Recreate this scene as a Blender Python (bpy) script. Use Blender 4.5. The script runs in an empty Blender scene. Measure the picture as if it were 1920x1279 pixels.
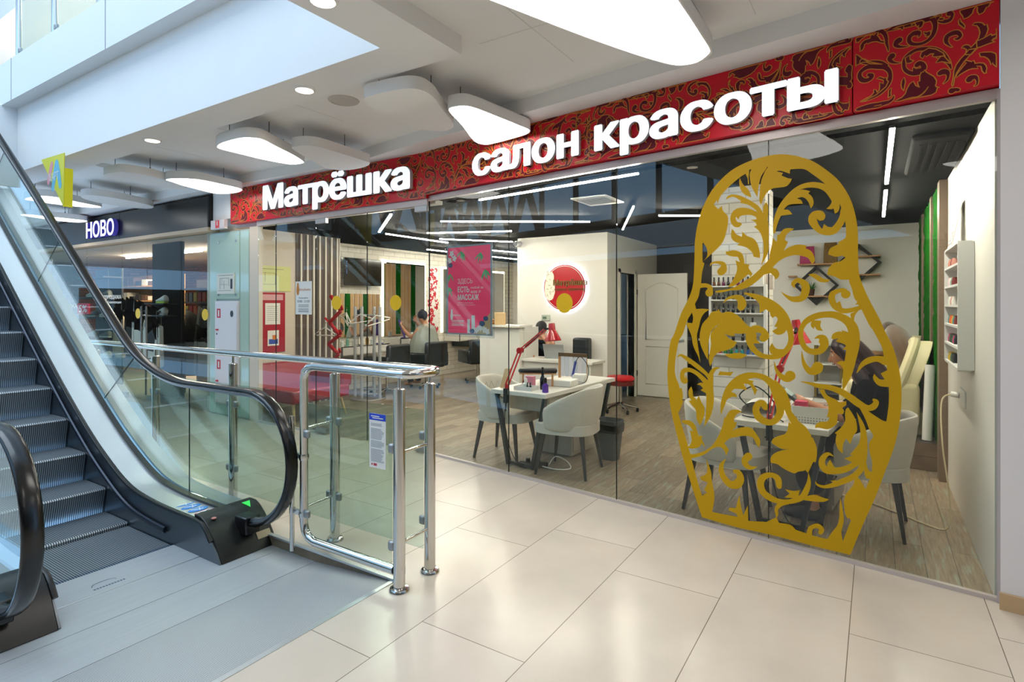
import bpy, bmesh, math, random
from mathutils import Vector, Matrix
from mathutils.geometry import tessellate_polygon, delaunay_2d_cdt
S = bpy.context.scene
COL = S.collection
PI = math.pi
random.seed(7)

# ------------------------------------------------------------------ camera
cd = bpy.data.cameras.new('camera')
cam = bpy.data.objects.new('camera', cd)
COL.objects.link(cam)
cam.location = (0, 0, 1.58)
cam.rotation_euler = (PI/2, 0, 0.5715)
cd.sensor_width = 36.0
cd.lens = 36.0*1060/1920
cd.shift_y = -68.5/1920
cd.clip_start = 0.05
cd.clip_end = 200
S.camera = cam

# ------------------------------------------------------------------ world, daylight, exposure
W = bpy.data.worlds.new('sky')
S.world = W
W.use_nodes = True
bg = W.node_tree.nodes['Background']
bg.inputs[0].default_value = (0.36, 0.64, 1.0, 1)
bg.inputs[1].default_value = 3.2
S.view_settings.view_transform = 'Standard'
S.view_settings.look = 'None'
S.view_settings.gamma = 1
S.view_settings.use_curve_mapping = False
S.view_settings.exposure = -0.36
S.cycles.use_denoising = True
S.cycles.max_bounces = 10
S.cycles.diffuse_bounces = 5
S.cycles.glossy_bounces = 5
S.cycles.transmission_bounces = 6
S.cycles.transparent_max_bounces = 24
S.cycles.sample_clamp_indirect = 6
S.cycles.caustics_reflective = False
S.cycles.caustics_refractive = False

def area(name, loc, size, power, color=(1, 1, 1), rot=(0, 0, 0), spread=PI):
    l = bpy.data.lights.new(name, 'AREA')
    l.shape = 'RECTANGLE'
    l.size, l.size_y = size
    l.energy = power
    l.color = color
    l.spread = spread
    o = bpy.data.objects.new(name, l)
    COL.objects.link(o)
    o.location = loc
    o.rotation_euler = rot
    return o
# daylight falling through the atrium skylight
area('skylight_daylight', (-7.4, -1.3, 9.0), (9.0, 6.0), 700, (0.86, 0.95, 1.0))

# fill lights added to brighten the upper gallery and the neighbouring shop
area('upper_gallery_fill', (-12.0, 6.0, 6.85), (8.0, 3.0), 350, (1.0, 0.98, 0.95))
area('shop_ceiling_fill', (-12.2, 6.3, 2.64), (4.5, 2.0), 420, (1.0, 0.86, 0.68))

# ------------------------------------------------------------------ helpers
def hx(h):
    h = h.lstrip('#')
    c = [int(h[i:i+2], 16)/255 for i in (0, 2, 4)]
    return tuple(x/12.92 if x <= 0.04045 else ((x+0.055)/1.055)**2.4 for x in c) + (1.0,)

def mat(name, col, rough=0.5, metal=0.0, spec=0.5, emit=None, es=0.0, noise=0.0, nscale=8.0, bump=0.0, bscale=60.0, coat=0.0, sheen=0.0, alpha=1.0, stretch=None):
    m = bpy.data.materials.new(name)
    m.use_nodes = True
    nt = m.node_tree
    b = nt.nodes['Principled BSDF']
    c = hx(col) if isinstance(col, str) else col
    b.inputs['Base Color'].default_value = c
    b.inputs['Roughness'].default_value = rough
    b.inputs['Metallic'].default_value = metal
    b.inputs['Specular IOR Level'].default_value = spec
    b.inputs['Coat Weight'].default_value = coat
    b.inputs['Sheen Weight'].default_value = sheen
    b.inputs['Alpha'].default_value = alpha
    if emit:
        b.inputs['Emission Color'].default_value = hx(emit) if isinstance(emit, str) else emit
        b.inputs['Emission Strength'].default_value = es
    if noise or bump:
        tc = nt.nodes.new('ShaderNodeTexCoord')
        src = tc.outputs['Object']
        if stretch:
            mp = nt.nodes.new('ShaderNodeMapping')
            mp.inputs['Scale'].default_value = stretch
            nt.links.new(src, mp.inputs[0])
            src = mp.outputs[0]
        if noise:
            n = nt.nodes.new('ShaderNodeTexNoise')
            n.inputs['Scale'].default_value = nscale
            n.inputs['Detail'].default_value = 5
            nt.links.new(src, n.inputs['Vector'])
            mx = nt.nodes.new('ShaderNodeMix')
            mx.data_type = 'RGBA'
            mx.inputs[6].default_value = tuple(x*(1-noise) for x in c[:3]) + (1,)
            mx.inputs[7].default_value = tuple(min(1, x*(1+noise)) for x in c[:3]) + (1,)
            nt.links.new(n.outputs['Fac'], mx.inputs[0])
            nt.links.new(mx.outputs[2], b.inputs['Base Color'])
        if bump:
            n2 = nt.nodes.new('ShaderNodeTexNoise')
            n2.inputs['Scale'].default_value = bscale
            n2.inputs['Detail'].default_value = 4
            nt.links.new(src, n2.inputs['Vector'])
            bp = nt.nodes.new('ShaderNodeBump')
            bp.inputs['Strength'].default_value = bump
            bp.inputs['Distance'].default_value = 0.01
            nt.links.new(n2.outputs['Fac'], bp.inputs['Height'])
            nt.links.new(bp.outputs[0], b.inputs['Normal'])
    return m

def glass(name, tint, k=1.0, ior=1.5):
    """thin architectural pane: clear, tinted, mirror-like at grazing angles"""
    m = bpy.data.materials.new(name)
    m.use_nodes = True
    nt = m.node_tree
    nt.nodes.clear()
    out = nt.nodes.new('ShaderNodeOutputMaterial')
    mix = nt.nodes.new('ShaderNodeMixShader')
    tr = nt.nodes.new('ShaderNodeBsdfTransparent')
    tr.inputs[0].default_value = hx(tint)
    gl = nt.nodes.new('ShaderNodeBsdfGlossy')
    gl.inputs['Roughness'].default_value = 0.0
    gl.inputs[0].default_value = (1, 1, 1, 1)
    lw = nt.nodes.new('ShaderNodeLayerWeight')
    lw.inputs['Blend'].default_value = 0.5
    pw_ = nt.nodes.new('ShaderNodeMath'); pw_.operation = 'POWER'; pw_.inputs[1].default_value = 5.0
    f0 = ((ior-1)/(ior+1))**2
    mu = nt.nodes.new('ShaderNodeMath'); mu.operation = 'MULTIPLY_ADD'
    mu.inputs[1].default_value = k*(1-f0); mu.inputs[2].default_value = k*f0
    nt.links.new(lw.outputs['Facing'], pw_.inputs[0])
    nt.links.new(pw_.outputs[0], mu.inputs[0])
    nt.links.new(mu.outputs[0], mix.inputs[0])
    nt.links.new(tr.outputs[0], mix.inputs[1])
    nt.links.new(gl.outputs[0], mix.inputs[2])
    nt.links.new(mix.outputs[0], out.inputs[0])
    return m

class MB:
    def __init__(s):
        s.v = []; s.f = []; s.mi = []; s.cur = 0
    def add(s, vs, fs):
        b = len(s.v)
        s.v += [tuple(map(float, p)) for p in vs]
        for f in fs:
            s.f.append(tuple(i+b for i in f)); s.mi.append(s.cur)
        return s
    def slot(s, i):
        s.cur = i; return s
    def box(s, x0, x1, y0, y1, z0, z1):
        return s.add([(x, y, z) for x in (x0, x1) for y in (y0, y1) for z in (z0, z1)],
                     [(0, 1, 3, 2), (4, 6, 7, 5), (0, 4, 5, 1), (2, 3, 7, 6), (0, 2, 6, 4), (1, 5, 7, 3)])
    def obox(s, c, size, rz=0.0, M=None):
        hx_, hy, hz = size[0]/2, size[1]/2, size[2]/2
        R = M if M is not None else Matrix.Rotation(rz, 3, 'Z')
        vs = [tuple(Vector(c) + R @ Vector((x, y, z))) for x in (-hx_, hx_) for y in (-hy, hy) for z in (-hz, hz)]
        return s.add(vs, [(0, 1, 3, 2), (4, 6, 7, 5), (0, 4, 5, 1), (2, 3, 7, 6), (0, 2, 6, 4), (1, 5, 7, 3)])
    def bar(s, p, q, w, h=None, up=(0, 0, 1)):
        """square bar from p to q"""
        h = h or w
        p = Vector(p); q = Vector(q); d = (q-p).normalized()
        u = Vector(up)
        if abs(d.dot(u)) > 0.99: u = Vector((1, 0, 0))
        a = d.cross(u).normalized()*w/2; b = d.cross(a).normalized()*h/2
        vs = [p-a-b, p+a-b, p+a+b, p-a+b, q-a-b, q+a-b, q+a+b, q-a+b]
        return s.add(vs, [(3, 2, 1, 0), (4, 5, 6, 7), (0, 1, 5, 4), (1, 2, 6, 5), (2, 3, 7, 6), (3, 0, 4, 7)])
    def taper(s, p, q, a0, a1, n=4, rot=PI/4):
        """tapered prism leg from p (half width a0) to q (a1)"""
        p = Vector(p); q = Vector(q); d = (q-p).normalized()
        u = Vector((1, 0, 0)) if abs(d.x) < 0.9 else Vector((0, 1, 0))
        a = d.cross(u).normalized(); b = d.cross(a).normalized()
        vs = []
        for c, r in ((p, a0), (q, a1)):
            for i in range(n):
                t = rot + 2*PI*i/n
                vs.append(c + (a*math.cos(t) + b*math.sin(t))*r)
        fs = [tuple(range(n-1, -1, -1)), tuple(range(n, 2*n))] + [(i, (i+1) % n, n+(i+1) % n, n+i) for i in range(n)]
        return s.add(vs, fs)
    def cyl(s, p, q, r, r2=None, n=18):
        return s.taper(p, q, r, r if r2 is None else r2, n, 0)
    def tube(s, pts, r, n=10, closed=False, flat=None):
        """round tube along a polyline; r a number or list; flat=(w,h,up) for an oval belt"""
        P = [Vector(p) for p in pts]; N = len(P)
        vs = []; prev = None
        for i, p in enumerate(P):
            if closed: d = P[(i+1) % N]-P[i-1]
            else: d = P[min(i+1, N-1)]-P[max(i-1, 0)]
            d.normalize()
            if flat: u = Vector(flat[2])
            else: u = prev if prev is not None else (Vector((0, 0, 1)) if abs(d.z) < 0.9 else Vector((1, 0, 0)))
            b = (u-d*u.dot(d)).normalized(); a = d.cross(b); prev = b
            rr = r[i] if isinstance(r, (list, tuple)) else r
            for k in range(n):
                t = 2*PI*k/n
                if flat: vs.append(p + b*math.cos(t)*flat[0] + a*math.sin(t)*flat[1])
                else: vs.append(p + (b*math.cos(t) + a*math.sin(t))*rr)
        fs = []
        for i in range(N if closed else N-1):
            j = (i+1) % N
            fs += [(i*n+k, i*n+(k+1) % n, j*n+(k+1) % n, j*n+k) for k in range(n)]
        if not closed:
            fs += [tuple(range(n-1, -1, -1)), tuple((N-1)*n+k for k in range(n))]
        return s.add(vs, fs)
    def lathe(s, prof, c=(0, 0, 0), n=24, sx=1.0, sy=1.0):
        vs = []
        for r, z in prof:
            for k in range(n):
                t = 2*PI*k/n
                vs.append((c[0]+r*sx*math.cos(t), c[1]+r*sy*math.sin(t), c[2]+z))
        m = len(prof)
        fs = [(i*n+k, i*n+(k+1) % n, (i+1)*n+(k+1) % n, (i+1)*n+k) for i in range(m-1) for k in range(n)]
        fs += [tuple(range(n-1, -1, -1)), tuple((m-1)*n+k for k in range(n))]
        return s.add(vs, fs)
    def prism(s, polys, fn, d0, d1, sides=True):
        """extrude flat outline(s) (first outer, rest holes); fn(u, v, d) -> point"""
        if isinstance(polys[0][0], (int, float)): polys = [polys]
        flat = [p for pl in polys for p in pl]
        tris = tessellate_polygon([[Vector((p[0], p[1], 0)) for p in pl] for pl in polys])
        n = len(flat)
        b = len(s.v)
        s.add([fn(u, v, d0) for u, v in flat], [tuple(t) for t in tris])
        if d1 is not None and d1 != d0:
            s.add([fn(u, v, d1) for u, v in flat], [tuple(reversed(t)) for t in tris])
            if sides:
                k = 0; vs = []; fs = []
                for pl in polys:
                    m = len(pl); o = len(vs)
                    for u, v in pl: vs += [fn(u, v, d0), fn(u, v, d1)]
                    fs += [(o+2*i, o+2*((i+1) % m), o+2*((i+1) % m)+1, o+2*i+1) for i in range(m)]
                s.add(vs, fs)
        return s
    def ball(s, c, r, n=16, m=10, sc=(1, 1, 1), M=None):
        vs = []; fs = []
        for j in range(m+1):
            ph = PI*j/m
            for k in range(n):
                t = 2*PI*k/n
                p = Vector((r*sc[0]*math.sin(ph)*math.cos(t), r*sc[1]*math.sin(ph)*math.sin(t), r*sc[2]*math.cos(ph)))
                if M is not None: p = M @ p
                vs.append(Vector(c)+p)
        for j in range(m):
            for k in range(n):
                fs.append((j*n+k, (j+1)*n+k, (j+1)*n+(k+1) % n, j*n+(k+1) % n))
        return s.add(vs, fs)
    def build(s, name, mats, parent=None, smooth=35, bevel=0.0, seg=2, subsurf=0, world=True, weld=True):
        me = bpy.data.meshes.new(name)
        me.from_pydata(s.v, [], s.f)
        ms = mats if isinstance(mats, (list, tuple)) else [mats]
        for m in ms: me.materials.append(m)
        me.polygons.foreach_set('material_index', s.mi)
        bm = bmesh.new(); bm.from_mesh(me)
        if weld:
            bmesh.ops.remove_doubles(bm, verts=bm.verts, dist=1e-5)
            bmesh.ops.recalc_face_normals(bm, faces=bm.faces)
        bm.to_mesh(me); bm.free()
        if smooth:
            me.polygons.foreach_set('use_smooth', [True]*len(me.polygons))
            me.set_sharp_from_angle(angle=math.radians(smooth))
        me.update()
        o = bpy.data.objects.new(name, me)
        COL.objects.link(o)
        if parent is not None:
            o.parent = parent
            if world:
                l = Vector(parent.location); p = parent.parent
                while p is not None:
                    l += Vector(p.location); p = p.parent
                o.location = -l
        if bevel:
            md = o.modifiers.new('bevel', 'BEVEL'); md.width = bevel; md.segments = seg; md.limit_method = 'ANGLE'; md.angle_limit = math.radians(40)
            md.harden_normals = False
        if subsurf:
            md = o.modifiers.new('sub', 'SUBSURF'); md.levels = subsurf; md.render_levels = subsurf
        return o

def tag(o, label, cat, group=None, kind=None):
    if label: o['label'] = label
    if cat: o['category'] = cat
    if group: o['group'] = group
    if kind: o['kind'] = kind
    return o
def thing(name, label, cat, loc=(0, 0, 0), rz=0.0, group=None):
    o = bpy.data.objects.new(name, None)
    o.empty_display_size = 0.1
    COL.objects.link(o)
    o.location = loc
    o.rotation_euler = (0, 0, rz)
    return tag(o, label, cat, group)
def struct(name, mb, m, **k):
    o = mb.build(name, m, **k)
    o['kind'] = 'structure'
    return o
def dup(root, loc, rz, label, group=None):
    r = root.copy(); COL.objects.link(r); r.location = loc; r.rotation_euler = (0, 0, rz)
    r['label'] = label
    if group: r['group'] = group
    for ch in list(root.children):
        c = ch.copy(); COL.objects.link(c); c.parent = r
        for g in ch.children:
            d = g.copy(); COL.objects.link(d); d.parent = c
    return r

def crom(P, n=6, closed=False):
    """Catmull-Rom through points of any dimension"""
    out = []; N = len(P)
    rng = range(N if closed else N-1)
    for i in rng:
        if closed: a, b, c, d = P[i-1], P[i], P[(i+1) % N], P[(i+2) % N]
        else: a, b, c, d = P[max(i-1, 0)], P[i], P[i+1], P[min(i+2, N-1)]
        for k in range(n):
            t = k/n
            out.append(tuple(0.5*(2*b[j]+(c[j]-a[j])*t+(2*a[j]-5*b[j]+4*c[j]-d[j])*t*t+(3*b[j]-a[j]-3*c[j]+d[j])*t**3) for j in range(len(b))))
    if not closed: out.append(tuple(P[-1]))
    return out
def leaf_outline(P, n=4, lim=1.0):
    """round the gentle corners of a closed outline, keep the sharp tips"""
    N = len(P)
    def turn(i):
        a, b, c = P[i-1], P[i], P[(i+1) % N]
        t0 = math.atan2(b[1]-a[1], b[0]-a[0]); t1 = math.atan2(c[1]-b[1], c[0]-b[0])
        return abs((t1-t0+PI) % (2*PI)-PI)
    sharp = [i for i in range(N) if turn(i) > lim]
    if not sharp: return crom([(float(x), float(y)) for x, y in P], n, True)
    out = []
    for a, b in zip(sharp, sharp[1:]+[sharp[0]+N]):
        run = [tuple(map(float, P[i % N])) for i in range(a, b+1)]
        out += crom(run, n)[:-1] if len(run) > 2 else run[:-1]
    return out
def stroke_outline(P, n=5):
    """outline polygon of a brush stroke through (x, y, width)"""
    Q = crom(P, n)
    L = []; R = []
    for i, q in enumerate(Q):
        a = Q[max(i-1, 0)]; b = Q[min(i+1, len(Q)-1)]
        dx, dy = b[0]-a[0], b[1]-a[1]; l = math.hypot(dx, dy) or 1
        w = max(q[2], 1e-4)/2
        L.append((q[0]-dy/l*w, q[1]+dx/l*w)); R.append((q[0]+dy/l*w, q[1]-dx/l*w))
    def cap(q, a):
        dx, dy = q[0]-a[0], q[1]-a[1]; t0 = math.atan2(dy, dx); w = q[2]/2
        return [(q[0]+math.cos(t0+t)*w, q[1]+math.sin(t0+t)*w) for t in (PI/3, PI/6, 0, -PI/6, -PI/3)]
    return L + (cap(Q[-1], Q[-2]) if Q[-1][2] > 0.004 else []) + R[::-1]
def add_stroke(mb, P, fn, d0, d1, n=5):
    """a stroke as a strip of quads (safe for tight spirals) plus a round end"""
    Q = crom(P, n); vs = []; N = len(Q)
    L = []; R = []
    for i, q in enumerate(Q):
        a = Q[max(i-1, 0)]; b = Q[min(i+1, N-1)]
        dx, dy = b[0]-a[0], b[1]-a[1]; l = math.hypot(dx, dy) or 1
        w = max(q[2], 0.0)/2
        L.append((q[0]-dy/l*w, q[1]+dx/l*w)); R.append((q[0]+dy/l*w, q[1]-dx/l*w))
    mb.add([fn(*p, d0) for p in L+R], [(i, i+1, N+i+1, N+i) for i in range(N-1)])
    if d1 is not None:
        mb.add([fn(*p, d1) for p in L+R], [(i+1, i, N+i, N+i+1) for i in range(N-1)])
        mb.add([fn(*p, d) for p in L for d in (d0, d1)], [(2*i, 2*i+1, 2*i+3, 2*i+2) for i in range(N-1)])
        mb.add([fn(*p, d) for p in R for d in (d0, d1)], [(2*i, 2*i+2, 2*i+3, 2*i+1) for i in range(N-1)])
    for q in (Q[0], Q[-1]):
        w = q[2]/2
        if w > 0.0015:
            c = [(q[0]+math.cos(2*PI*k/16)*w, q[1]+math.sin(2*PI*k/16)*w) for k in range(16)]
            e = 0.0002 if d1 is None else 0.0
            mb.prism(c, fn, d0+e, d1)

def glyphs(txt, bold):
    """verts and faces of a word at size 1, one unit thick; contours filled one by one (strokes of a
    letter may overlap); weight added by shifted copies of the outlines"""
    cu = bpy.data.curves.new('lettering', 'FONT')
    cu.body = txt; cu.size = 1; cu.resolution_u = 3; cu.fill_mode = 'NONE'
    o = bpy.data.objects.new('lettering', cu)
    COL.objects.link(o)
    me = bpy.data.meshes.new_from_object(o.evaluated_get(bpy.context.evaluated_depsgraph_get()))
    pts = [(v.co.x, v.co.y) for v in me.vertices]
    nb = {}
    for e in me.edges:
        i, j = e.vertices; nb.setdefault(i, []).append(j); nb.setdefault(j, []).append(i)
    COL.objects.unlink(o); bpy.data.objects.remove(o); bpy.data.curves.remove(cu); bpy.data.meshes.remove(me)
    seen = set(); loops = []
    for st in sorted(nb):
        if st in seen: continue
        lp = [st]; seen.add(st); c = min(nb[st])
        while c not in seen:
            lp.append(c); seen.add(c); nx_ = [q for q in nb[c] if q not in seen]
            if not nx_: break
            c = nx_[0]
        q = [pts[i] for i in lp]
        q = [p for k, p in enumerate(q) if math.dist(p, q[k-1]) > 1e-6]
        if len(q) > 2: loops.append(q)
    # fill by winding number, so that overlapping strokes of one letter join up
    fl = [p for q in loops for p in q]; ed = []; k = 0
    for q in loops:
        L = len(q); ed += [(k+i, k+(i+1) % L) for i in range(L)]; k += L
    cv, ce, cf, _a, _b, _c = delaunay_2d_cdt([Vector(p) for p in fl], ed, [], 0, 1e-6)
    def wind(p):
        w = 0
        for q in loops:
            for i in range(len(q)):
                (x0, y0), (x1, y1) = q[i-1], q[i]
                if (y0 > p[1]) != (y1 > p[1]) and p[0] < (x1-x0)*(p[1]-y0)/(y1-y0)+x0: w += 1 if y1 > y0 else -1
        return w
    tr = [tuple(t) for t in cf if wind(sum((cv[i] for i in t), Vector((0, 0)))/len(t)) != 0]
    vs = []; fs = []
    shifts = ((0, 0), (1, 0), (-1, 0), (0.5, 0), (-0.5, 0), (0.7, 0.45), (-0.7, 0.45), (0.7, -0.45), (-0.7, -0.45), (0, 0.45), (0, -0.45)) if bold else ((0, 0),)
    for n, (dx, dy) in enumerate(shifts):
        b = len(vs)
        vs += [Vector((p[0]+dx*bold, p[1]+dy*bold, 0.5+0.0015*n)) for p in cv]; fs += [tuple(i+b for i in t) for t in tr]
        b = len(vs); m = len(fl)
        for z in (0.5, -0.5): vs += [Vector((p[0]+dx*bold, p[1]+dy*bold, z)) for p in fl]
        fs += [(b+i, b+j, b+m+j, b+m+i) for i, j in ed]
    return vs, fs
def text_mb(txt, size, fn, ext, bold=0.0, box=None, mb=None):
    """flat lettering turned into mesh: fn(u, v, d) -> world; box=(u0,u1,v0,v1) fits the ink"""
    vs, fs = glyphs(txt, bold)
    if mb is None: mb = MB()
    if not vs: return mb
    xs = [v.x for v in vs]; ys = [v.y for v in vs]
    x0, x1, y0, y1 = min(xs), max(xs), min(ys), max(ys)
    u0, u1, v0, v1 = box
    f = lambda v: fn(u0+(v.x-x0)/(x1-x0)*(u1-u0), v0+(v.y-y0)/(y1-y0)*(v1-v0), (v.z+0.5)*ext)
    return mb.add([f(v) for v in vs], fs)

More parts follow.
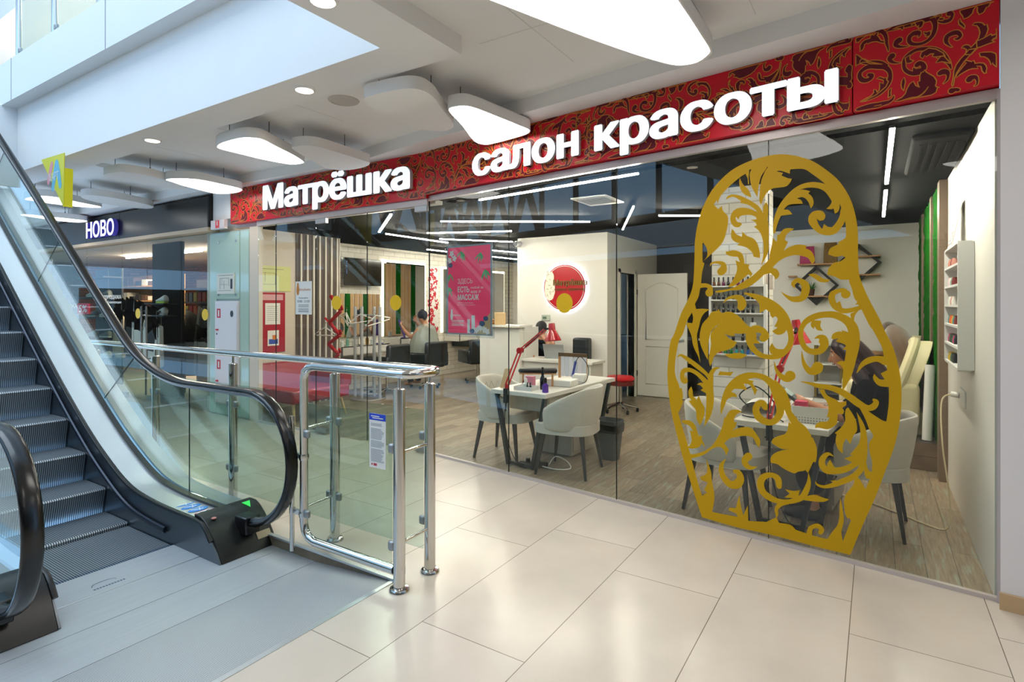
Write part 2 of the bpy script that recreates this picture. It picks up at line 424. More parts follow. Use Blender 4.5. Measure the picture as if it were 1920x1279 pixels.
# glass-front frame: s along the shop front, d towards the viewer, z up
TA = 0.138
TC, TS = math.cos(TA), math.sin(TA)
def G(s, z, d=0.0):
    c = 3.972-d
    return (s*TC+c*TS, -s*TS+c*TC, z)
DECAL={'ring':[[(-1185,2569),(-1081,2567),(-981,2538),(-880,2483),(-776,2385),(-722,2310),(-677,2212),(-651,2103),(-642,2017),(-641,1894),(-637,1781),(-624,1720),(-585,1614),(-529,1491),(-505,1425),(-464,1330),(-439,1227),(-424,1113),(-425,967),(-439,844),(-459,743),(-497,613),(-554,425),(-611,264),(-682,50),(-877,48),(-1154,51),(-1370,44),(-1609,53),(-1651,168),(-1748,444),(-1793,598),(-1837,759),(-1862,907),(-1873,1057),(-1866,1181),(-1848,1305),(-1819,1363),(-1766,1513),(-1709,1623),(-1675,1725),(-1665,1889),(-1662,2009),(-1659,2051),(-1643,2146),(-1608,2263),(-1546,2377),(-1475,2454),(-1395,2512),(-1299,2549)],[(-1268,2498),(-1164,2496),(-1104,2467),(-1025,2459),(-943,2448),(-891,2407),(-818,2334),(-765,2259),(-732,2183),(-712,2098),(-706,2058),(-704,1989),(-695,1878),(-690,1734),(-675,1681),(-661,1620),(-645,1596),(-656,1577),(-633,1570),(-585,1460),(-563,1424),(-521,1333),(-510,1277),(-492,1193),(-484,1082),(-487,972),(-505,842),(-535,712),(-546,660),(-563,618),(-567,578),(-584,520),(-638,370),(-681,253),(-721,124),(-809,114),(-877,113),(-1020,126),(-1158,130),(-1278,109),(-1345,117),(-1433,113),(-1535,111),(-1576,135),(-1609,212),(-1651,334),(-1687,460),(-1712,548),(-1768,715),(-1798,834),(-1815,1034),(-1815,1082),(-1808,1185),(-1783,1308),(-1752,1364),(-1728,1439),(-1708,1483),(-1683,1526),(-1663,1580),(-1635,1634),(-1622,1695),(-1616,1730),(-1608,1808),(-1592,1874),(-1604,1890),(-1605,2005),(-1601,2028),(-1576,2156),(-1538,2266),(-1475,2343),(-1411,2404),(-1343,2453),(-1299,2476)]],'P':[[(-1475,2343),(-1490,2309),(-1494,2286),(-1502,2317),(-1523,2287),(-1493,2251),(-1466,2271),(-1457,2235),(-1426,2197),(-1423,2144),(-1432,2099),(-1446,2047),(-1475,1997),(-1543,1936),(-1601,1888),(-1573,1920),(-1569,1956),(-1579,1992),(-1601,2026),(-1638,2098),(-1601,2245),(-1540,2327)],[(-1343,2450),(-1321,2403),(-1288,2365),(-1271,2329),(-1268,2306),(-1310,2331),(-1335,2365),(-1347,2413)],[(-1304,2475),(-1291,2439),(-1288,2399),(-1281,2398),(-1284,2444),(-1281,2494),(-1299,2509)],[(-1265,2498),(-1277,2465),(-1271,2408),(-1257,2361),(-1227,2303),(-1222,2356),(-1214,2400),(-1201,2443),(-1167,2492),(-1169,2516),(-1254,2524)],[(-1160,2493),(-1193,2436),(-1206,2388),(-1211,2332),(-1214,2276),(-1201,2250),(-1190,2285),(-1169,2321),(-1153,2336),(-1127,2349),(-1086,2349),(-1044,2352),(-1019,2378),(-1012,2396),(-1039,2405),(-1075,2427),(-1065,2442),(-1101,2456),(-1101,2460),(-1075,2456),(-1024,2430),(-1022,2454),(-1004,2479),(-1106,2506)],[(-1437,2312),(-1429,2331),(-1400,2342),(-1354,2333),(-1310,2311),(-1265,2280),(-1227,2250),(-1204,2219),(-1185,2178),(-1174,2143),(-1211,2170),(-1233,2211),(-1265,2243),(-1299,2264),(-1340,2277),(-1335,2291),(-1382,2323),(-1412,2323)],[(-1160,2142),(-1174,2160),(-1196,2174),(-1233,2206),(-1277,2230),(-1321,2243),(-1365,2240),(-1395,2217),(-1407,2178),(-1400,2142),(-1378,2117),(-1349,2112),(-1329,2130),(-1337,2142),(-1360,2150),(-1371,2174),(-1368,2185),(-1351,2164),(-1343,2183),(-1315,2191),(-1265,2186),(-1233,2166),(-1233,2155),(-1271,2153),(-1244,2139),(-1230,2115),(-1249,2106),(-1217,2075),(-1196,2028),(-1188,1972),(-1190,1905),(-1204,1838),(-1185,1871),(-1158,1931),(-1155,2003),(-1155,2086)],[(-1158,2231),(-1169,2263),(-1185,2245),(-1190,2218),(-1188,2173),(-1160,2142)],[(-1395,2104),(-1403,2067),(-1395,2032),(-1365,2007),(-1343,2002),(-1363,1989),(-1321,1978),(-1288,1961),(-1260,1931),(-1252,1903),(-1211,1892),(-1211,1928),(-1227,1991),(-1254,2027),(-1293,2047),(-1326,2078),(-1329,2044),(-1365,2064),(-1382,2089)],[(-1437,1953),(-1439,1935),(-1408,1916),(-1356,1908),(-1342,1872),(-1373,1885),(-1362,1839),(-1365,1804),(-1380,1770),(-1397,1736),(-1425,1702),(-1385,1707),(-1334,1746),(-1284,1787),(-1270,1767),(-1259,1789),(-1284,1830),(-1276,1849),(-1312,1860),(-1315,1894),(-1328,1929),(-1356,1948),(-1391,1956),(-1425,1949)],[(-1154,1869),(-1213,1816),(-1262,1772),(-1312,1740),(-1367,1707),(-1425,1687),(-1501,1677),(-1513,1668),(-1483,1662),(-1408,1676),(-1345,1680),(-1284,1699),(-1229,1737),(-1176,1786),(-1149,1807)],[(-1195,1778),(-1207,1828),(-1153,1880),(-1142,1935),(-1131,1989),(-1128,2013),(-1105,1993),(-1099,2041),(-1054,2037),(-1059,1996),(-1037,1985),(-1062,1930),(-1029,1952),(-980,1966),(-925,1957),(-931,1939),(-899,1920),(-881,1884),(-878,1854),(-894,1835),(-915,1874),(-947,1890),(-996,1899),(-1051,1887),(-1097,1859),(-1131,1824),(-1102,1811),(-1088,1780),(-1097,1756),(-1114,1745),(-1119,1763),(-1142,1788)],[(-997,2070),(-1031,2078),(-1062,2072),(-1083,2047),(-1093,2009),(-1106,1994),(-1129,2023),(-1134,1974),(-1150,1903),(-1145,1874),(-1078,1871),(-1065,1925),(-1036,1989),(-1054,2001),(-1049,2028),(-1031,2048)],[(-1126,2050),(-1126,2100),(-1119,2155),(-1103,2203),(-1078,2249),(-1041,2294),(-997,2332),(-947,2354),(-894,2358),(-850,2348),(-813,2331),(-767,2296),(-745,2231),(-739,2184),(-748,2154),(-765,2143),(-772,2177),(-786,2173),(-813,2179),(-795,2195),(-783,2220),(-795,2247),(-818,2284),(-850,2309),(-889,2322),(-927,2325),(-970,2317),(-942,2316),(-903,2301),(-915,2289),(-894,2265),(-884,2232),(-889,2206),(-901,2191),(-911,2224),(-927,2253),(-952,2269),(-982,2265),(-957,2251),(-947,2226),(-987,2230),(-1017,2231),(-1041,2223),(-1062,2201),(-1031,2195),(-1009,2165),(-1046,2164),(-1078,2162),(-1093,2130),(-1106,2087),(-1114,2049)],[(-735,2158),(-739,2127),(-758,2088),(-781,2061),(-804,2066),(-825,2086),(-836,2053),(-856,2086),(-868,2124),(-850,2108),(-827,2110),(-817,2135),(-832,2165),(-861,2174),(-889,2169),(-908,2150),(-915,2129),(-913,2102),(-894,2069),(-861,2034),(-823,2015),(-786,2012),(-754,2025),(-726,2059),(-710,2098),(-708,2144),(-726,2187)],[(-705,2009),(-710,1987),(-745,1967),(-745,1953),(-790,1930),(-803,1894),(-765,1877),(-734,1878),(-725,1881),(-707,1868),(-734,1847),(-770,1838),(-800,1805),(-808,1765),(-765,1752),(-734,1734),(-690,1732),(-666,1738),(-671,1950)],[(-1662,1586),(-1652,1547),(-1604,1550),(-1552,1545),(-1592,1517),(-1616,1478),(-1631,1418),(-1646,1357),(-1640,1297),(-1631,1238),(-1620,1160),(-1640,1213),(-1662,1254),(-1677,1295),(-1686,1349),(-1709,1403),(-1728,1439),(-1716,1446),(-1680,1444),(-1674,1483),(-1683,1522),(-1703,1489),(-1716,1495),(-1683,1568)],[(-1490,1551),(-1477,1527),(-1460,1521),(-1431,1530),(-1402,1528),(-1356,1505),(-1323,1471),(-1290,1438),(-1262,1424),(-1284,1410),(-1282,1393),(-1312,1380),(-1380,1378),(-1377,1361),(-1408,1362),(-1448,1376),(-1425,1353),(-1414,1342),(-1362,1321),(-1385,1285),(-1437,1259),(-1483,1246),(-1519,1214),(-1534,1171),(-1549,1141),(-1560,1188),(-1549,1254),(-1543,1301),(-1547,1360),(-1525,1403),(-1483,1442),(-1457,1457),(-1507,1427),(-1540,1390),(-1552,1354),(-1562,1300),(-1563,1241),(-1566,1184),(-1584,1216),(-1610,1268),(-1625,1322),(-1622,1382),(-1604,1442),(-1566,1485),(-1537,1527),(-1495,1536)],[(-1256,1656),(-1229,1608),(-1213,1574),(-1213,1521),(-1160,1558),(-1149,1591)],[(-915,1771),(-883,1776),(-851,1760),(-826,1742),(-790,1735),(-810,1719),(-851,1723),(-878,1744)],[(-765,1584),(-737,1601),(-725,1558),(-745,1541)],[(-681,1525),(-647,1542),(-622,1564),(-657,1514),(-661,1469),(-678,1497)],[(-899,1464),(-883,1479),(-841,1477),(-846,1442),(-831,1414),(-863,1418),(-878,1441),(-883,1424),(-899,1441)],[(-785,1369),(-775,1398),(-745,1413),(-725,1411),(-729,1422),(-681,1401),(-661,1335),(-661,1279),(-695,1305),(-710,1333),(-749,1348),(-760,1353),(-745,1371),(-770,1364)],[(-724,1303),(-693,1302),(-697,1228),(-732,1232),(-758,1217),(-732,1203),(-718,1169),(-712,1124),(-682,1165),(-666,1262),(-688,1343)],[(-564,1143),(-558,1166),(-530,1137),(-505,1137),(-525,1171),(-484,1199),(-479,1095),(-530,1096),(-555,1119)],[(-595,952),(-584,938),(-542,909),(-510,892),(-484,892),(-464,815),(-500,656),(-563,627),(-579,686),(-584,747),(-563,794),(-584,835),(-600,883),(-627,942),(-649,978)],[(-854,1046),(-824,1046),(-807,1012),(-761,991),(-738,974),(-704,987),(-704,965),(-726,943),(-715,925),(-721,905),(-749,905),(-753,850),(-772,821),(-807,800),(-854,803),(-875,797),(-872,820),(-847,840),(-807,849),(-795,876),(-810,874),(-801,921),(-807,966),(-836,1009)],[(-693,950),(-666,906),(-649,864),(-647,813),(-666,779),(-682,725),(-704,760),(-721,712),(-721,661),(-749,688),(-761,732),(-755,778),(-767,780),(-732,820),(-710,862),(-710,913),(-704,939)],[(-649,927),(-627,892),(-605,844),(-595,796),(-592,733),(-597,670),(-611,605),(-649,611),(-715,633),(-666,661),(-685,661),(-666,690),(-637,739),(-629,790),(-632,841)],[(-792,613),(-808,578),(-802,556),(-766,568)],[(-792,481),(-756,492),(-761,470)],[(-658,526),(-646,540),(-625,510),(-601,466),(-582,518),(-553,563),(-529,607),(-611,269),(-680,235),(-677,258),(-690,278),(-695,265),(-710,302),(-715,364),(-707,412),(-675,465),(-663,491)],[(-577,750),(-563,719),(-551,670),(-558,602),(-577,536),(-596,532),(-608,564),(-608,609),(-603,667),(-591,595),(-570,577),(-568,634),(-577,699)],[(-735,389),(-725,333),(-717,265),(-720,224),(-730,175),(-720,120),(-808,111),(-782,162),(-750,217),(-740,283),(-739,341)],[(-1031,818),(-995,787),(-941,764),(-920,731),(-890,736),(-869,686),(-865,633),(-872,581),(-887,581),(-904,537),(-917,505),(-933,522),(-941,514),(-975,502),(-997,487),(-1037,496),(-1072,511),(-1100,527),(-1141,529),(-1142,563),(-1118,596),(-1066,626),(-1009,640),(-1072,633),(-1106,646),(-1135,660),(-1128,690),(-1083,719),(-1053,735),(-1037,769)],[(-1089,1024),(-1050,945),(-1012,875),(-969,827),(-926,793),(-896,744),(-938,677),(-1050,693),(-1031,764),(-1013,828),(-1021,867),(-1050,905)],[(-1305,1084),(-1281,1067),(-1250,1064),(-1256,1044),(-1227,1004),(-1244,965),(-1256,1001),(-1281,1036),(-1317,1036),(-1293,997),(-1336,999),(-1380,995),(-1405,974),(-1372,964),(-1360,940),(-1398,939),(-1430,914),(-1449,873),(-1468,813),(-1474,844),(-1430,965),(-1360,1060)],[(-1713,1150),(-1660,1144),(-1681,1173)],[(-1647,1002),(-1613,1019),(-1572,1003),(-1572,944),(-1586,949),(-1620,965),(-1600,977),(-1620,998)],[(-1688,985),(-1709,950),(-1706,910),(-1688,885),(-1706,876),(-1681,846),(-1654,816),(-1647,750),(-1623,711),(-1607,743),(-1592,790),(-1592,843),(-1613,880),(-1633,924),(-1647,890),(-1674,920),(-1677,953)],[(-1761,728),(-1751,710),(-1702,696),(-1674,660),(-1699,663),(-1688,618),(-1688,578),(-1716,533),(-1674,534),(-1627,555),(-1610,584),(-1586,555),(-1592,580),(-1610,617),(-1600,638),(-1633,633),(-1644,665),(-1660,709),(-1702,736)],[(-1709,494),(-1654,501),(-1586,535),(-1533,583),(-1494,648),(-1468,710),(-1455,756),(-1449,796),(-1442,784),(-1430,811),(-1405,846),(-1360,855),(-1327,843),(-1360,826),(-1380,792),(-1380,767),(-1363,769),(-1372,736),(-1395,704),(-1342,734),(-1287,745),(-1256,734),(-1233,706),(-1209,666),(-1215,616),(-1233,638),(-1256,678),(-1305,683),(-1360,668),(-1411,648),(-1449,610),(-1417,570),(-1436,522),(-1449,558),(-1480,579),(-1533,557),(-1586,509),(-1640,480),(-1688,461),(-1744,449),(-1758,526)],[(-1494,1081),(-1480,1111),(-1430,1109),(-1386,1115),(-1405,1085),(-1442,1085)],[(-1449,1232),(-1405,1238),(-1348,1248),(-1293,1235),(-1330,1211),(-1372,1205),(-1417,1212)],[(-1815,1082),(-1804,1035),(-1783,990),(-1779,963),(-1761,965),(-1751,912),(-1758,877),(-1747,875),(-1779,794),(-1815,762),(-1844,895),(-1851,1031)],[(-1582,486),(-1572,435),(-1575,375),(-1622,340),(-1616,321),(-1565,312),(-1592,254),(-1572,238),(-1609,204),(-1629,160),(-1609,79),(-1536,106),(-1523,171),(-1519,237),(-1536,324),(-1542,388),(-1562,443)],[(-1451,361),(-1432,346),(-1407,357),(-1432,314)],[(-1053,373),(-1003,372),(-964,386),(-975,329),(-1059,317),(-1025,349)],[(-1106,176),(-1089,143),(-1020,148),(-975,117),(-877,107),(-1150,72),(-1213,74),(-1201,121),(-1177,124),(-1147,147)],[(-1344,269),(-1338,213),(-1320,136),(-1289,212),(-1286,100),(-1356,108),(-1369,137),(-1419,147),(-1413,168),(-1369,175),(-1359,221)],[(-947,326),(-920,357),(-877,374),(-834,367),(-795,364),(-828,341),(-887,331)],[(-1159,1605),(-1153,1581),(-1145,1514),(-1131,1490),(-1105,1508),(-1099,1478),(-1119,1435),(-1099,1427),(-1133,1404),(-1102,1381),(-1057,1395),(-1029,1461),(-1062,1527),(-1119,1587)],[(-1133,1325),(-1151,1288),(-1142,1252),(-1080,1243),(-1057,1287),(-1108,1290)]],'S':[[(-1310,1657,11),(-1239,1634,35),(-1170,1591,69),(-1111,1548,75),(-1061,1496,60),(-1029,1431,40),(-1016,1355,34),(-1038,1291,34),(-1091,1243,38),(-1160,1231,31),(-1215,1246,35),(-1256,1284,39),(-1278,1330,43),(-1275,1384,50),(-1239,1414,52),(-1195,1405,43),(-1175,1373,49),(-1188,1355,49)],[(-1215,1322,10),(-1249,1338,42),(-1256,1374,49)],[(-1077,1664,2),(-1045,1635,17),(-1002,1614,35),(-952,1622,42),(-932,1663,48),(-933,1704,47),(-958,1729,35),(-985,1735,28),(-1004,1712,26),(-995,1688,5)],[(-627,1561,25),(-671,1547,28),(-720,1541,32),(-760,1564,35),(-780,1604,37),(-778,1644,35),(-749,1663,26),(-720,1665,32),(-706,1643,52)],[(-878,1365,5),(-854,1375,25),(-833,1363,55),(-824,1324,48),(-850,1287,40),(-896,1281,38),(-935,1306,35),(-956,1358,31),(-958,1412,30),(-938,1459,32),(-908,1486,38),(-866,1507,39),(-818,1517,39),(-767,1515,43),(-715,1493,48),(-679,1458,56),(-663,1408,60),(-666,1338,66),(-679,1255,60),(-696,1164,51),(-710,1099,27),(-722,1051,2)],[(-953,1278,4),(-947,1231,16),(-932,1186,29),(-902,1155,44),(-869,1170,63),(-860,1187,63)],[(-1119,1200,4),(-1108,1153,17),(-1082,1113,33),(-1043,1096,46),(-1021,1118,64)],[(-647,1165,4),(-621,1214,23),(-584,1245,35),(-542,1257,35),(-502,1247,51)],[(-953,1084,6),(-908,1078,16),(-854,1066,29),(-795,1062,33),(-738,1045,39),(-682,1012,42),(-637,979,43),(-595,959,35),(-563,969,35),(-547,999,28),(-558,1010,18)],[(-772,637,4),(-802,647,22),(-831,615,33),(-836,573,39),(-813,545,45),(-772,547,42),(-720,563,38),(-670,598,32),(-630,645,36),(-611,711,32)],[(-874,459,5),(-861,441,14),(-823,437,19),(-772,459,28),(-720,493,33),(-670,529,32),(-630,577,32),(-613,637,32),(-606,723,31)],[(-909,111,34),(-904,151,26),(-882,174,25),(-856,181,31),(-839,165,31),(-847,142,23)],[(-1471,812,4),(-1461,871,28),(-1442,938,38),(-1411,999,48),(-1360,1054,53),(-1299,1091,47),(-1233,1102,36),(-1174,1086,42),(-1127,1044,52),(-1102,980,58),(-1082,916,53),(-1088,855,45),(-1125,804,38),(-1174,798,45),(-1220,825,51),(-1236,870,45),(-1221,909,42),(-1192,918,46),(-1177,892,36)],[(-1114,1076,13),(-1069,1012,40),(-1043,933,46),(-1031,880,39),(-1000,829,52)],[(-1793,1192,7),(-1768,1207,17),(-1730,1190,28),(-1681,1159,34),(-1627,1123,33),(-1579,1087,26),(-1553,1057,26)],[(-1480,1136,4),(-1514,1125,23),(-1540,1090,32),(-1546,1038,42),(-1553,978,56),(-1549,913,55),(-1553,848,49),(-1566,781,33),(-1590,709,3)],[(-1734,1062,4),(-1723,1022,21),(-1744,1020,41),(-1757,1056,34),(-1744,1093,34),(-1702,1104,31),(-1654,1088,30),(-1613,1058,33),(-1579,1022,39),(-1559,971,46)],[(-1438,501,4),(-1467,454,29),(-1467,403,39),(-1445,362,45),(-1407,332,51),(-1362,341,59),(-1338,384,50),(-1350,422,40),(-1375,427,28)],[(-1229,486,4),(-1270,472,27),(-1301,485,40),(-1309,518,43),(-1283,548,50)],[(-1090,385,35),(-1098,432,43),(-1135,449,33),(-1182,430,39),(-1206,386,46),(-1194,330,46),(-1152,299,45),(-1101,286,35),(-1057,290,29),(-1003,308,31),(-951,343,34),(-925,396,34),(-911,452,22),(-914,507,2)],[(-1037,288,21),(-1080,268,27),(-1105,232,23),(-1103,198,18),(-1105,176,5)],[(-1549,1853,4),(-1537,1873,12),(-1495,1877,18),(-1457,1861,35),(-1457,1825,55),(-1471,1811,55)],[(-1454,1592,4),(-1425,1621,17),(-1380,1632,26),(-1342,1620,48),(-1327,1586,59),(-1334,1563,51)],[(-1622,1715,34),(-1578,1716,29),(-1549,1699,33),(-1555,1663,56)]]}
LAMP={'A':[(-2760,3381),(-2654,3336),(-2560,3396),(-2519,3669),(-2487,3990),(-2482,4146),(-2576,4239),(-2806,4292),(-2962,4313),(-3068,4307),(-3085,4153),(-2897,3726)],'B':[(-5237,2976),(-5057,2925),(-4775,2928),(-4676,2983),(-4644,3071),(-4741,3273),(-4869,3552),(-5011,3784),(-5098,3834),(-5222,3809),(-5268,3725),(-5306,3491),(-5299,3261),(-5294,3062)],'b':[(-4682,3398),(-4577,3379),(-4486,3417),(-4425,3520),(-4436,3797),(-4459,4087),(-4484,4202),(-4649,4289),(-4896,4294),(-5018,4216),(-5050,4087),(-4962,3895),(-4823,3629)],'C':[(-7137,3435),(-6985,3445),(-6782,3629),(-6805,3970),(-6878,4254),(-7129,4357),(-7396,4315),(-7463,4185),(-7341,3815),(-7223,3519)],'c':[(-7497,2938),(-7274,2925),(-7097,2996),(-7079,3272),(-7272,3669),(-7483,3865),(-7604,3724),(-7595,3406),(-7608,3098)],'D':[(-10123,2988),(-9798,2981),(-9612,3023),(-9569,3207),(-9716,3431),(-9849,3708),(-9920,3860),(-10064,3886),(-10210,3723),(-10253,3502),(-10245,3279),(-10207,3086)],'d':[(-9203,3332),(-8966,3394),(-8994,3797),(-9211,4255),(-9543,4330),(-9667,3961),(-9490,3546)],'E':[(-11970,3479),(-11791,3528),(-11794,3775),(-11775,4091),(-11800,4372),(-12058,4423),(-12240,4322),(-12235,4047),(-12116,3686)],'a':[(-3140,2883),(-3037,2849),(-2760,2873),(-2656,2952),(-2669,3098),(-2756,3285),(-2915,3632),(-2999,3738),(-3108,3770),(-3198,3712),(-3271,3604),(-3274,3483),(-3245,3309),(-3213,3050)],'big':[(-1596,2262),(-1497,2526),(-1370,2858),(-1217,3218),(-1092,3464),(-1015,3552),(-916,3563),(-827,3481),(-806,3417),(-803,3269),(-805,2771)]}
# ------------------------------------------------------------------ materials
def nodes(m): return m.node_tree, m.node_tree.nodes['Principled BSDF']
def grid_mat(name, c1, c2, mortar, bw, rh, order, off=(0, 0, 0), offset=0.5, msize=0.004, rough=0.4, noise=0.12, nscale=3.0, bump=0.3, mix3=None, grain=None, freq=2, bias=0.0):
    """bricks / tiles / planks; order picks which world axes run along and across"""
    m = mat(name, c1, rough)
    nt, b = nodes(m)
    tc = nt.nodes.new('ShaderNodeTexCoord')
    sep = nt.nodes.new('ShaderNodeSeparateXYZ')
    nt.links.new(tc.outputs['Object'], sep.inputs[0])
    comb = nt.nodes.new('ShaderNodeCombineXYZ')
    for i, ax in enumerate(order):
        a = nt.nodes.new('ShaderNodeMath'); a.operation = 'SUBTRACT'
        if ax == 'XY':
            s2 = nt.nodes.new('ShaderNodeMath'); s2.operation = 'ADD'
            nt.links.new(sep.outputs['X'], s2.inputs[0]); nt.links.new(sep.outputs['Y'], s2.inputs[1])
            nt.links.new(s2.outputs[0], a.inputs[0])
        else:
            nt.links.new(sep.outputs[ax], a.inputs[0])
        a.inputs[1].default_value = off[i]
        nt.links.new(a.outputs[0], comb.inputs[i])
    br = nt.nodes.new('ShaderNodeTexBrick')
    br.offset = offset; br.offset_frequency = freq
    br.inputs['Color1'].default_value = hx(c1)
    br.inputs['Color2'].default_value = hx(c2)
    br.inputs['Mortar'].default_value = hx(mortar)
    br.inputs['Scale'].default_value = 1.0
    br.inputs['Mortar Size'].default_value = msize
    br.inputs['Mortar Smooth'].default_value = 0.15
    br.inputs['Bias'].default_value = bias
    br.inputs['Brick Width'].default_value = bw
    br.inputs['Row Height'].default_value = rh
    nt.links.new(comb.outputs[0], br.inputs['Vector'])
    n = nt.nodes.new('ShaderNodeTexNoise')
    n.inputs['Scale'].default_value = nscale; n.inputs['Detail'].default_value = 6
    src = comb.outputs[0]
    if grain:
        mp = nt.nodes.new('ShaderNodeMapping'); mp.inputs['Scale'].default_value = grain
        nt.links.new(src, mp.inputs[0]); src = mp.outputs[0]
    nt.links.new(src, n.inputs['Vector'])
    ramp = nt.nodes.new('ShaderNodeMapRange')
    ramp.inputs[1].default_value = 0.3; ramp.inputs[2].default_value = 0.7
    ramp.inputs[3].default_value = 1-noise; ramp.inputs[4].default_value = 1+noise
    nt.links.new(n.outputs['Fac'], ramp.inputs[0])
    mu = nt.nodes.new('ShaderNodeMix'); mu.data_type = 'RGBA'; mu.blend_type = 'MULTIPLY'; mu.inputs[0].default_value = 1
    nt.links.new(br.outputs['Color'], mu.inputs[6]); nt.links.new(ramp.outputs[0], mu.inputs[7])
    last = mu.outputs[2]
    if mix3:
        n3 = nt.nodes.new('ShaderNodeTexNoise'); n3.inputs['Scale'].default_value = mix3[1]
        nt.links.new(src, n3.inputs['Vector'])
        r3 = nt.nodes.new('ShaderNodeMapRange'); r3.inputs[1].default_value = mix3[2]; r3.inputs[2].default_value = mix3[2]+0.12
        r3.inputs[4].default_value = mix3[3]
        nt.links.new(n3.outputs['Fac'], r3.inputs[0])
        m3 = nt.nodes.new('ShaderNodeMix'); m3.data_type = 'RGBA'
        nt.links.new(r3.outputs[0], m3.inputs[0]); nt.links.new(last, m3.inputs[6]); m3.inputs[7].default_value = hx(mix3[0])
        last = m3.outputs[2]
    nt.links.new(last, b.inputs['Base Color'])
    if bump:
        inv = nt.nodes.new('ShaderNodeMath'); inv.operation = 'MULTIPLY_ADD'; inv.inputs[1].default_value = -1; inv.inputs[2].default_value = 1
        nt.links.new(br.outputs['Fac'], inv.inputs[0])
        add = nt.nodes.new('ShaderNodeMath'); add.operation = 'MULTIPLY_ADD'; add.inputs[1].default_value = 0.25
        nt.links.new(n.outputs['Fac'], add.inputs[0]); nt.links.new(inv.outputs[0], add.inputs[2])
        bp = nt.nodes.new('ShaderNodeBump'); bp.inputs['Strength'].default_value = bump; bp.inputs['Distance'].default_value = 0.012
        nt.links.new(add.outputs[0], bp.inputs['Height']); nt.links.new(bp.outputs[0], b.inputs['Normal'])
    return m

M = {}
M['tile'] = grid_mat('beige_floor_tile', '#dccfc0', '#d6c8b8', '#7c6f60', 1.375, 0.5975, ('Y', 'X', 'Z'), (3.503, -1.3025, 0), offset=0.2516, msize=0.0022, rough=0.22, noise=0.07, nscale=2.2, bump=0.04)
M['plank'] = grid_mat('wood_look_floor', '#a08c75', '#7a6957', '#4d4338', 0.92, 0.155, ('Y', 'X', 'Z'), (0.3, 0.1, 0), offset=0.37, msize=0.0022, rough=0.38, noise=0.28, nscale=5, bump=0.06, mix3=('#9fae9e', 3.0, 0.56, 0.55), grain=(1.2, 12, 1))
M['brickw'] = grid_mat('white_brick', '#ece6da', '#e0d9cc', '#c3bbad', 0.30, 0.098, ('XY', 'Z', 'Y'), (0, 0, 0), msize=0.006, rough=0.7, noise=0.05, nscale=9, bump=0.6)
M['brickr'] = grid_mat('red_brick', '#8a4a30', '#6e3823', '#3a2318', 0.26, 0.075, ('XY', 'Z', 'Y'), (0, 0, 0), msize=0.008, rough=0.8, noise=0.2, nscale=9, bump=0.5)
M['white'] = mat('white_paint', '#f0eeec', 0.55, noise=0.02, nscale=3)
M['white_cool'] = mat('white_cladding', '#e6e8ea', 0.35, noise=0.015, nscale=2)
M['ceil'] = mat('ceiling_board', '#efedea', 0.7, noise=0.015, nscale=2)
M['salonwall'] = mat('salon_wall', '#ebe5dc', 0.6, noise=0.02, nscale=2)
M['beigewall'] = mat('beige_wall', '#d5c8b6', 0.6, noise=0.02, nscale=2)
M['black'] = mat('black_matt', '#0c0c0d', 0.6)
M['blackceil'] = mat('black_ceiling', '#070708', 0.9, spec=0.08, noise=0.15, nscale=3)
M['darkgloss'] = mat('dark_gloss_panel', '#15130f', 0.28, noise=0.05, nscale=2)
M['alu'] = mat('brushed_aluminium', '#d2d5d8', 0.34, 0.75, noise=0.05, nscale=6, stretch=(1, 30, 30))
M['alu_dull'] = mat('grey_metal', '#a9a9aa', 0.45, 0.8)
M['chrome'] = mat('polished_steel', '#d8d6d2', 0.09, 1.0)
M['rubber'] = mat('black_rubber', '#0b0b0d', 0.22, 0, 0.6)
M['blackplastic'] = mat('black_plastic', '#131415', 0.35)
M['skirt'] = mat('dark_steel_skirt', '#6a7077', 0.35, 0.9, noise=0.05, nscale=5)
M['stone'] = mat('brown_stone', '#8d7c68', 0.6, noise=0.35, nscale=14)
M['base'] = mat('beige_plinth_tile', '#c9a97f', 0.35, noise=0.06, nscale=6)
M['glass'] = glass('shop_glass', '#f4f8f6', 0.6, 1.52)
M['glassg'] = glass('green_edge_glass', '#dcebe2', 0.8, 1.5)
M['glasse'] = glass('balustrade_glass', '#eaf2ee', 0.75, 1.5)
M['acryl'] = glass('clear_acrylic', '#eef2f4', 0.9, 1.49)
M['red'] = mat('red_sign_panel', '#d5142b', 0.3, 0, 0.3)
M['maroon'] = mat('maroon_print', '#650b20', 0.35, 0, 0.3)
M['goldline'] = mat('gold_line_print', '#d8882a', 0.3)
M['gold'] = mat('gold_vinyl', '#c79c04', 0.5, 0.0, 0.25, noise=0.03, nscale=4)
M['letter'] = mat('lit_white_letter', '#f4f6f8', 0.4, emit='#eef5ff', es=1.0)
M['letterside'] = mat('letter_side', '#b9bcc4', 0.4)
M['lamp'] = mat('lit_diffuser', '#ffffff', 0.4, emit='#fffaf3', es=8.0)
M['led'] = mat('led_strip', '#ffffff', 0.4, emit='#fff4e4', es=235.0)
M['down'] = mat('downlight_glow', '#ffffff', 0.4, emit='#ffe9cf', es=6.0)
M['wire'] = mat('steel_wire', '#4d4b48', 0.4, 0.8)
M['yellow'] = mat('yellow_sticker', '#f2c300', 0.4)
M['paper'] = mat('white_paper', '#ece9e2', 0.6)
M['ink'] = mat('printed_ink', '#3b3f46', 0.6)
M['darkbrown'] = mat('dark_wenge', '#2c221b', 0.5, noise=0.25, nscale=6, stretch=(1, 1, 12))

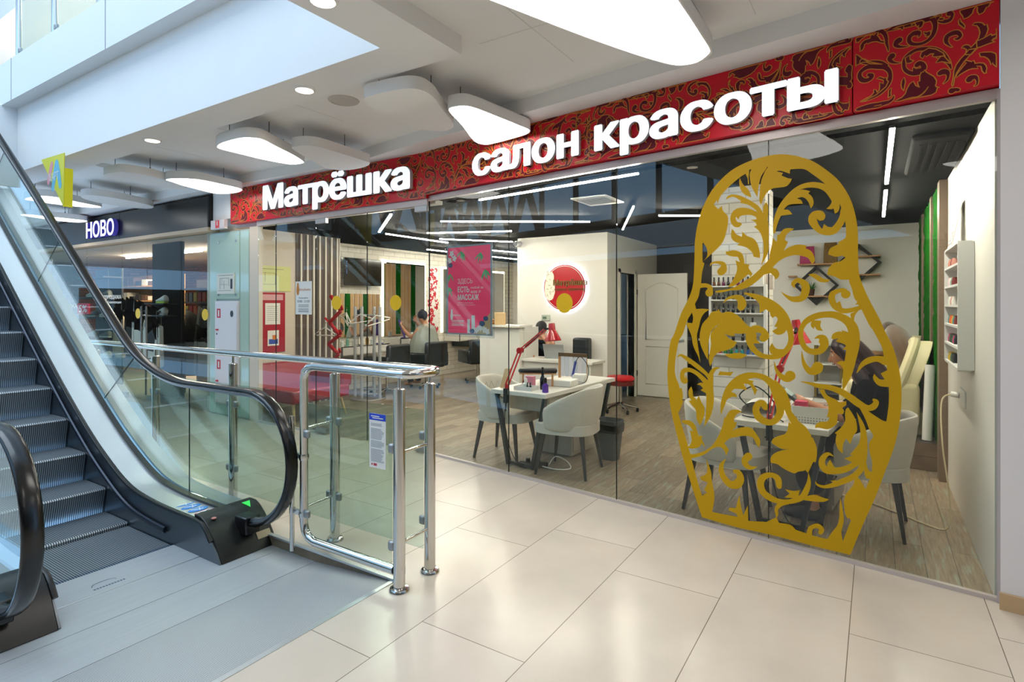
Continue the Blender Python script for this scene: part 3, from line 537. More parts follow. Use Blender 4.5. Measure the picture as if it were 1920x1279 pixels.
# ------------------------------------------------------------------ mall shell
mb = MB()
mb.box(-2.303, 9, -9, 3.2, -0.1, 0)
mb.box(-24, -2.303, 2.36, 3.2, -0.1, 0)
mb.box(-24, -2.303, -9, 0.42, -0.1, 0)
mb.prism([(-24, 3.2), (9, 3.2), (9, 3.95), G(0.02, 0, 0)[:2], G(-4.565, 0, 0)[:2], (-24, 4.562)], lambda u, v, d: (u, v, d), -0.1, 0)
struct('floor', mb, M['tile'], smooth=0)
mb = MB()
mb.prism([G(0.02, 0, 0)[:2], (0.6, 3.96), (0.6, 13), (-8.4, 13), (-8.4, 4.562), G(-4.565, 0, 0)[:2]], lambda u, v, d: (u, v, d), -0.1, -0.001)
struct('floor_salon', mb, M['plank'], smooth=0)
mb = MB(); mb.box(-17.5, -8.4, 4.562, 10, -0.1, -0.001)
M['shopfloor'] = mat('grey_shop_floor', '#8d8275', 0.35, noise=0.08, nscale=2)
struct('floor_shop', mb, M['shopfloor'], smooth=0)
mb = MB(); mb.box(-24, -2.303, 2.352, 2.362, -0.12, 0.0)
struct('trim_1', mb, M['stone'], smooth=0)
mb = MB(); mb.box(-9, -2.31, 2.345, 2.375, 0.0, 0.012)
struct('trim_2', mb, M['alu'], smooth=0)

# ceiling recess, ledge round the atrium, facade strip
mb = MB()
mb.box(-24, -2.23, 2.87, 5.0, 3.30, 3.45)
mb.box(-2.23, 9, -9, 5.0, 3.30, 3.45)
struct('ceiling', mb, M['ceil'], smooth=0)
mb = MB()
for x in (-6.6, -5.4, -4.2, -3.0, -1.8, -0.6, 0.6):
    mb.box(x, x+0.004, 2.87 if x < -2.23 else 1.0, 3.6, 3.2985, 3.2995)
mb.box(-2.2, 4, 3.02, 3.024, 3.2985, 3.2995)
struct('ceiling_seams', mb, mat('ceiling_joint', '#d9d6d1', 0.8), smooth=0)
mb = MB()
mb.prism([(-24, 2.52), (-2.6, 2.52), (-2.6, -9), (-2.23, -9), (-2.23, 2.87), (-24, 2.87)], lambda u, v, d: (u, v, d), 3.18, 3.95)
struct('ceiling_ledge', mb, M['white'], smooth=0)
mb = MB()
mb.prism([G(-4.6, 0, 0.33)[:2], G(3.0, 0, 0.33)[:2], G(3.0, 0, -0.5)[:2], (-3.9, 5.0), (-24, 5.0), (-24, 4.1), G(-5.4, 0, 0.30)[:2]], lambda u, v, d: (u, v, d), 3.18, 3.31)
struct('ceiling_beam', mb, M['white'], smooth=0)
# upper floor edge, slab and upper ceiling
mb = MB(); mb.box(-24, -2.2, 2.37, 2.62, 3.95, 4.434)
struct('trim_3', mb, M['white_cool'], smooth=0)
mb = MB()
for x in (-6.01, -8.42, -3.6):
    mb.box(x, x+0.006, 2.366, 2.371, 3.95, 4.434)
struct('trim_4', mb, M['alu_dull'], smooth=0)
mb = MB(); mb.box(-24, 9, 2.62, 9, 3.95, 4.3)
struct('ceiling_slab', mb, M['ceil'], smooth=0)
mb = MB(); mb.box(-8.78, -8.74, 1.9, 2.52, 3.0, 3.95)
struct('trim_5', mb, M['white_cool'], smooth=0)
mb = MB(); mb.box(-24, -2, 4.0, 9, 6.9, 7.1); mb.box(-24, -2, 3.6, 4.0, 6.75, 7.6)
struct('ceiling_upper', mb, M['white'], smooth=0)
mb = MB(); mb.box(-24, -2, 8.0, 8.1, 4.3, 6.9)
struct('wall_upper', mb, mat('upper_shop_wall', '#cfc8a8', 0.6, noise=0.1, nscale=2), smooth=0)

# walls of the hall behind the viewpoint and round the atrium, with a skylight on trusses
mb = MB()
mb.box(-26, 9.2, -9.2, -9, 0, 3.3)
mb.box(9, 9.2, -9, 5, 0, 3.45)
struct('wall_back', mb, mat('hall_wall', '#8d857c', 0.6), smooth=0)
mb = MB()
mb.box(-26, -2.6, -6.2, -5.9, 3.2, 4.2); 
mb.box(-24.2, -24, -9, 4.5, 2.97, 4.6)
mb.box(-2.6, -2.4, -9, 2.5, 4.4, 9.8)
struct('wall_atrium', mb, M['white_cool'], smooth=0)
mb = MB()
for k in range(8):
    y = -9+1.9*k
    mb.box(-24.2, -24, y-0.06, y+0.06, 4.6, 9.8)
    if k < 7: mb.bar((-24.1, y, 4.6), (-24.1, y+1.9, 9.6), 0.22, 0.22); mb.bar((-24.1, y+1.9, 4.6), (-24.1, y, 9.6), 0.22, 0.22)
mb.box(-24.2, -24, -9, 4.5, 7.0, 7.2)
for k in range(12):
    x = -24+1.95*k
    mb.box(x-0.06, x+0.06, -9.2, -9, 4.2, 9.8)
    if k < 4: mb.bar((x, -9.1, 4.3), (x+1.95, -9.1, 9.6), 0.22, 0.22); mb.bar((x+1.95, -9.1, 4.3), (x, -9.1, 9.6), 0.22, 0.22)
mb.box(-24, -2.6, -9.2, -9, 6.9, 7.1)
struct('trim_12', mb, mat('glazing_braces', '#15191f', 0.5, 0.3), smooth=0)
mb = MB(); mb.box(-24.2, -24, -9, 0.4, 0, 2.18)
struct('wall_end', mb, mat('end_wall_brown', '#4d4137', 0.7), smooth=0)
mb = MB(); mb.box(-26, -2.6, -9, -5.9, 3.9, 4.2)
struct('ceiling_gallery', mb, M['white'], smooth=0)
mb = MB()
mb.box(-26, -11.9, -9, 4.4, 9.6, 9.9); mb.box(-2.9, -2.2, -9, 4.4, 9.6, 9.9)
mb.box(-11.9, -2.9, -9, -4.3, 9.6, 9.9); mb.box(-11.9, -2.9, 1.7, 4.4, 9.6, 9.9)
struct('ceiling_roof', mb, M['white'], smooth=0)
mb = MB()
for k in range(6):
    x = -11.9+1.8*k
    mb.bar((x, -4.3, 9.7), (x, 1.7, 9.7), 0.12, 0.3)
    if k < 5:
        mb.bar((x, -4.3, 9.7), (x+1.8, -1.3, 9.7), 0.09); mb.bar((x+1.8, -4.3, 9.7), (x, -1.3, 9.7), 0.09)
        mb.bar((x, -1.3, 9.7), (x+1.8, 1.7, 9.7), 0.09); mb.bar((x+1.8, -1.3, 9.7), (x, 1.7, 9.7), 0.09)
struct('trim_6', mb, mat('dark_steel_truss', '#20242a', 0.5, 0.5), smooth=0)
# right-hand white pier with its tile plinth
mb = MB()
def gbox(mb, s0, s1, d0, d1, z0, z1):
    c = [(s0, d0), (s1, d0), (s1, d1), (s0, d1)]
    vs = [G(s, z, d) for z in (z0, z1) for s, d in c]
    mb.add(vs, [(0, 1, 2, 3), (7, 6, 5, 4), (0, 4, 5, 1), (1, 5, 6, 2), (2, 6, 7, 3), (3, 7, 4, 0)])
    return mb
gbox(mb, 0.012, 2.4, 0.085, -0.3, 0, 3.3)
struct('wall_right', mb, mat('pier_paint', '#f0ebeb', 0.5, noise=0.015, nscale=2), smooth=0)
mb = MB(); gbox(mb, 0.008, 2.4, 0.105, 0.085, 0, 0.085)
struct('baseboard_right', mb, M['base'], smooth=0)

# ------------------------------------------------------------------ salon shell
mb = MB(); mb.box(0.54, 0.66, 3.97, 13, 0, 2.72)
struct('wall_salon_right', mb, M['salonwall'], smooth=0)
mb = MB(); mb.box(-8.4, 0.66, 4.72, 13, 2.7, 2.8)
mb.prism([G(-4.5, 0, -0.06)[:2], G(0.0, 0, -0.06)[:2], (0.66, 4.72), (-3.97, 4.72)], lambda u, v, d: (u, v, d), 2.7, 2.8)
struct('ceiling_salon', mb, M['blackceil'], smooth=0)
mb = MB(); mb.box(-8.36, -8.2, 6.5, 13, 0, 2.7)
struct('wall_brick', mb, M['brickw'], smooth=0)
mb = MB(); mb.box(-8.36, -7.65, 4.62, 6.5, 0, 2.7)
struct('wall_left', mb, M['beigewall'], smooth=0)
mb = MB(); mb.box(-8.4, -3.6, 12.8, 12.95, 0, 2.7)
struct('wall_far', mb, M['salonwall'], smooth=0)
mb = MB(); mb.box(-5.13, -3.49, 8.15, 8.27, 0, 2.7)
mb.box(-3.6, -3.49, 8.27, 8.66, 0, 2.7); mb.box(-3.6, -3.49, 9.31, 10.6, 0, 2.7); mb.box(-3.6, -3.49, 8.66, 9.31, 2.1, 2.7)
mb.box(-5.13, -5.01, 8.27, 12.8, 0, 2.7)
struct('wall_logo', mb, M['salonwall'], smooth=0)
mb = MB(); mb.box(-3.49, -1.55, 10.5, 10.6, 0, 2.7)
struct('wall_dark', mb, M['darkbrown'], smooth=0)
mb = MB(); mb.box(-1.55, 0.54, 9.5, 9.62, 0, 2.7); mb.box(-1.6, -1.5, 9.5, 10.6, 0, 2.7)
struct('wall_salon_back', mb, mat('salon_back_wall', '#e9e5df', 0.6, noise=0.02, nscale=2), smooth=0)
mb = MB(); mb.box(-1.34, -0.86, 5.68, 6.15, 0, 2.7)
struct('wall_column', mb, M['brickw'], smooth=0)
# door frame and its open leaf
mb = MB()
mb.box(-3.62, -3.47, 8.60, 8.66, 0, 2.16); mb.box(-3.62, -3.47, 9.31, 9.37, 0, 2.16); mb.box(-3.62, -3.47, 8.60, 9.37, 2.1, 2.16)
M['doorwhite'] = mat('white_door_paint', '#ebe6dc', 0.4)
struct('trim_7', mb, M['doorwhite'], smooth=0)
# platform with step along the right wall
M['platform'] = grid_mat('step_tiles', '#7d6a57', '#6a5847', '#4a4038', 0.6, 0.13, ('XY', 'Z', 'Y'), msize=0.003, rough=0.45, noise=0.25, nscale=6, bump=0.05)
mb = MB(); mb.box(-0.75, 0.54, 6.66, 9.5, 0, 0.26)
struct('floor_platform', mb, M['platform'], bevel=0.004)

# ------------------------------------------------------------------ glass front
def pane_x(name, x0, x1, y, z0, z1):
    mb = MB(); mb.box(x0+0.003, x1-0.003, y, y+0.010, z0, z1)
    return struct(name, mb, M['glass'], smooth=0)
pane_x('window_1', -6.99, -6.602, 4.55, 0.02, 2.64)
pane_x('window_2', -6.602, -5.801, 4.55, 0.02, 2.64)
d1 = pane_x('door_1', -5.801, -4.903, 4.55, 0.02, 2.62)
d2 = pane_x('door_2', -4.903, -3.985, 4.55, 0.02, 2.62)
for d, xs in ((d1, (-5.79, -5.6)), (d2, (-4.16, -3.99))):
    m2 = MB()
    m2.box(xs[0], xs[1], 4.535, 4.575, 0.015, 0.07); m2.box(xs[0], xs[1], 4.535, 4.575, 2.57, 2.63)
    m2.build('patch_fitting', M['alu_dull'], d, smooth=0)
GS = [-4.56, -3.45, -2.309, -1.157, 0.0]
for i in range(4):
    mb = MB(); gbox(mb, GS[i]+0.002, GS[i+1]-0.002, 0.005, -0.005, 0.02, 2.69)
    struct('window_%d' % (3+i), mb, M['glass'], smooth=0)
mb = MB()
for s in GS[1:4]: gbox(mb, s-0.0015, s+0.0015, 0.006, -0.006, 0.02, 2.69)
gbox(mb, -4.568, -4.56, 0.006, -0.006, 0.02, 2.69)
mb.box(-6.604, -6.600, 4.549, 4.561, 0.02, 2.64); mb.box(-5.803, -5.799, 4.549, 4.561, 0.02, 2.64); mb.box(-4.905, -4.901, 4.549, 4.561, 0.02, 2.64)
struct('trim_8', mb, mat('dark_glass_edge', '#2b302d', 0.9, 0, 0.05), smooth=0)
mb = MB(); gbox(mb, -4.57, 0.006, 0.02, -0.02, 2.672, 2.728)
mb.box(-6.99, -3.98, 4.53, 4.58, 2.63, 2.70)
struct('trim_9', mb, mat('track_paint', '#b9b0af', 0.4, 0.3), smooth=0)
mb = MB(); gbox(mb, -4.57, 0.006, 0.016, -0.016, 0.0, 0.022); mb.box(-6.99, -5.81, 4.54, 4.575, 0.0, 0.022)
struct('trim_10', mb, mat('floor_track', '#cfc4bf', 0.4, 0.3), smooth=0)
mb = MB(); gbox(mb, -0.002, 0.012, 0.03, -0.03, 0.0, 2.72)
struct('trim_11', mb, mat('end_channel', '#bfb8ba', 0.4, 0.3), smooth=0)
# header wall above the glass
mb = MB(); mb.box(-17.5, -3.95, 4.63, 4.75, 2.66, 3.2)
struct('wall_header', mb, M['white'], smooth=0)
mb = MB(); gbox(mb, -4.57, 0.0, -0.22, -0.34, 2.70, 3.2)
struct('wall_header_glass', mb, M['white'], smooth=0)
mb = MB(); mb.box(-7.99, -7.56, 4.50, 4.62, 2.78, 3.17)
struct('trim_13', mb, M['white'], smooth=0)

# ------------------------------------------------------------------ gold doll outline on the right-hand panes
def gdec(u, v, d): return G(u/1000, v/1000, 0.0055+d)
mb = MB()
mb.prism([leaf_outline(DECAL['ring'][0]), leaf_outline(DECAL['ring'][1])], gdec, 0.0002, 0.0008, False)
for i, P in enumerate(DECAL['P']):
    mb.prism(leaf_outline(P), gdec, 0.0010+0.00001*i, 0.0002, False)
for i, P in enumerate(DECAL['S']):
    add_stroke(mb, P, gdec, 0.0020+0.00001*i, None)
o = mb.build('doll_decal', M['gold'], smooth=0)
tag(o, 'big gold nesting-doll outline filled with leaf scrolls on the right-hand shop glass', 'decal')
# ------------------------------------------------------------------ red shop sign
def letter_parts(txt, fn, ext, box, parent, mats, bold, name='letter'):
    """each letter of a word its own mesh, laid out so that the ink of the word fills box"""
    def ink(t):
        vs, fs = glyphs(t, bold)
        xs = [v.x for v in vs]; ys = [v.y for v in vs]
        return min(xs), max(xs), min(ys), max(ys)
    X0, X1, Y0, Y1 = ink(txt)
    su = (box[1]-box[0])/(X1-X0); sv = (box[3]-box[2])/(Y1-Y0)
    for i, ch in enumerate(txt):
        if ch == ' ': continue
        a = ink(ch); e = ink(txt[:i+1])[1]
        x1 = e; x0 = e-(a[1]-a[0])
        b = (box[0]+(x0-X0)*su, box[0]+(x1-X0)*su, box[2]+(a[2]-Y0)*sv, box[2]+(a[3]-Y0)*sv)
        mb = text_mb(ch, 1, fn, ext, bold, b)
        # front faces lit, sides plain
        ds = fn(0, 0, 1); d0 = fn(0, 0, 0); ax = Vector(ds)-Vector(d0)
        for k, f in enumerate(mb.f):
            p = [Vector(mb.v[j]) for j in f[:3]]
            nrm = (p[1]-p[0]).cross(p[2]-p[0])
            mb.mi[k] = 0 if nrm.length > 0 and abs(nrm.normalized().dot(ax)) > 0.7 else 1
        mb.build(name, mats, parent, smooth=0, weld=False)
def scroll_pattern(mb, u0, u1, v0, v1, fn, seed):
    """leaf scrolls in maroon with gold outlines, cropped to the panel"""
    k = 0; sc = 0.00050; u = u0+0.30; n = 0
    while u < u1+0.45:
        fl = -1 if k % 2 else 1; uc = u; vc = (v0+v1)/2
        T = lambda p: (uc+fl*(p[1]-1350)*sc, vc+(p[0]+1130)*sc*fl)
        C = lambda q: (min(max(q[0], u0+0.004), u1-0.004), min(max(q[1], v0+0.004), v1-0.004))
        ok = lambda Q: u0 < sum(q[0] for q in Q)/len(Q) < u1 and v0-0.02 < sum(q[1] for q in Q)/len(Q) < v1+0.02
        for P in DECAL['P']:
            Q = [T(p) for p in P]
            if not ok(Q): continue
            Q = [C(q) for q in Q]; n += 1
            mb.slot(1); mb.prism(Q, fn, 0.0010+0.00001*n, None)
            mb.slot(2); R_ = [q+(0.0055,) for q in Q]; add_stroke(mb, R_+[R_[0]], fn, 0.0026+0.00001*n, None, 1)
        for P in DECAL['S']:
            Q = [T(p) for p in P]
            if not ok(Q): continue
            Q = [C(q) for q in Q]; n += 1
            mb.slot(2); add_stroke(mb, [q+(p[2]*sc+0.009,) for q, p in zip(Q, P)], fn, 0.0008+0.00001*n, None, 4)
            mb.slot(1); add_stroke(mb, [q+(p[2]*sc,) for q, p in zip(Q, P)], fn, 0.0016+0.00001*n, None, 4)
        u += 1.12; k += 1
sg = thing('shop_sign', 'long red fascia sign with scroll pattern and white lit lettering over the salon glass', 'sign', (-3.95, 4.45, 2.70))
y0 = 4.50
f1 = lambda u, v, d: (u, y0-d, v)
mb = MB(); mb.box(-7.55, -3.965, y0, 4.615, 2.70, 3.178)
scroll_pattern(mb, -7.54, -3.97, 2.705, 3.172, f1, 3)
mb.build('sign_panel', [M['red'], M['maroon'], M['goldline']], sg, smooth=0)
f2 = lambda u, v, d: G(u, v, 0.075+d)
mb = MB(); gbox(mb, -4.572, -0.662, 0.075, -0.2, 2.735, 3.178)
scroll_pattern(mb, -4.56, -0.67, 2.738, 3.174, f2, 5)
mb.build('sign_panel', [M['red'], M['maroon'], M['goldline']], sg, smooth=0)
mb = MB(); gbox(mb, -0.655, 0.008, 0.075, -0.2, 2.735, 3.178)
scroll_pattern(mb, -0.645, 0.0, 2.738, 3.174, f2, 11)
mb.build('sign_panel', [M['red'], M['maroon'], M['goldline']], sg, smooth=0)
letter_parts('Матрёшка', lambda u, v, d: (u, y0-0.012-d, v), 0.045, (-6.725, -4.14, 2.723, 3.135), sg, [M['letter'], M['letterside']], 0.055)
letter_parts('салон красоты', lambda u, v, d: G(u, v, 0.087+d), 0.03, (-3.815, -0.724, 2.728, 3.01), sg, [M['letter'], M['letterside']], 0.045)

# ------------------------------------------------------------------ pendant lamps and baffles
def smooth_loop(P): return [(a/1000, b/1000) for a, b in crom([(float(x), float(y)) for x, y in P], 3, True)]
def pendant(key, label, lit, z0=3.07, th=0.09, top=3.30, pts=None):
    P = smooth_loop(pts or LAMP[key])
    cx = sum(p[0] for p in P)/len(P); cy = sum(p[1] for p in P)/len(P)
    t = thing('pendant_lamp' if lit else 'ceiling_baffle', label, 'lamp' if lit else 'ceiling panel', (cx, cy, z0), 0, 'lit pendant lamps under the mall ceiling' if lit else 'unlit ceiling baffles between the lamps')
    idf = lambda u, v, d: (u, v, d)
    ins = lambda k: [(cx+(x-cx)*k, cy+(y-cy)*k) for x, y in P]
    mb = MB()
    if lit:
        mb.prism([P, ins(0.975)], idf, z0, z0+th)
        mb.prism(P, idf, z0+th, z0+th-0.004)
        mb.build('housing', M['white'], t, smooth=40)
        MB().prism(ins(0.972), idf, z0+0.004, z0+0.012).build('diffuser', M['lamp'], t, smooth=0)
    else:
        mb.prism(P, idf, z0, z0+th)
        mb.build('panel', M['white'], t, smooth=40)
    n = len(P)
    for i in (0, n//3, 2*n//3):
        x = cx+(P[i][0]-cx)*0.72; y = cy+(P[i][1]-cy)*0.72
        tp = 3.18 if (y < 2.87 and x < -2.23) or y > 3.62-0.12*(x+2)+0.02 else top
        if tp-z0-th > 0.02:
            w = MB(); w.cyl((x, y, z0+th), (x, y, tp-0.001), 0.0035, n=6); w.cyl((x, y, z0+th), (x, y, z0+th+0.03), 0.008, n=8)
            w.build('wire', M['wire'], t)
    return t
pendant('A', 'lit rounded-triangle pendant lamp hanging just left of the word салон', True)
pendant('B', 'lit rounded-triangle pendant lamp hanging above the first letters of Матрёшка', True)
pendant('C', 'lit rounded-triangle pendant lamp beside the left end of the red sign', True)
pendant('D', 'lit pendant lamp behind the yellow triangular sign', True)
pendant('E', 'lit pendant lamp partly behind the escalator handrail, farthest along the mall', True)
bigpts = LAMP['big']+[(-830, 2000), (-960, 1800), (-1250, 1700), (-1560, 1720), (-1720, 1860), (-1690, 2040)]
pendant('big', 'largest lit pendant lamp, close overhead above the word красоты', True, pts=bigpts)
pendant('a', 'unlit white baffle panel touching the lamp left of the word салон', False)
pendant('b', 'unlit white baffle panel above the middle of the word Матрёшка', False)
pendant('c', 'unlit white baffle panel between two lit lamps near the yellow sign', False)
pendant('d', 'unlit white baffle panel above the НОВО fascia', False)
for k, (dx, dy) in enumerate(((1.2, -3.2), (2.6, -0.6), (3.4, -4.4))):      # unseen lamp copies, added to light the hall near the viewpoint
    pendant('A', ('added unseen lit pendant lamp over the hall behind the viewpoint', 'added unseen lit pendant lamp over the hall right of the pier', 'added unseen lit pendant lamp at the far back of the hall')[k], True,
            pts=[(x+dx*1000+1500, y+dy*1000-600) for x, y in LAMP['A']])

def downlight(x, y, z, label, r=0.075, lit=True):
    t = thing('downlight' if lit else 'ceiling_speaker', label, 'lamp' if lit else 'speaker', (x, y, z), 0, 'recessed downlights' if lit else None)
    mb = MB(); mb.lathe([(r*0.82, -0.004), (r*0.86, -0.012), (r*1.05, -0.006), (r*1.08, 0)], (x, y, z), 28)
    if lit:
        mb.build('ring', M['white'], t)
        MB().lathe([(r*0.8, -0.0135), (r*0.8, -0.008)], (x, y, z), 28).build('glow_disc', M['down'], t)
    else:
        mb.lathe([(r*0.86, -0.009), (r*0.86, -0.006)], (x, y, z), 28)
        mb.build('grille', mat('speaker_grille', '#c2bcb4', 0.6), t)
downlight(-3.57, 2.70, 3.18, 'round lit downlight in the ledge left of the unlit baffle')
downlight(-5.91, 2.73, 3.18, 'round lit downlight in the ledge above the escalator handrail')
downlight(-2.44, 1.96, 3.18, 'round lit downlight at the top edge, beside the atrium corner')
downlight(-3.77, 3.24, 3.30, 'round grey ceiling speaker left of the big unlit baffle', 0.12, False)
downlight(-8.0, 3.15, 3.30, 'round grey ceiling speaker near the left baffle', 0.10, False)
downlight(-10.0, 5.4, 6.9, 'round lit downlight in the upper floor ceiling', 0.12)

# ------------------------------------------------------------------ upper floor railing
t = thing('upper_railing', 'steel and glass railing along the upper floor edge', 'railing', (-7.3, 2.45, 4.434))
for x in (-8.46, -7.42, -6.33, -5.2):
    p = MB().cyl((x, 2.45, 4.434), (x, 2.45, 5.5), 0.028).build('post', M['chrome'], t)
    for z in (4.55, 5.2):
        MB().obox((x+0.05, 2.45, z), (0.06, 0.03, 0.05)).build('glass_clamp', M['alu_dull'], p, bevel=0.006)
for x0, x1 in ((-8.40, -7.48), (-7.36, -6.39), (-6.27, -5.26)):
    MB().box(x0, x1, 2.446, 2.454, 4.5, 5.4).build('glass_panel', M['glasse'], t, smooth=0)
MB().cyl((-9.6, 2.45, 5.52), (-4.6, 2.45, 5.52), 0.025).build('handrail', M['chrome'], t)
t = tag(MB().box(-10.3, -9.4, 7.4, 7.45, 4.302, 6.3).build('display_board', mat('pink_board', '#c9a2b8', 0.5), smooth=0), 'pink display board seen through the upper railing', 'board')

# ------------------------------------------------------------------ escalator
es = thing('escalator', 'escalator with ribbed grey steps, glass sides and black handrails rising to the left', 'escalator', (-3.5, 1.6, -0.06))
DECKP = [(-3.45, .182), (-3.9, .182), (-4.3, .195), (-4.65, .245), (-5.0, .385), (-5.4, .60), (-6.0, .99), (-7.0, 1.70), (-8.05, 2.455), (-9.4, 3.42)]
RAILP = [(-3.5, 1.0), (-4.0, 1.0), (-4.45, 1.005), (-4.83, 1.08), (-5.19, 1.235), (-5.68, 1.575), (-6.46, 2.145), (-7.395, 2.82), (-8.345, 3.49), (-9.4, 4.22)]
DK = crom(DECKP, 6); RL = crom(RAILP, 6)
def interp(P, x):
    for a, b in zip(P, P[1:]):
        if b[0] <= x <= a[0]:
            t = (x-a[0])/(b[0]-a[0]); return a[1]+t*(b[1]-a[1])
    return P[0][1] if x > P[0][0] else P[-1][1]
def ribbon(mb, path, y0, y1, dz0=0.0, dz1=0.0, th=0.02):
    """strip along the escalator path between y0 and y1 with thickness"""
    n = len(path); vs = []
    for x, z in path: vs += [(x, y0, z+dz0), (x, y1, z+dz1), (x, y1, z+dz1-th), (x, y0, z+dz0-th)]
    fs = []
    for i in range(n-1):
        for k in range(4): fs.append((4*i+k, 4*i+(k+1) % 4, 4*i+4+(k+1) % 4, 4*i+4+k))
    fs += [(0, 1, 2, 3), (4*n-1, 4*n-2, 4*n-3, 4*n-4)]
    return mb.add(vs, fs)
def ribs(name, c1, c2, period, axis, rough=0.35, metal=0.8, duty=0.5, bump=0.4):
    m = mat(name, c1, rough, metal)
    nt, b = nodes(m)
    tc = nt.nodes.new('ShaderNodeTexCoord'); sep = nt.nodes.new('ShaderNodeSeparateXYZ'); nt.links.new(tc.outputs['Object'], sep.inputs[0])
    a = nt.nodes.new('ShaderNodeMath'); a.operation = 'MULTIPLY'; a.inputs[1].default_value = 1/period; nt.links.new(sep.outputs[axis], a.inputs[0])
    f = nt.nodes.new('ShaderNodeMath'); f.operation = 'FRACT'; nt.links.new(a.outputs[0], f.inputs[0])
    g = nt.nodes.new('ShaderNodeMath'); g.operation = 'GREATER_THAN'; g.inputs[1].default_value = duty; nt.links.new(f.outputs[0], g.inputs[0])
    mx = nt.nodes.new('ShaderNodeMix'); mx.data_type = 'RGBA'; mx.inputs[6].default_value = hx(c1); mx.inputs[7].default_value = hx(c2)
    nt.links.new(g.outputs[0], mx.inputs[0]); nt.links.new(mx.outputs[2], b.inputs['Base Color'])
    if bump:
        bp = nt.nodes.new('ShaderNodeBump'); bp.inputs['Strength'].default_value = bump; bp.inputs['Distance'].default_value = 0.006; bp.invert = True
        nt.links.new(g.outputs[0], bp.inputs['Height']); nt.links.new(bp.outputs[0], b.inputs['Normal'])
    return m
M['stepribs'] = ribs('step_ribs', '#aab2b8', '#4f565c', 0.0135, 'Y', 0.4, 0.6)
M['nose'] = ribs('step_nose', '#d5dade', '#5e666c', 0.0135, 'Y', 0.35, 0.6)
M['plate'] = mat('landing_plate', '#c4c7ca', 0.36, 0.35, noise=0.10, nscale=4, stretch=(14, 0.6, 1))
M['plateribs'] = ribs('ribbed_plate', '#cdced0', '#8f9396', 0.0125, 'X', 0.4, 0.3, 0.6, 0.25)
# steps
NOSE = [(-4.325, -0.06), (-4.66, -0.03), (-5.02, 0.16), (-5.375, 0.38), (-5.715, 0.62), (-6.05, 0.855), (-6.385, 1.09), (-6.72, 1.325), (-7.055, 1.56), (-7.39, 1.795), (-7.725, 2.03), (-8.06, 2.265), (-8.395, 2.5)]
for i, (x, z) in enumerate(NOSE):
    if i+1 < len(NOSE): bx = NOSE[i+1][0]
    else: bx = x-0.335
    if i == 0: x = -4.02
    drop = 0.02 if i == 0 else z-NOSE[i-1][1]
    mb = MB()
    prof = [(bx-0.02, z)]+[(x-0.012, z), (x, z-0.012)]
    if drop > 0.03:
        for k in range(1, 9):
            t = k/8; prof.append((x-0.055*math.sin(t*PI*0.5)**1.4, z-0.012-(drop+0.03)*t))
    else: prof.append((x, z-0.05))
    vs = [(px, y, pz) for px, pz in prof for y in (1.17, 1.985)]
    for k in range(len(prof)-1):
        mb.slot(1 if k == 1 else 0)
        mb.add(vs[2*k:2*k+4], [(0, 1, 3, 2)])
    mb.slot(0)
    lo = prof[-1]
    for y in (1.17, 1.985):
        mb.add([(px, y, pz) for px, pz in prof]+[(bx-0.02, y, lo[1])], [tuple(range(len(prof)+1))])
    o = mb.build('step', [M['stepribs'], M['nose']], es, smooth=30)
# landing plates
mb = MB(); mb.box(-4.02, -3.693, 1.09, 2.01, -0.10, -0.055); mb.build('comb_plate', M['plate'], es, bevel=0.004)
mb = MB()
for k in range(60): 
    y = 1.18+0.0135*k
    mb.box(-4.055, -4.02, y, y+0.006, -0.075, -0.0565)
mb.build('comb_teeth', mat('blue_grey_comb', '#3c5672', 0.35, 0.6), es, smooth=0)
mb = MB(); mb.box(-3.689, -3.352, 0.42, 2.352, -0.10, -0.058); mb.box(-3.348, -3.006, 0.42, 2.352, -0.10, -0.058); mb.build('landing_plate', M['plate'], es, smooth=0)
mb = MB(); mb.add([(-3.003, 0.42, -0.058), (-2.33, 0.42, -0.003), (-2.33, 2.352, -0.003), (-3.003, 2.352, -0.058), (-3.003, 0.42, -0.1), (-2.33, 0.42, -0.1), (-2.33, 2.352, -0.1), (-3.003, 2.352, -0.1)], [(0, 1, 2, 3), (7, 6, 5, 4), (0, 4, 5, 1), (1, 5, 6, 2), (2, 6, 7, 3), (3, 7, 4, 0)])
mb.build('ribbed_ramp', M['plateribs'], es, smooth=0)
mb = MB(); mb.box(-2.331, -2.303, 0.42, 2.36, -0.05, 0.003); mb.build('edge_strip', M['alu'], es, smooth=0)
# worn maker's mark on the comb plate
mb = MB()
fp = lambda u, v, d: (-3.80+v, 1.50+u, -0.0548+d)
add_stroke(mb, [(-0.07, 0.0, 0.004), (-0.05, -0.03, 0.008), (0.0, -0.04, 0.01), (0.05, -0.03, 0.006), (0.06, -0.01, 0.004)], fp, 0.0003, None)
for k in range(11): mb.prism([(-0.075+k*0.015, 0.03), (-0.064+k*0.015, 0.03), (-0.064+k*0.015, 0.048), (-0.075+k*0.015, 0.048)], fp, 0.0003, None)
mb.build('worn_mark', mat('worn_blue_print', '#6a7487', 0.5, 0.3), es, smooth=0)
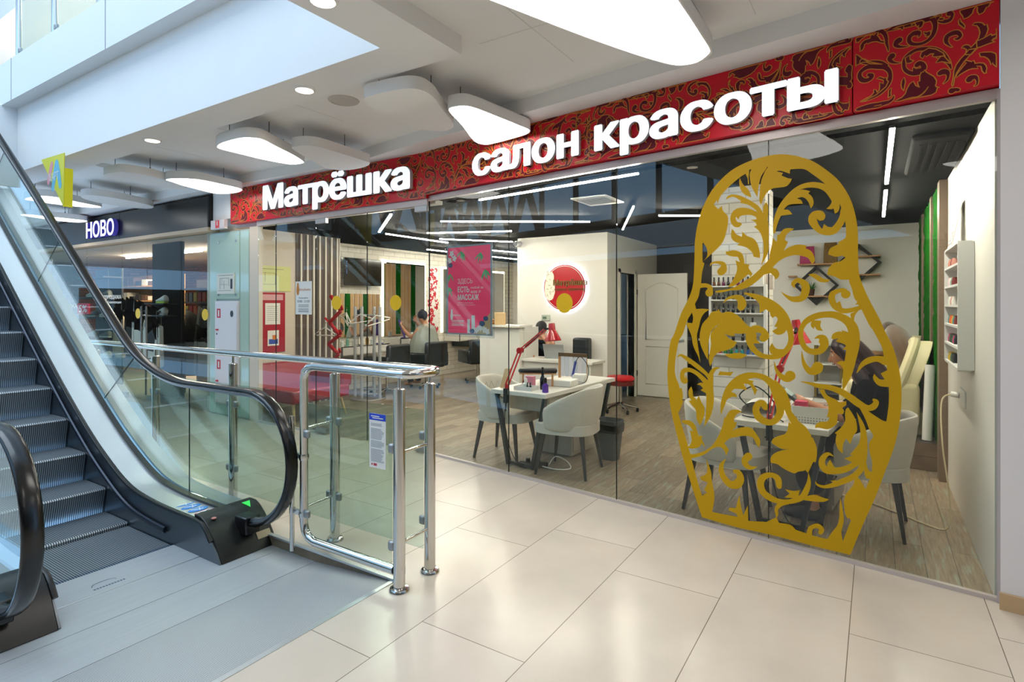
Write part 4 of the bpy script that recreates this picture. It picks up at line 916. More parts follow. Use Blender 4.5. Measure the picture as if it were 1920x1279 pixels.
# balustrades
def balustrade(sgn):
    Y = lambda y: y if sgn > 0 else 3.16-y        # mirror about the step centre line
    def rib(mb, P, a, b, d0=0.0, d1=0.0, th=0.02): return ribbon(mb, P, Y(a), Y(b), d0, d1, th)
    x_end = -9.3
    # skirt panel
    SK = [(-3.46, -.04), (-3.50, .02), (-3.55, .075), (-3.60, .13), (-3.655, .17), (-3.74, .182)]+[q for q in DK if q[0] < -3.75]
    mb = MB(); n = len(SK); vs = []
    low = lambda x, z: min(z-0.24, -0.0)-0.12 if x > -4.6 else z-0.55
    for x, z in SK: vs += [(x, Y(1.99), z-0.012), (x, Y(2.02), z-0.012), (x, Y(2.02), low(x, z)), (x, Y(1.99), low(x, z))]
    fs = []
    for i in range(n-1):
        for k in range(4): fs.append((4*i+k, 4*i+(k+1) % 4, 4*i+4+(k+1) % 4, 4*i+4+k))
    fs += [(0, 1, 2, 3), (4*n-1, 4*n-2, 4*n-3, 4*n-4)]
    mb.add(vs, fs); mb.build('skirt_panel', M['skirt'], es, smooth=30)
    # brush guard, with a rounded nose
    B = [(x, z-0.155) for x, z in DK if x < -4.08]
    mb = MB(); mb.tube([(x, Y(1.978), z) for x, z in B], 0.016, 8, flat=(0.022, 0.014, (0, 0, 1)))
    mb.build('brush_guard', mat('blue_black_guard', '#232b3a', 0.3, 0.4), es)
    mb = MB(); mb.tube([(x, Y(1.986), z-0.006) for x, z in SK[2:]], 0.01, 8, flat=(0.012, 0.016, (0, 0, 1))); mb.build('deck_edge', M['blackplastic'], es)
    P = [p for p in DK if p[0] <= -3.74]
    P = [(-3.74, .182)]+P
    rib(MB(), P, 2.005, 2.165, 0, 0, 0.02).build('inner_deck', M['alu'], es, smooth=30)
    rib(MB(), P, 2.165, 2.21, 0.016, 0.016, 0.04).build('glass_channel', M['blackplastic'], es, smooth=30)
    rib(MB(), P, 2.245, 2.385, 0.0, -0.01, 0.02).build('outer_deck', M['alu'], es, smooth=30)
    mb = MB(); vs = []
    for x, z in P: vs += [(x, Y(2.385), z-0.012), (x, Y(2.37), z-0.012), (x, Y(2.37), z-0.45), (x, Y(2.385), z-0.45)]
    n = len(P); fs = []
    for i in range(n-1):
        for k in range(4): fs.append((4*i+k, 4*i+(k+1) % 4, 4*i+4+(k+1) % 4, 4*i+4+k))
    mb.add(vs, fs); mb.build('outer_cladding', M['alu'], es, smooth=30)
    # newel cap, black
    prof = [(-3.775, .200), (-3.70, .198), (-3.655, .178), (-3.60, .135), (-3.54, .075), (-3.475, -.02), (-3.45, -.058), (-3.775, -.058)]
    mb = MB(); mb.prism([(p[0], p[1]) for p in prof], lambda u, v, d: (u, d, v), Y(2.0), Y(2.395)); mb.build('newel_cap', M['blackplastic'], es, bevel=0.006)
    mb = MB()
    mb.box(-3.60, -3.47, min(Y(2.17), Y(2.28)), max(Y(2.17), Y(2.28)), 0.06, 0.175); mb.build('handrail_inlet', M['rubber'], es, bevel=0.01)
    # handrail with its round end
    arc = [(-3.5+0.435*math.sin(t), 0.565+0.435*math.cos(t)) for t in [PI*k/20 for k in range(1, 21)]]
    H = [(-3.56, 0.128)]+arc[::-1]+RL
    mb = MB(); mb.tube([(x, Y(2.225), z) for x, z in H], 0.03, 12, flat=(0.019, 0.042, (0, 1, 0)) if False else None)
    # belt section: wide across, thin along the normal
    mb = MB(); vs = []; n = 14
    for i, (x, z) in enumerate(H):
        a = H[max(i-1, 0)]; b = H[min(i+1, len(H)-1)]
        dx, dz = b[0]-a[0], b[1]-a[1]; l = math.hypot(dx, dz); nx, nz = -dz/l, dx/l
        for k in range(n):
            t = 2*PI*k/n; c, s_ = math.cos(t), math.sin(t)
            u = 0.042*math.copysign(abs(c)**0.7, c); w = 0.019*math.copysign(abs(s_)**0.8, s_)
            vs.append((x+nx*w, Y(2.225)+u, z+nz*w))
    fs = [(i*n+k, i*n+(k+1) % n, (i+1)*n+(k+1) % n, (i+1)*n+k) for i in range(len(H)-1) for k in range(n)]
    mb.add(vs, fs); mb.build('handrail', M['rubber'], es, smooth=60)
    mb = MB(); vs = []
    for i, (x, z) in enumerate(H):
        a = H[max(i-1, 0)]; b = H[min(i+1, len(H)-1)]
        dx, dz = b[0]-a[0], b[1]-a[1]; l = math.hypot(dx, dz); nx, nz = dz/l, -dx/l
        if nx*(x+3.5)+nz*(z-0.565) > 0 and x > -3.52: nx, nz = -nx, -nz
        if x <= -3.52: nx, nz = (dz/l, -dx/l) if (-dx/l) < 0 else (-dz/l, dx/l)
        for w, u in ((0.016, 0.026), (0.016, -0.026), (0.034, -0.018), (0.034, 0.018)): vs.append((x+nx*w, Y(2.225)+u, z+nz*w))
    fs = [(i*4+k, i*4+(k+1) % 4, (i+1)*4+(k+1) % 4, (i+1)*4+k) for i in range(1, len(H)-1) for k in range(4)]
    mb.add(vs, fs); mb.build('handrail_profile', mat('grey_guide', '#8f9499', 0.3, 0.9), es, smooth=40)
    # glass panels, cut square to the slope
    g = lambda u, v, d: (u, Y(2.222)+d, v)
    arcg = [(-3.5+0.40*math.sin(t), 0.565+0.40*math.cos(t)) for t in [PI*k/16 for k in range(1, 15)]]
    top = lambda x: interp(RL, x)-0.03
    pa = [(-3.5, 0.965)]+arcg+[(-3.55, 0.16), (-3.77, 0.19)]+[(-4.265, interp(DK, -4.265)), (-4.265, top(-4.265)), (-3.9, 0.968)]
    MB().prism(pa, g, 0, 0.009 if sgn > 0 else -0.009).build('glass_panel', M['glasse'], es, smooth=0)
    seams = [(-4.268, -4.268)]+[(-5.66-1.5*k, -5.10-1.5*k) for k in range(3)]
    for (b0, t0), (b1, t1) in zip(seams, seams[1:]):
        N = 10
        bot = [b0-0.002+(b1-b0+0.004)*k/N for k in range(N+1)]; tp = [t0-0.002+(t1-t0+0.004)*k/N for k in range(N+1)]
        poly = [(x, interp(DK, x)-0.01) for x in bot]+[(x, top(x)) for x in tp[::-1]]
        MB().prism(poly, g, 0, 0.009 if sgn > 0 else -0.009).build('glass_panel', M['glasse'], es, smooth=0)
        MB().bar((b1, Y(2.226), interp(DK, b1)), (t1, Y(2.226), top(t1)), 0.004, 0.010).build('glass_joint', M['blackplastic'], es, smooth=0)
    MB().bar((-4.268, Y(2.226), interp(DK, -4.268)), (-4.268, Y(2.226), top(-4.268)), 0.004, 0.010).build('glass_joint', M['blackplastic'], es, smooth=0)
balustrade(1)
balustrade(-1)
# stickers, button, direction lamp and maker's plate on the right-hand newel
def deck_sticker(name, x, y, rx, ry, m, z=0.1835):
    mb = MB(); c = [(x+rx*math.cos(2*PI*k/24), y+ry*math.sin(2*PI*k/24)) for k in range(24)]
    mb.prism(c, lambda u, v, d: (u, v, d), z, z+0.0008); return mb.build(name, m, es, smooth=0)
blue = mat('blue_pictogram', '#2f86d8', 0.4)
fig = mat('white_figure', '#f2f6fa', 0.5)
for k, x in enumerate((-4.06, -3.975, -3.885)):
    o = deck_sticker('pictogram_sticker', x, 2.085, 0.036, 0.066, blue)
    mb = MB(); ff = lambda u, v, d: (x+u, 2.085+v, 0.1845+d)
    add_stroke(mb, [(-0.02, -0.035, 0.008), (0.0, 0.0, 0.012), (0.004, 0.03, 0.01)], ff, 0.0003, None)
    add_stroke(mb, [(-0.022, 0.02, 0.006), (0.022, 0.0, 0.006)], ff, 0.0003, None)
    mb.build('figure', fig, o, smooth=0)
o = deck_sticker('pictogram_sticker', -3.80, 2.085, 0.036, 0.07, mat('red_ring', '#d4566e', 0.4))
deck_sticker('pictogram_face', -3.80, 2.085, 0.028, 0.061, fig, 0.1845)
mb = MB(); ff = lambda u, v, d: (-3.80+u, 2.085+v, 0.1856+d)
add_stroke(mb, [(-0.012, -0.03, 0.006), (0.0, 0.01, 0.01), (0.01, 0.03, 0.006)], ff, 0.0003, None); add_stroke(mb, [(0.02, -0.04, 0.006), (-0.02, 0.04, 0.006)], ff, 0.0004, None)
mb.build('figure', mat('dark_figure', '#7a3140', 0.5), es, smooth=0)
mb = MB(); mb.prism([(-3.70, 2.285), (-3.635, 2.31), (-3.70, 2.345)], lambda u, v, d: (u, v, 0.203-(0.022 if u > -3.66 else 0)+d), 0.0, 0.002)
mb.build('direction_lamp', mat('green_arrow', '#35d65a', 0.4, emit='#35e060', es=1.2), es, smooth=0)
mb = MB(); mb.lathe([(0.016, 0), (0.016, 0.006), (0.001, 0.008)], (-3.648, 2.06, 0.176), 18); mb.build('stop_button', mat('red_button', '#c9837a', 0.4), es)
mb = MB(); a = Vector((-3.512, 0, 0.036)); 
mb.add([(-3.515, 2.27, 0.040), (-3.515, 2.37, 0.040), (-3.488, 2.37, 0.0), (-3.488, 2.27, 0.0)], [(0, 1, 2, 3)])
mb.v = [(x+0.004, y, z+0.003) for x, y, z in mb.v]
mb.build('rating_plate', mat('beige_plate', '#c9b79c', 0.4), es, smooth=0)

# ------------------------------------------------------------------ steel railing
ra = thing('guard_railing', 'polished steel and glass guard railing between escalator and shops', 'railing', (-3.0, 2.42, 0))
def post(x, y):
    mb = MB()
    mb.cyl((x, y, 0.0), (x, y, 1.10), 0.033, n=24); mb.lathe([(0.033, 1.10), (0.033, 1.112), (0.02, 1.12), (0.001, 1.121)], (x, y, 0), 24)
    o = mb.build('post', M['chrome'], ra)
    MB().cyl((x, y, 1.115), (x, y, 1.18), 0.009).build('stem', M['chrome'], o)
    MB().lathe([(0.058, 0), (0.058, 0.006), (0.05, 0.018), (0.034, 0.022)], (x, y, 0), 28).build('flange', M['chrome'], o)
    return o
def clamp(x, y, z, o, side=-1):
    MB().obox((x+side*0.048, y-0.008, z), (0.045, 0.03, 0.055)).build('glass_clamp', M['alu_dull'], o, bevel=0.012)
for x in (-2.218, -3.054, -4.245, -5.459, -6.67, -7.9):
    o = post(x, 2.55)
    for z in (0.30, 0.80):
        clamp(x, 2.55, z, o)
        if x < -2.3: clamp(x, 2.55, z, o, 1)
fo = post(-2.213, 2.29)
clamp(-2.213, 2.29, 0.24, fo); clamp(-2.213, 2.29, 0.78, fo)
corner = [(-2.2+0.0, 2.55), (-2.155, 2.535), (-2.135, 2.50), (-2.13, 2.46), (-2.13, 2.38), (-2.135, 2.34), (-2.155, 2.305), (-2.2, 2.29)]
loop = [(-9.2, 2.55, 1.195), (-2.3, 2.55, 1.195)]+[(x, y, 1.195) for x, y in corner]+[(-2.3, 2.29, 1.195), (-2.93, 2.29, 1.195), (-2.985, 2.29, 1.185), (-3.02, 2.29, 1.16), (-3.033, 2.29, 1.11), (-3.033, 2.29, 0.21), (-3.02, 2.29, 0.155), (-2.985, 2.29, 0.12), (-2.93, 2.29, 0.105), (-2.25, 2.29, 0.105)]
MB().tube(loop, 0.026, 16).build('handrail', M['chrome'], ra, smooth=60)
for x0, x1 in ((-2.262, -3.01), (-3.10, -4.20), (-4.29, -5.41), (-5.505, -6.62), (-6.72, -7.85)):
    MB().box(x1, x0, 2.536, 2.545, 0.13, 0.955).build('glass_panel', M['glasse'], ra, smooth=0)
MB().box(-2.985, -2.262, 2.277, 2.285, 0.135, 0.965).build('glass_panel', M['glasse'], ra, smooth=0)
for z in (0.30, 0.80):
    MB().cyl((-3.033, 2.29, z+0.0), (-3.054, 2.55, z), 0.009).build('crossbar', M['chrome'], ra)
    MB().cyl((-2.213, 2.29, z-0.06+0.02), (-2.218, 2.55, z-0.06+0.02), 0.009).build('crossbar', M['chrome'], ra)
    MB().obox((-2.99, 2.278, z-0.03), (0.05, 0.028, 0.05)).build('glass_clamp', M['alu_dull'], ra, bevel=0.012)
MB().cyl((-3.15, 2.29, 0.0), (-3.15, 2.29, 0.864), 0.015).build('short_post', M['chrome'], ra)
for z in (0.26, 0.62):
    mb = MB(); mb.lathe([(0.03, -0.018), (0.032, 0.0), (0.03, 0.018)], (-3.033, 2.29, z), 20); mb.bar((-3.06, 2.29, z), (-3.15, 2.29, z), 0.02, 0.03); mb.lathe([(0.019, -0.02), (0.019, 0.02)], (-3.15, 2.29, z), 16)
    mb.build('bracket', M['chrome'], ra)
# rules sheet taped to the railing glass
t = thing('rules_notice', 'white notice sheet with blue heading on the railing glass', 'notice', (-2.365, 2.272, 0.81))
MB().box(-2.43, -2.30, 2.2735, 2.2755, 0.655, 0.962).build('sheet', M['paper'], t, smooth=0)
MB().box(-2.43, -2.30, 2.2725, 2.2735, 0.925, 0.962).build('blue_heading', mat('heading_blue', '#2348c4', 0.5), t, smooth=0)
mb = MB()
R = random.Random(4)
for k in range(38):
    z = 0.905-k*0.0058
    if k in (3, 4, 16, 24): continue
    mb.box(-2.418, -2.318+R.uniform(-0.02, 0.008), 2.2728, 2.2735, z, z+0.0022)
mb.build('printed_lines', mat('grey_print', '#8d9099', 0.6), t, smooth=0)
mb = MB(); mb.box(-2.415, -2.350, 2.2721, 2.2725, 0.945, 0.950); mb.box(-2.405, -2.32, 2.2721, 2.2725, 0.935, 0.940)
mb.build('heading_text', M['paper'], t, smooth=0)
mb = MB(); mb.lathe([(0.006, -0.0), (0.006, 0.001)], (0, 0, 0), 14); mb.v = [(-2.408+x, 2.2735-z*0.5, 0.674+y) for x, y, z in mb.v]; mb.box(-2.395, -2.37, 2.2728, 2.2735, 0.667, 0.681)
mb.build('stamp', mat('red_stamp', '#c04050', 0.5), t, smooth=0)

# ------------------------------------------------------------------ yellow triangular hanging sign
t = thing('hanging_sign', 'yellow triangular sign lettered МАРТ at the atrium edge', 'sign', (-7.2, 2.45, 3.0))
ye = mat('yellow_plate', '#dcd53a', 0.45); ye2 = mat('yellow_box', '#e6da00', 0.45)
MB().prism([(-7.69, 3.165), (-7.08, 3.155), (-7.105, 2.595)], lambda u, v, d: (u, d, v), 2.42, 2.428).build('plate', ye, t, smooth=0)
MB().prism([(-7.45, 3.0), (-7.085, 3.0), (-7.10, 2.60), (-7.12, 2.60)], lambda u, v, d: (u, d, v), 2.4285, 2.50).build('light_box', ye2, t, smooth=0)
fy = lambda u, v, d: (u, 2.4195-d, v)
mb = MB(); add_stroke(mb, [(-7.49, 2.90, 0.07), (-7.44, 3.0, 0.08), (-7.40, 3.07, 0.075)], fy, 0.0004, None)
mb.build('pink_stroke', mat('pink_print', '#e39aa0', 0.5), t, smooth=0)
mb = MB(); add_stroke(mb, [(-7.37, 2.82, 0.075), (-7.32, 2.95, 0.09), (-7.27, 3.06, 0.10)], fy, 0.0008, None); add_stroke(mb, [(-7.27, 3.06, 0.10), (-7.22, 2.95, 0.09), (-7.18, 2.83, 0.075)], fy, 0.0009, None)
mb.build('blue_stroke', mat('light_blue_print', '#74bcd6', 0.5), t, smooth=0)
text_mb('МАРТ', 0.1, lambda u, v, d: (u, 2.4178-d, v), 0.0005, 0.0, (-7.47, -7.22, 2.90, 2.985)).build('lettering', M['paper'], t, smooth=0)
# ------------------------------------------------------------------ neighbouring shop with the dark fascia
M['wood'] = mat('light_wood', '#b98a5c', 0.5, noise=0.2, nscale=4, stretch=(1, 1, 10))
M['shelfwood'] = mat('shop_shelf_wood', '#a9794a', 0.5, noise=0.2, nscale=5)
mb = MB(); mb.box(-17.5, -9.95, 8.6, 8.8, 0, 2.9); mb.box(-17.7, -17.5, 4.56, 8.8, 0, 2.9)
struct('wall_shop_back', mb, M['brickr'], smooth=0)
mb = MB(); mb.box(-9.95, -8.36, 5.6, 5.75, 0, 2.9)
struct('wall_shop_side', mb, mat('shop_dark_wall', '#2a2420', 0.6, noise=0.1), smooth=0)
mb = MB(); mb.box(-17.5, -8.36, 4.62, 8.8, 2.66, 2.76)
struct('ceiling_shop', mb, mat('shop_ceiling', '#b3a590', 0.7), smooth=0)
for k, (x0, x1) in enumerate(((-8.95, -8.19), (-10.02, -8.96), (-10.90, -10.03), (-12.3, -10.91), (-13.9, -12.31), (-15.6, -13.91))):
    n = 'door_%d' % (k+2) if k in (1, 2) else 'window_%d' % (k+7)
    o = pane_x(n, x0, x1, 4.55, 0.03, 2.64)
    if k == 1:
        mb = MB(); mb.cyl((-9.93, 4.50, 0.55), (-9.93, 4.50, 1.55), 0.016); mb.cyl((-9.93, 4.50, 0.7), (-9.93, 4.56, 0.7), 0.01); mb.cyl((-9.93, 4.50, 1.4), (-9.93, 4.56, 1.4), 0.01)
        mb.build('handle', M['chrome'], o)
        MB().box(-9.99, -9.85, 4.53, 4.575, 0.02, 0.09).build('patch_fitting', M['alu_dull'], o, smooth=0)
    if k == 2:
        mb = MB(); mb.cyl((-10.10, 4.50, 0.55), (-10.10, 4.50, 1.55), 0.016); mb.cyl((-10.10, 4.50, 0.7), (-10.10, 4.56, 0.7), 0.01); mb.cyl((-10.10, 4.50, 1.4), (-10.10, 4.56, 1.4), 0.01)
        mb.build('handle', M['chrome'], o)
        MB().box(-10.85, -10.70, 4.53, 4.575, 0.02, 0.09).build('patch_fitting', M['alu_dull'], o, smooth=0)
fs = thing('shop_fascia', 'dark glossy fascia board with lit white lettering НОВО', 'sign', (-11.3, 4.45, 2.69))
MB().box(-10.775, -8.03, 4.46, 4.6, 2.69, 3.135).build('board', M['darkgloss'], fs, smooth=0)
MB().box(-12.06, -10.785, 4.46, 4.6, 2.66, 3.135).build('board', M['darkgloss'], fs, smooth=0)
MB().box(-17.5, -12.07, 4.46, 4.6, 2.66, 3.135).build('board', M['darkgloss'], fs, smooth=0)
MB().box(-8.03, -8.0, 4.44, 4.6, 2.69, 3.14).build('end_cap', M['black'], fs, smooth=0)
MB().box(-17.5, -8.03, 4.45, 4.62, 2.635, 2.69).build('trim', mat('fascia_trim', '#c9b295', 0.5), fs, smooth=0)
letter_parts('НОВО', lambda u, v, d: (u, 4.455-d, v), 0.07, (-11.88, -10.80, 2.755, 3.045), fs, [M['letter'], mat('blue_letter_side', '#3c44a8', 0.4, emit='#5a4ac0', es=0.3)], 0.03)
# display wall, pillar with shoes, hanging clothes
def sneaker(name, label, loc, rz, c1, c2, L=0.29, group='sneakers on display in the dark-fronted shop'):
    t = thing(name, label, 'shoe', loc, rz, group)
    prof = [(-0.5, 0.035, 0.30), (-0.47, 0.10, 0.33), (-0.36, 0.115, 0.34), (-0.22, 0.10, 0.34), (-0.08, 0.085, 0.34), (0.08, 0.065, 0.36), (0.25, 0.05, 0.38), (0.40, 0.038, 0.34), (0.485, 0.022, 0.22), (0.5, 0.012, 0.1)]
    mb = MB(); vs = []; n = 10
    for x, h, w in prof:
        for k in range(n):
            a = 2*PI*k/n
            vs.append((x*L, math.sin(a)*w*L*0.5, 0.025+(h*0.5+math.cos(a)*h*0.5)))
    fsx = [(i*n+k, i*n+(k+1) % n, (i+1)*n+(k+1) % n, (i+1)*n+k) for i in range(len(prof)-1) for k in range(n)]+[tuple(range(n)), tuple(range((len(prof)-1)*n, len(prof)*n))]
    mb.add(vs, fsx); mb.build('upper', c1, t, smooth=60, world=False)
    o = [(x*L, math.sin(PI*i/9)**0.35*w*L*0.53) for i, (x, h, w) in enumerate(prof)]
    mb = MB(); mb.prism([(a, b) for a, b in o[1:-1]]+[(a, -b) for a, b in o[1:-1][::-1]], lambda u, v, d: (u, v, d), 0.0, 0.03); mb.build('sole', c2, t, world=False, bevel=0.005)
    return t
shoe_w = mat('white_shoe', '#d9d6cc', 0.6); shoe_g = mat('grey_shoe', '#7d8380', 0.6); sole_g = mat('lime_sole', '#b9d64a', 0.5); sole_w = mat('white_sole', '#e6e4de', 0.5)
t = thing('display_pillar', 'black display pillar with two shoe shelves behind the shop glass', 'pillar', (-10.25, 5.0, 0))
MB().box(-10.72, -9.78, 4.95, 5.02, 0, 2.64).build('body', mat('black_board', '#050505', 0.8, spec=0.1), t, smooth=0)
for z in (1.60, 1.40): MB().box(-10.5, -9.85, 4.72, 4.95, z-0.02, z).build('shelf', M['blackplastic'], t, smooth=0)
sneaker('sneaker', 'white sneaker with lime sole on the upper shelf of the black pillar', (-10.13, 4.83, 1.601), PI, shoe_w, sole_g)
sneaker('sneaker', 'white sneaker on the lower shelf of the black pillar', (-10.15, 4.83, 1.401), PI, shoe_w, sole_w)
def wall_unit(name, label, x0, x1, y0, y1, zs, m, z1):
    t = thing(name, label, 'shelf', ((x0+x1)/2, y0, 0))
    mb = MB(); mb.box(x0, x1, y1-0.03, y1, 0, z1); mb.build('back_panel', m, t, smooth=0)
    for z in zs: MB().box(x0, x1, y0, y1-0.03, z, z+0.03).build('shelf', m, t, smooth=0)
    return t
wall_unit('shoe_shelving', 'wooden shoe shelving at the back of the dark-fronted shop', -16.6, -13.6, 6.6, 7.0, (0.5, 0.9, 1.3, 1.65, 2.0), M['shelfwood'], 2.3)
R = random.Random(9)
cols = [mat('shoebox_%s' % n, c, 0.6) for n, c in (('brown', '#5a3c28'), ('cream', '#d8cbb2'), ('grey', '#76706a'), ('dark', '#2b2622'))]
k = 0
for z in (2.031, 1.681, 1.331):
    for i in range(9):
        x = -16.5+i*0.31
        w = R.uniform(0.2, 0.25); h = R.uniform(0.10, 0.22)
        o = MB().box(x, x+w, 6.66, 6.92, z, z+h).build('shoebox', cols[R.randrange(4)], None, smooth=0, bevel=0.006)
        tag(o, 'shoebox %s along the %s shelf of the wooden shoe shelving' % (('first from left', 'second from left', 'third from left', 'fourth from left', 'in the middle', 'fourth from right', 'third from right', 'second from right', 'last at right')[i], {2.031: 'upper', 1.681: 'middle', 1.331: 'lower'}[z]), 'box', 'boxes on the shoe shelving')
# accessory rack
wall_unit('accessory_rack', 'rack of small colourful goods right of the black pillar', -11.0, -10.0, 5.56, 5.9, (1.1, 1.35, 1.6, 1.85), mat('rack_dark', '#4a3a2c', 0.6), 2.05)
pc = [mat('pack_%s' % n, c, 0.5) for n, c in (('orange', '#e0641c'), ('yellow', '#d9b23c'), ('brown', '#7d5a3a'), ('red', '#b8301c'), ('grey', '#77726c'))]
for j, z in enumerate((1.131, 1.381, 1.631)):
    for i in range(6):
        x = -10.94+i*0.15
        o = MB().box(x, x+0.115, 5.62, 5.68, z, z+0.17).build('goods_pack', pc[(i*2+j) % 5], None, smooth=0, bevel=0.005)
        tag(o, '%s pack, %s on the %s shelf of the goods rack' % (('orange', 'yellow', 'brown', 'red', 'grey')[(i*2+j) % 5], ('first from left', 'second from left', 'third from left', 'third from right', 'second from right', 'last at right')[i], ('low', 'middle', 'high')[j]), 'package', 'packs on the goods rack')
def garment(label, x, y, z, w, h, m, hanger=True, rz=0.0, pr=None, group='clothes hanging in the dark-fronted shop'):
    t = thing('hanging_shirt', label, 'clothing', (x, y, z), rz, group)
    out = [(-0.10*w, 0), (-0.5*w, -0.10*h), (-0.56*w, -0.9*h), (-0.42*w, -0.92*h), (-0.36*w, -0.35*h), (-0.35*w, -h), (0.35*w, -h), (0.36*w, -0.35*h), (0.42*w, -0.92*h), (0.56*w, -0.9*h), (0.5*w, -0.10*h), (0.10*w, 0), (0, -0.035*h)]
    MB().prism(out, lambda u, v, d: (u, d, v), -0.035, 0.035).build('cloth', m, t, world=False, bevel=0.02)
    mb = MB(); mb.tube([(0, 0, -0.02), (0, 0, 0.05), (0.02, 0, 0.075), (0.0, 0, 0.095), (-0.02, 0, 0.08)], 0.003, 6); mb.build('hanger', M['wire'], t, world=False)
    if pr: MB().prism(pr, lambda u, v, d: (u, d, v), -0.0365, -0.0355).build('print', M['black'], t, world=False, smooth=0)
    return t
cw = mat('white_cotton', '#d8d3c8', 0.85); cb = mat('beige_cotton', '#b3a184', 0.85); cd_ = mat('dark_cotton', '#26231f', 0.85); cg = mat('grey_cotton', '#8a8578', 0.85)
garment('white sweatshirt with a black square print hanging left of the black pillar', -10.30, 4.78, 1.30, 0.5, 0.85, cw, pr=[(-0.13, -0.22), (0.04, -0.14), (0.12, -0.30), (0.06, -0.52), (-0.14, -0.50)])
garment('white top hanging just left of the printed sweatshirt', -11.05, 4.90, 1.36, 0.45, 0.8, cw)
garment('beige top hanging on the left of the shop entrance', -12.3, 5.1, 1.40, 0.42, 0.85, cb)
garment('dark top hanging between the beige and the white tops', -11.6, 5.0, 1.38, 0.42, 0.8, cd_)
garment('grey top hanging below the goods rack, on the left', -10.15, 5.35, 1.02, 0.32, 0.7, cg, rz=0.9)
garment('grey top hanging below the goods rack, on the right', -9.75, 5.35, 1.04, 0.32, 0.75, cg, rz=0.9)
t = thing('clothes_rail', 'short black clothes rail below the goods rack carrying two grey tops', 'rail', (-9.95, 5.35, 0))
for x in (-10.4, -9.5): MB().cyl((x, 5.35, 0), (x, 5.35, 1.12), 0.012).build('upright', M['black'], t)
MB().cyl((-10.4, 5.35, 1.12), (-9.5, 5.35, 1.12), 0.012).build('bar', M['black'], t)
tl = thing('clothes_rail', 'black clothes rail carrying the tops in the shop entrance', 'rail', (-11.5, 5.0, 0))
mb = MB(); mb.cyl((-12.6, 5.16, 0), (-12.6, 5.16, 1.46), 0.015); mb.cyl((-10.75, 4.86, 0.0), (-10.75, 4.86, 1.46), 0.015); mb.build('upright', M['black'], tl)
MB().cyl((-12.6, 5.16, 1.46), (-10.0, 4.74, 1.46), 0.012).build('bar', M['black'], tl)
for k, x in enumerate((-13.4, -12.8)):
    t = wall_unit('shoe_stand', 'dark shoe stand behind the escalator glass, %s' % ('leftmost' if k == 0 else 'nearer the entrance'), x-0.28, x+0.28, 4.9, 5.25, (0.5, 0.9, 1.3, 1.7, 2.1), mat('stand_dark', '#232a30', 0.5), 2.3)
    for j, z in enumerate((0.53, 0.93, 1.33, 1.73)):
        sneaker('sneaker', 'pale sneaker on the %s shelf of the %s dark shoe stand' % (('lowest', 'second', 'third', 'top')[j], ('left', 'right')[k]), (x, 5.05, z), PI+0.2, shoe_w if (j+k) % 2 else shoe_g, sole_w)
t = thing('price_sign', 'red square 5% discount sign on the shop glass', 'sign', (-12.4, 4.53, 1.5))
MB().box(-12.66, -12.16, 4.53, 4.548, 1.405, 1.60).build('board', mat('discount_red', '#d5233c', 0.5), t, smooth=0)
text_mb('5%', 0.2, lambda u, v, d: (u, 4.5295-d, v), 0.001, 0.012, (-12.58, -12.24, 1.435, 1.57)).build('lettering', M['paper'], t, smooth=0)
o = text_mb('СКИДКА', 0.2, lambda u, v, d: (u, 4.545-d, v), 0.002, 0.01, (-13.45, -12.70, 1.50, 1.585)).build('glass_lettering', M['paper'], None, smooth=0)
tag(o, 'white word СКИДКА stuck on the shop glass beside the red 5% sign', 'lettering')
o = text_mb('РАСПРОДАЖА', 0.2, lambda u, v, d: (u, 4.545-d, v), 0.002, 0.01, (-11.75, -10.92, 1.665, 1.745))
text_mb('всей коллекции', 0.2, lambda u, v, d: (u, 4.545-d, v), 0.002, 0.005, (-11.6, -10.92, 1.59, 1.645), o)
tag(o.build('glass_lettering', M['paper'], None, smooth=0), 'white word РАСПРОДАЖА stuck on the shop glass above the doors', 'lettering')
def sticker(label, c, fn, r=0.085, ry=0.085):
    pts = [(c[0]+r*math.cos(2*PI*k/32), c[1]+ry*math.sin(2*PI*k/32)) for k in range(32)]
    tag(MB().prism(pts, fn, 0, 0.0008).build('round_sticker', M['yellow'], None, smooth=0), label, 'sticker', 'yellow round stickers on the glass')
fh = lambda u, v, d: (u, 4.5485-d, v)
sticker('yellow round sticker on the shop door below НОВО', (-10.33, 1.43), fh)
sticker('yellow round sticker on the shop glass right of the black pillar', (-8.29, 1.43), fh)
sticker('yellow round sticker beside the red zigzag coat rack', (-5.42, 1.60), fh)
sticker('yellow round sticker in front of the large lit mirror', (-4.45, 1.60), fh)
sticker('yellow round sticker overlapping the round red wall logo', (-2.814, 1.592), lambda u, v, d: G(u, v, 0.0055+d))
for k, x in enumerate((-11.6, -10.2, -13.6)):
    t = tag(MB().cyl((x-0.55, 6.0, 2.63), (x+0.55, 6.0, 2.63), 0.02).build('tube_light', M['led']), 'lit tube lamp on the shop ceiling, %s' % ('in the middle', 'nearest the pillar', 'farthest left')[k], 'lamp', 'tube lamps in the dark-fronted shop')
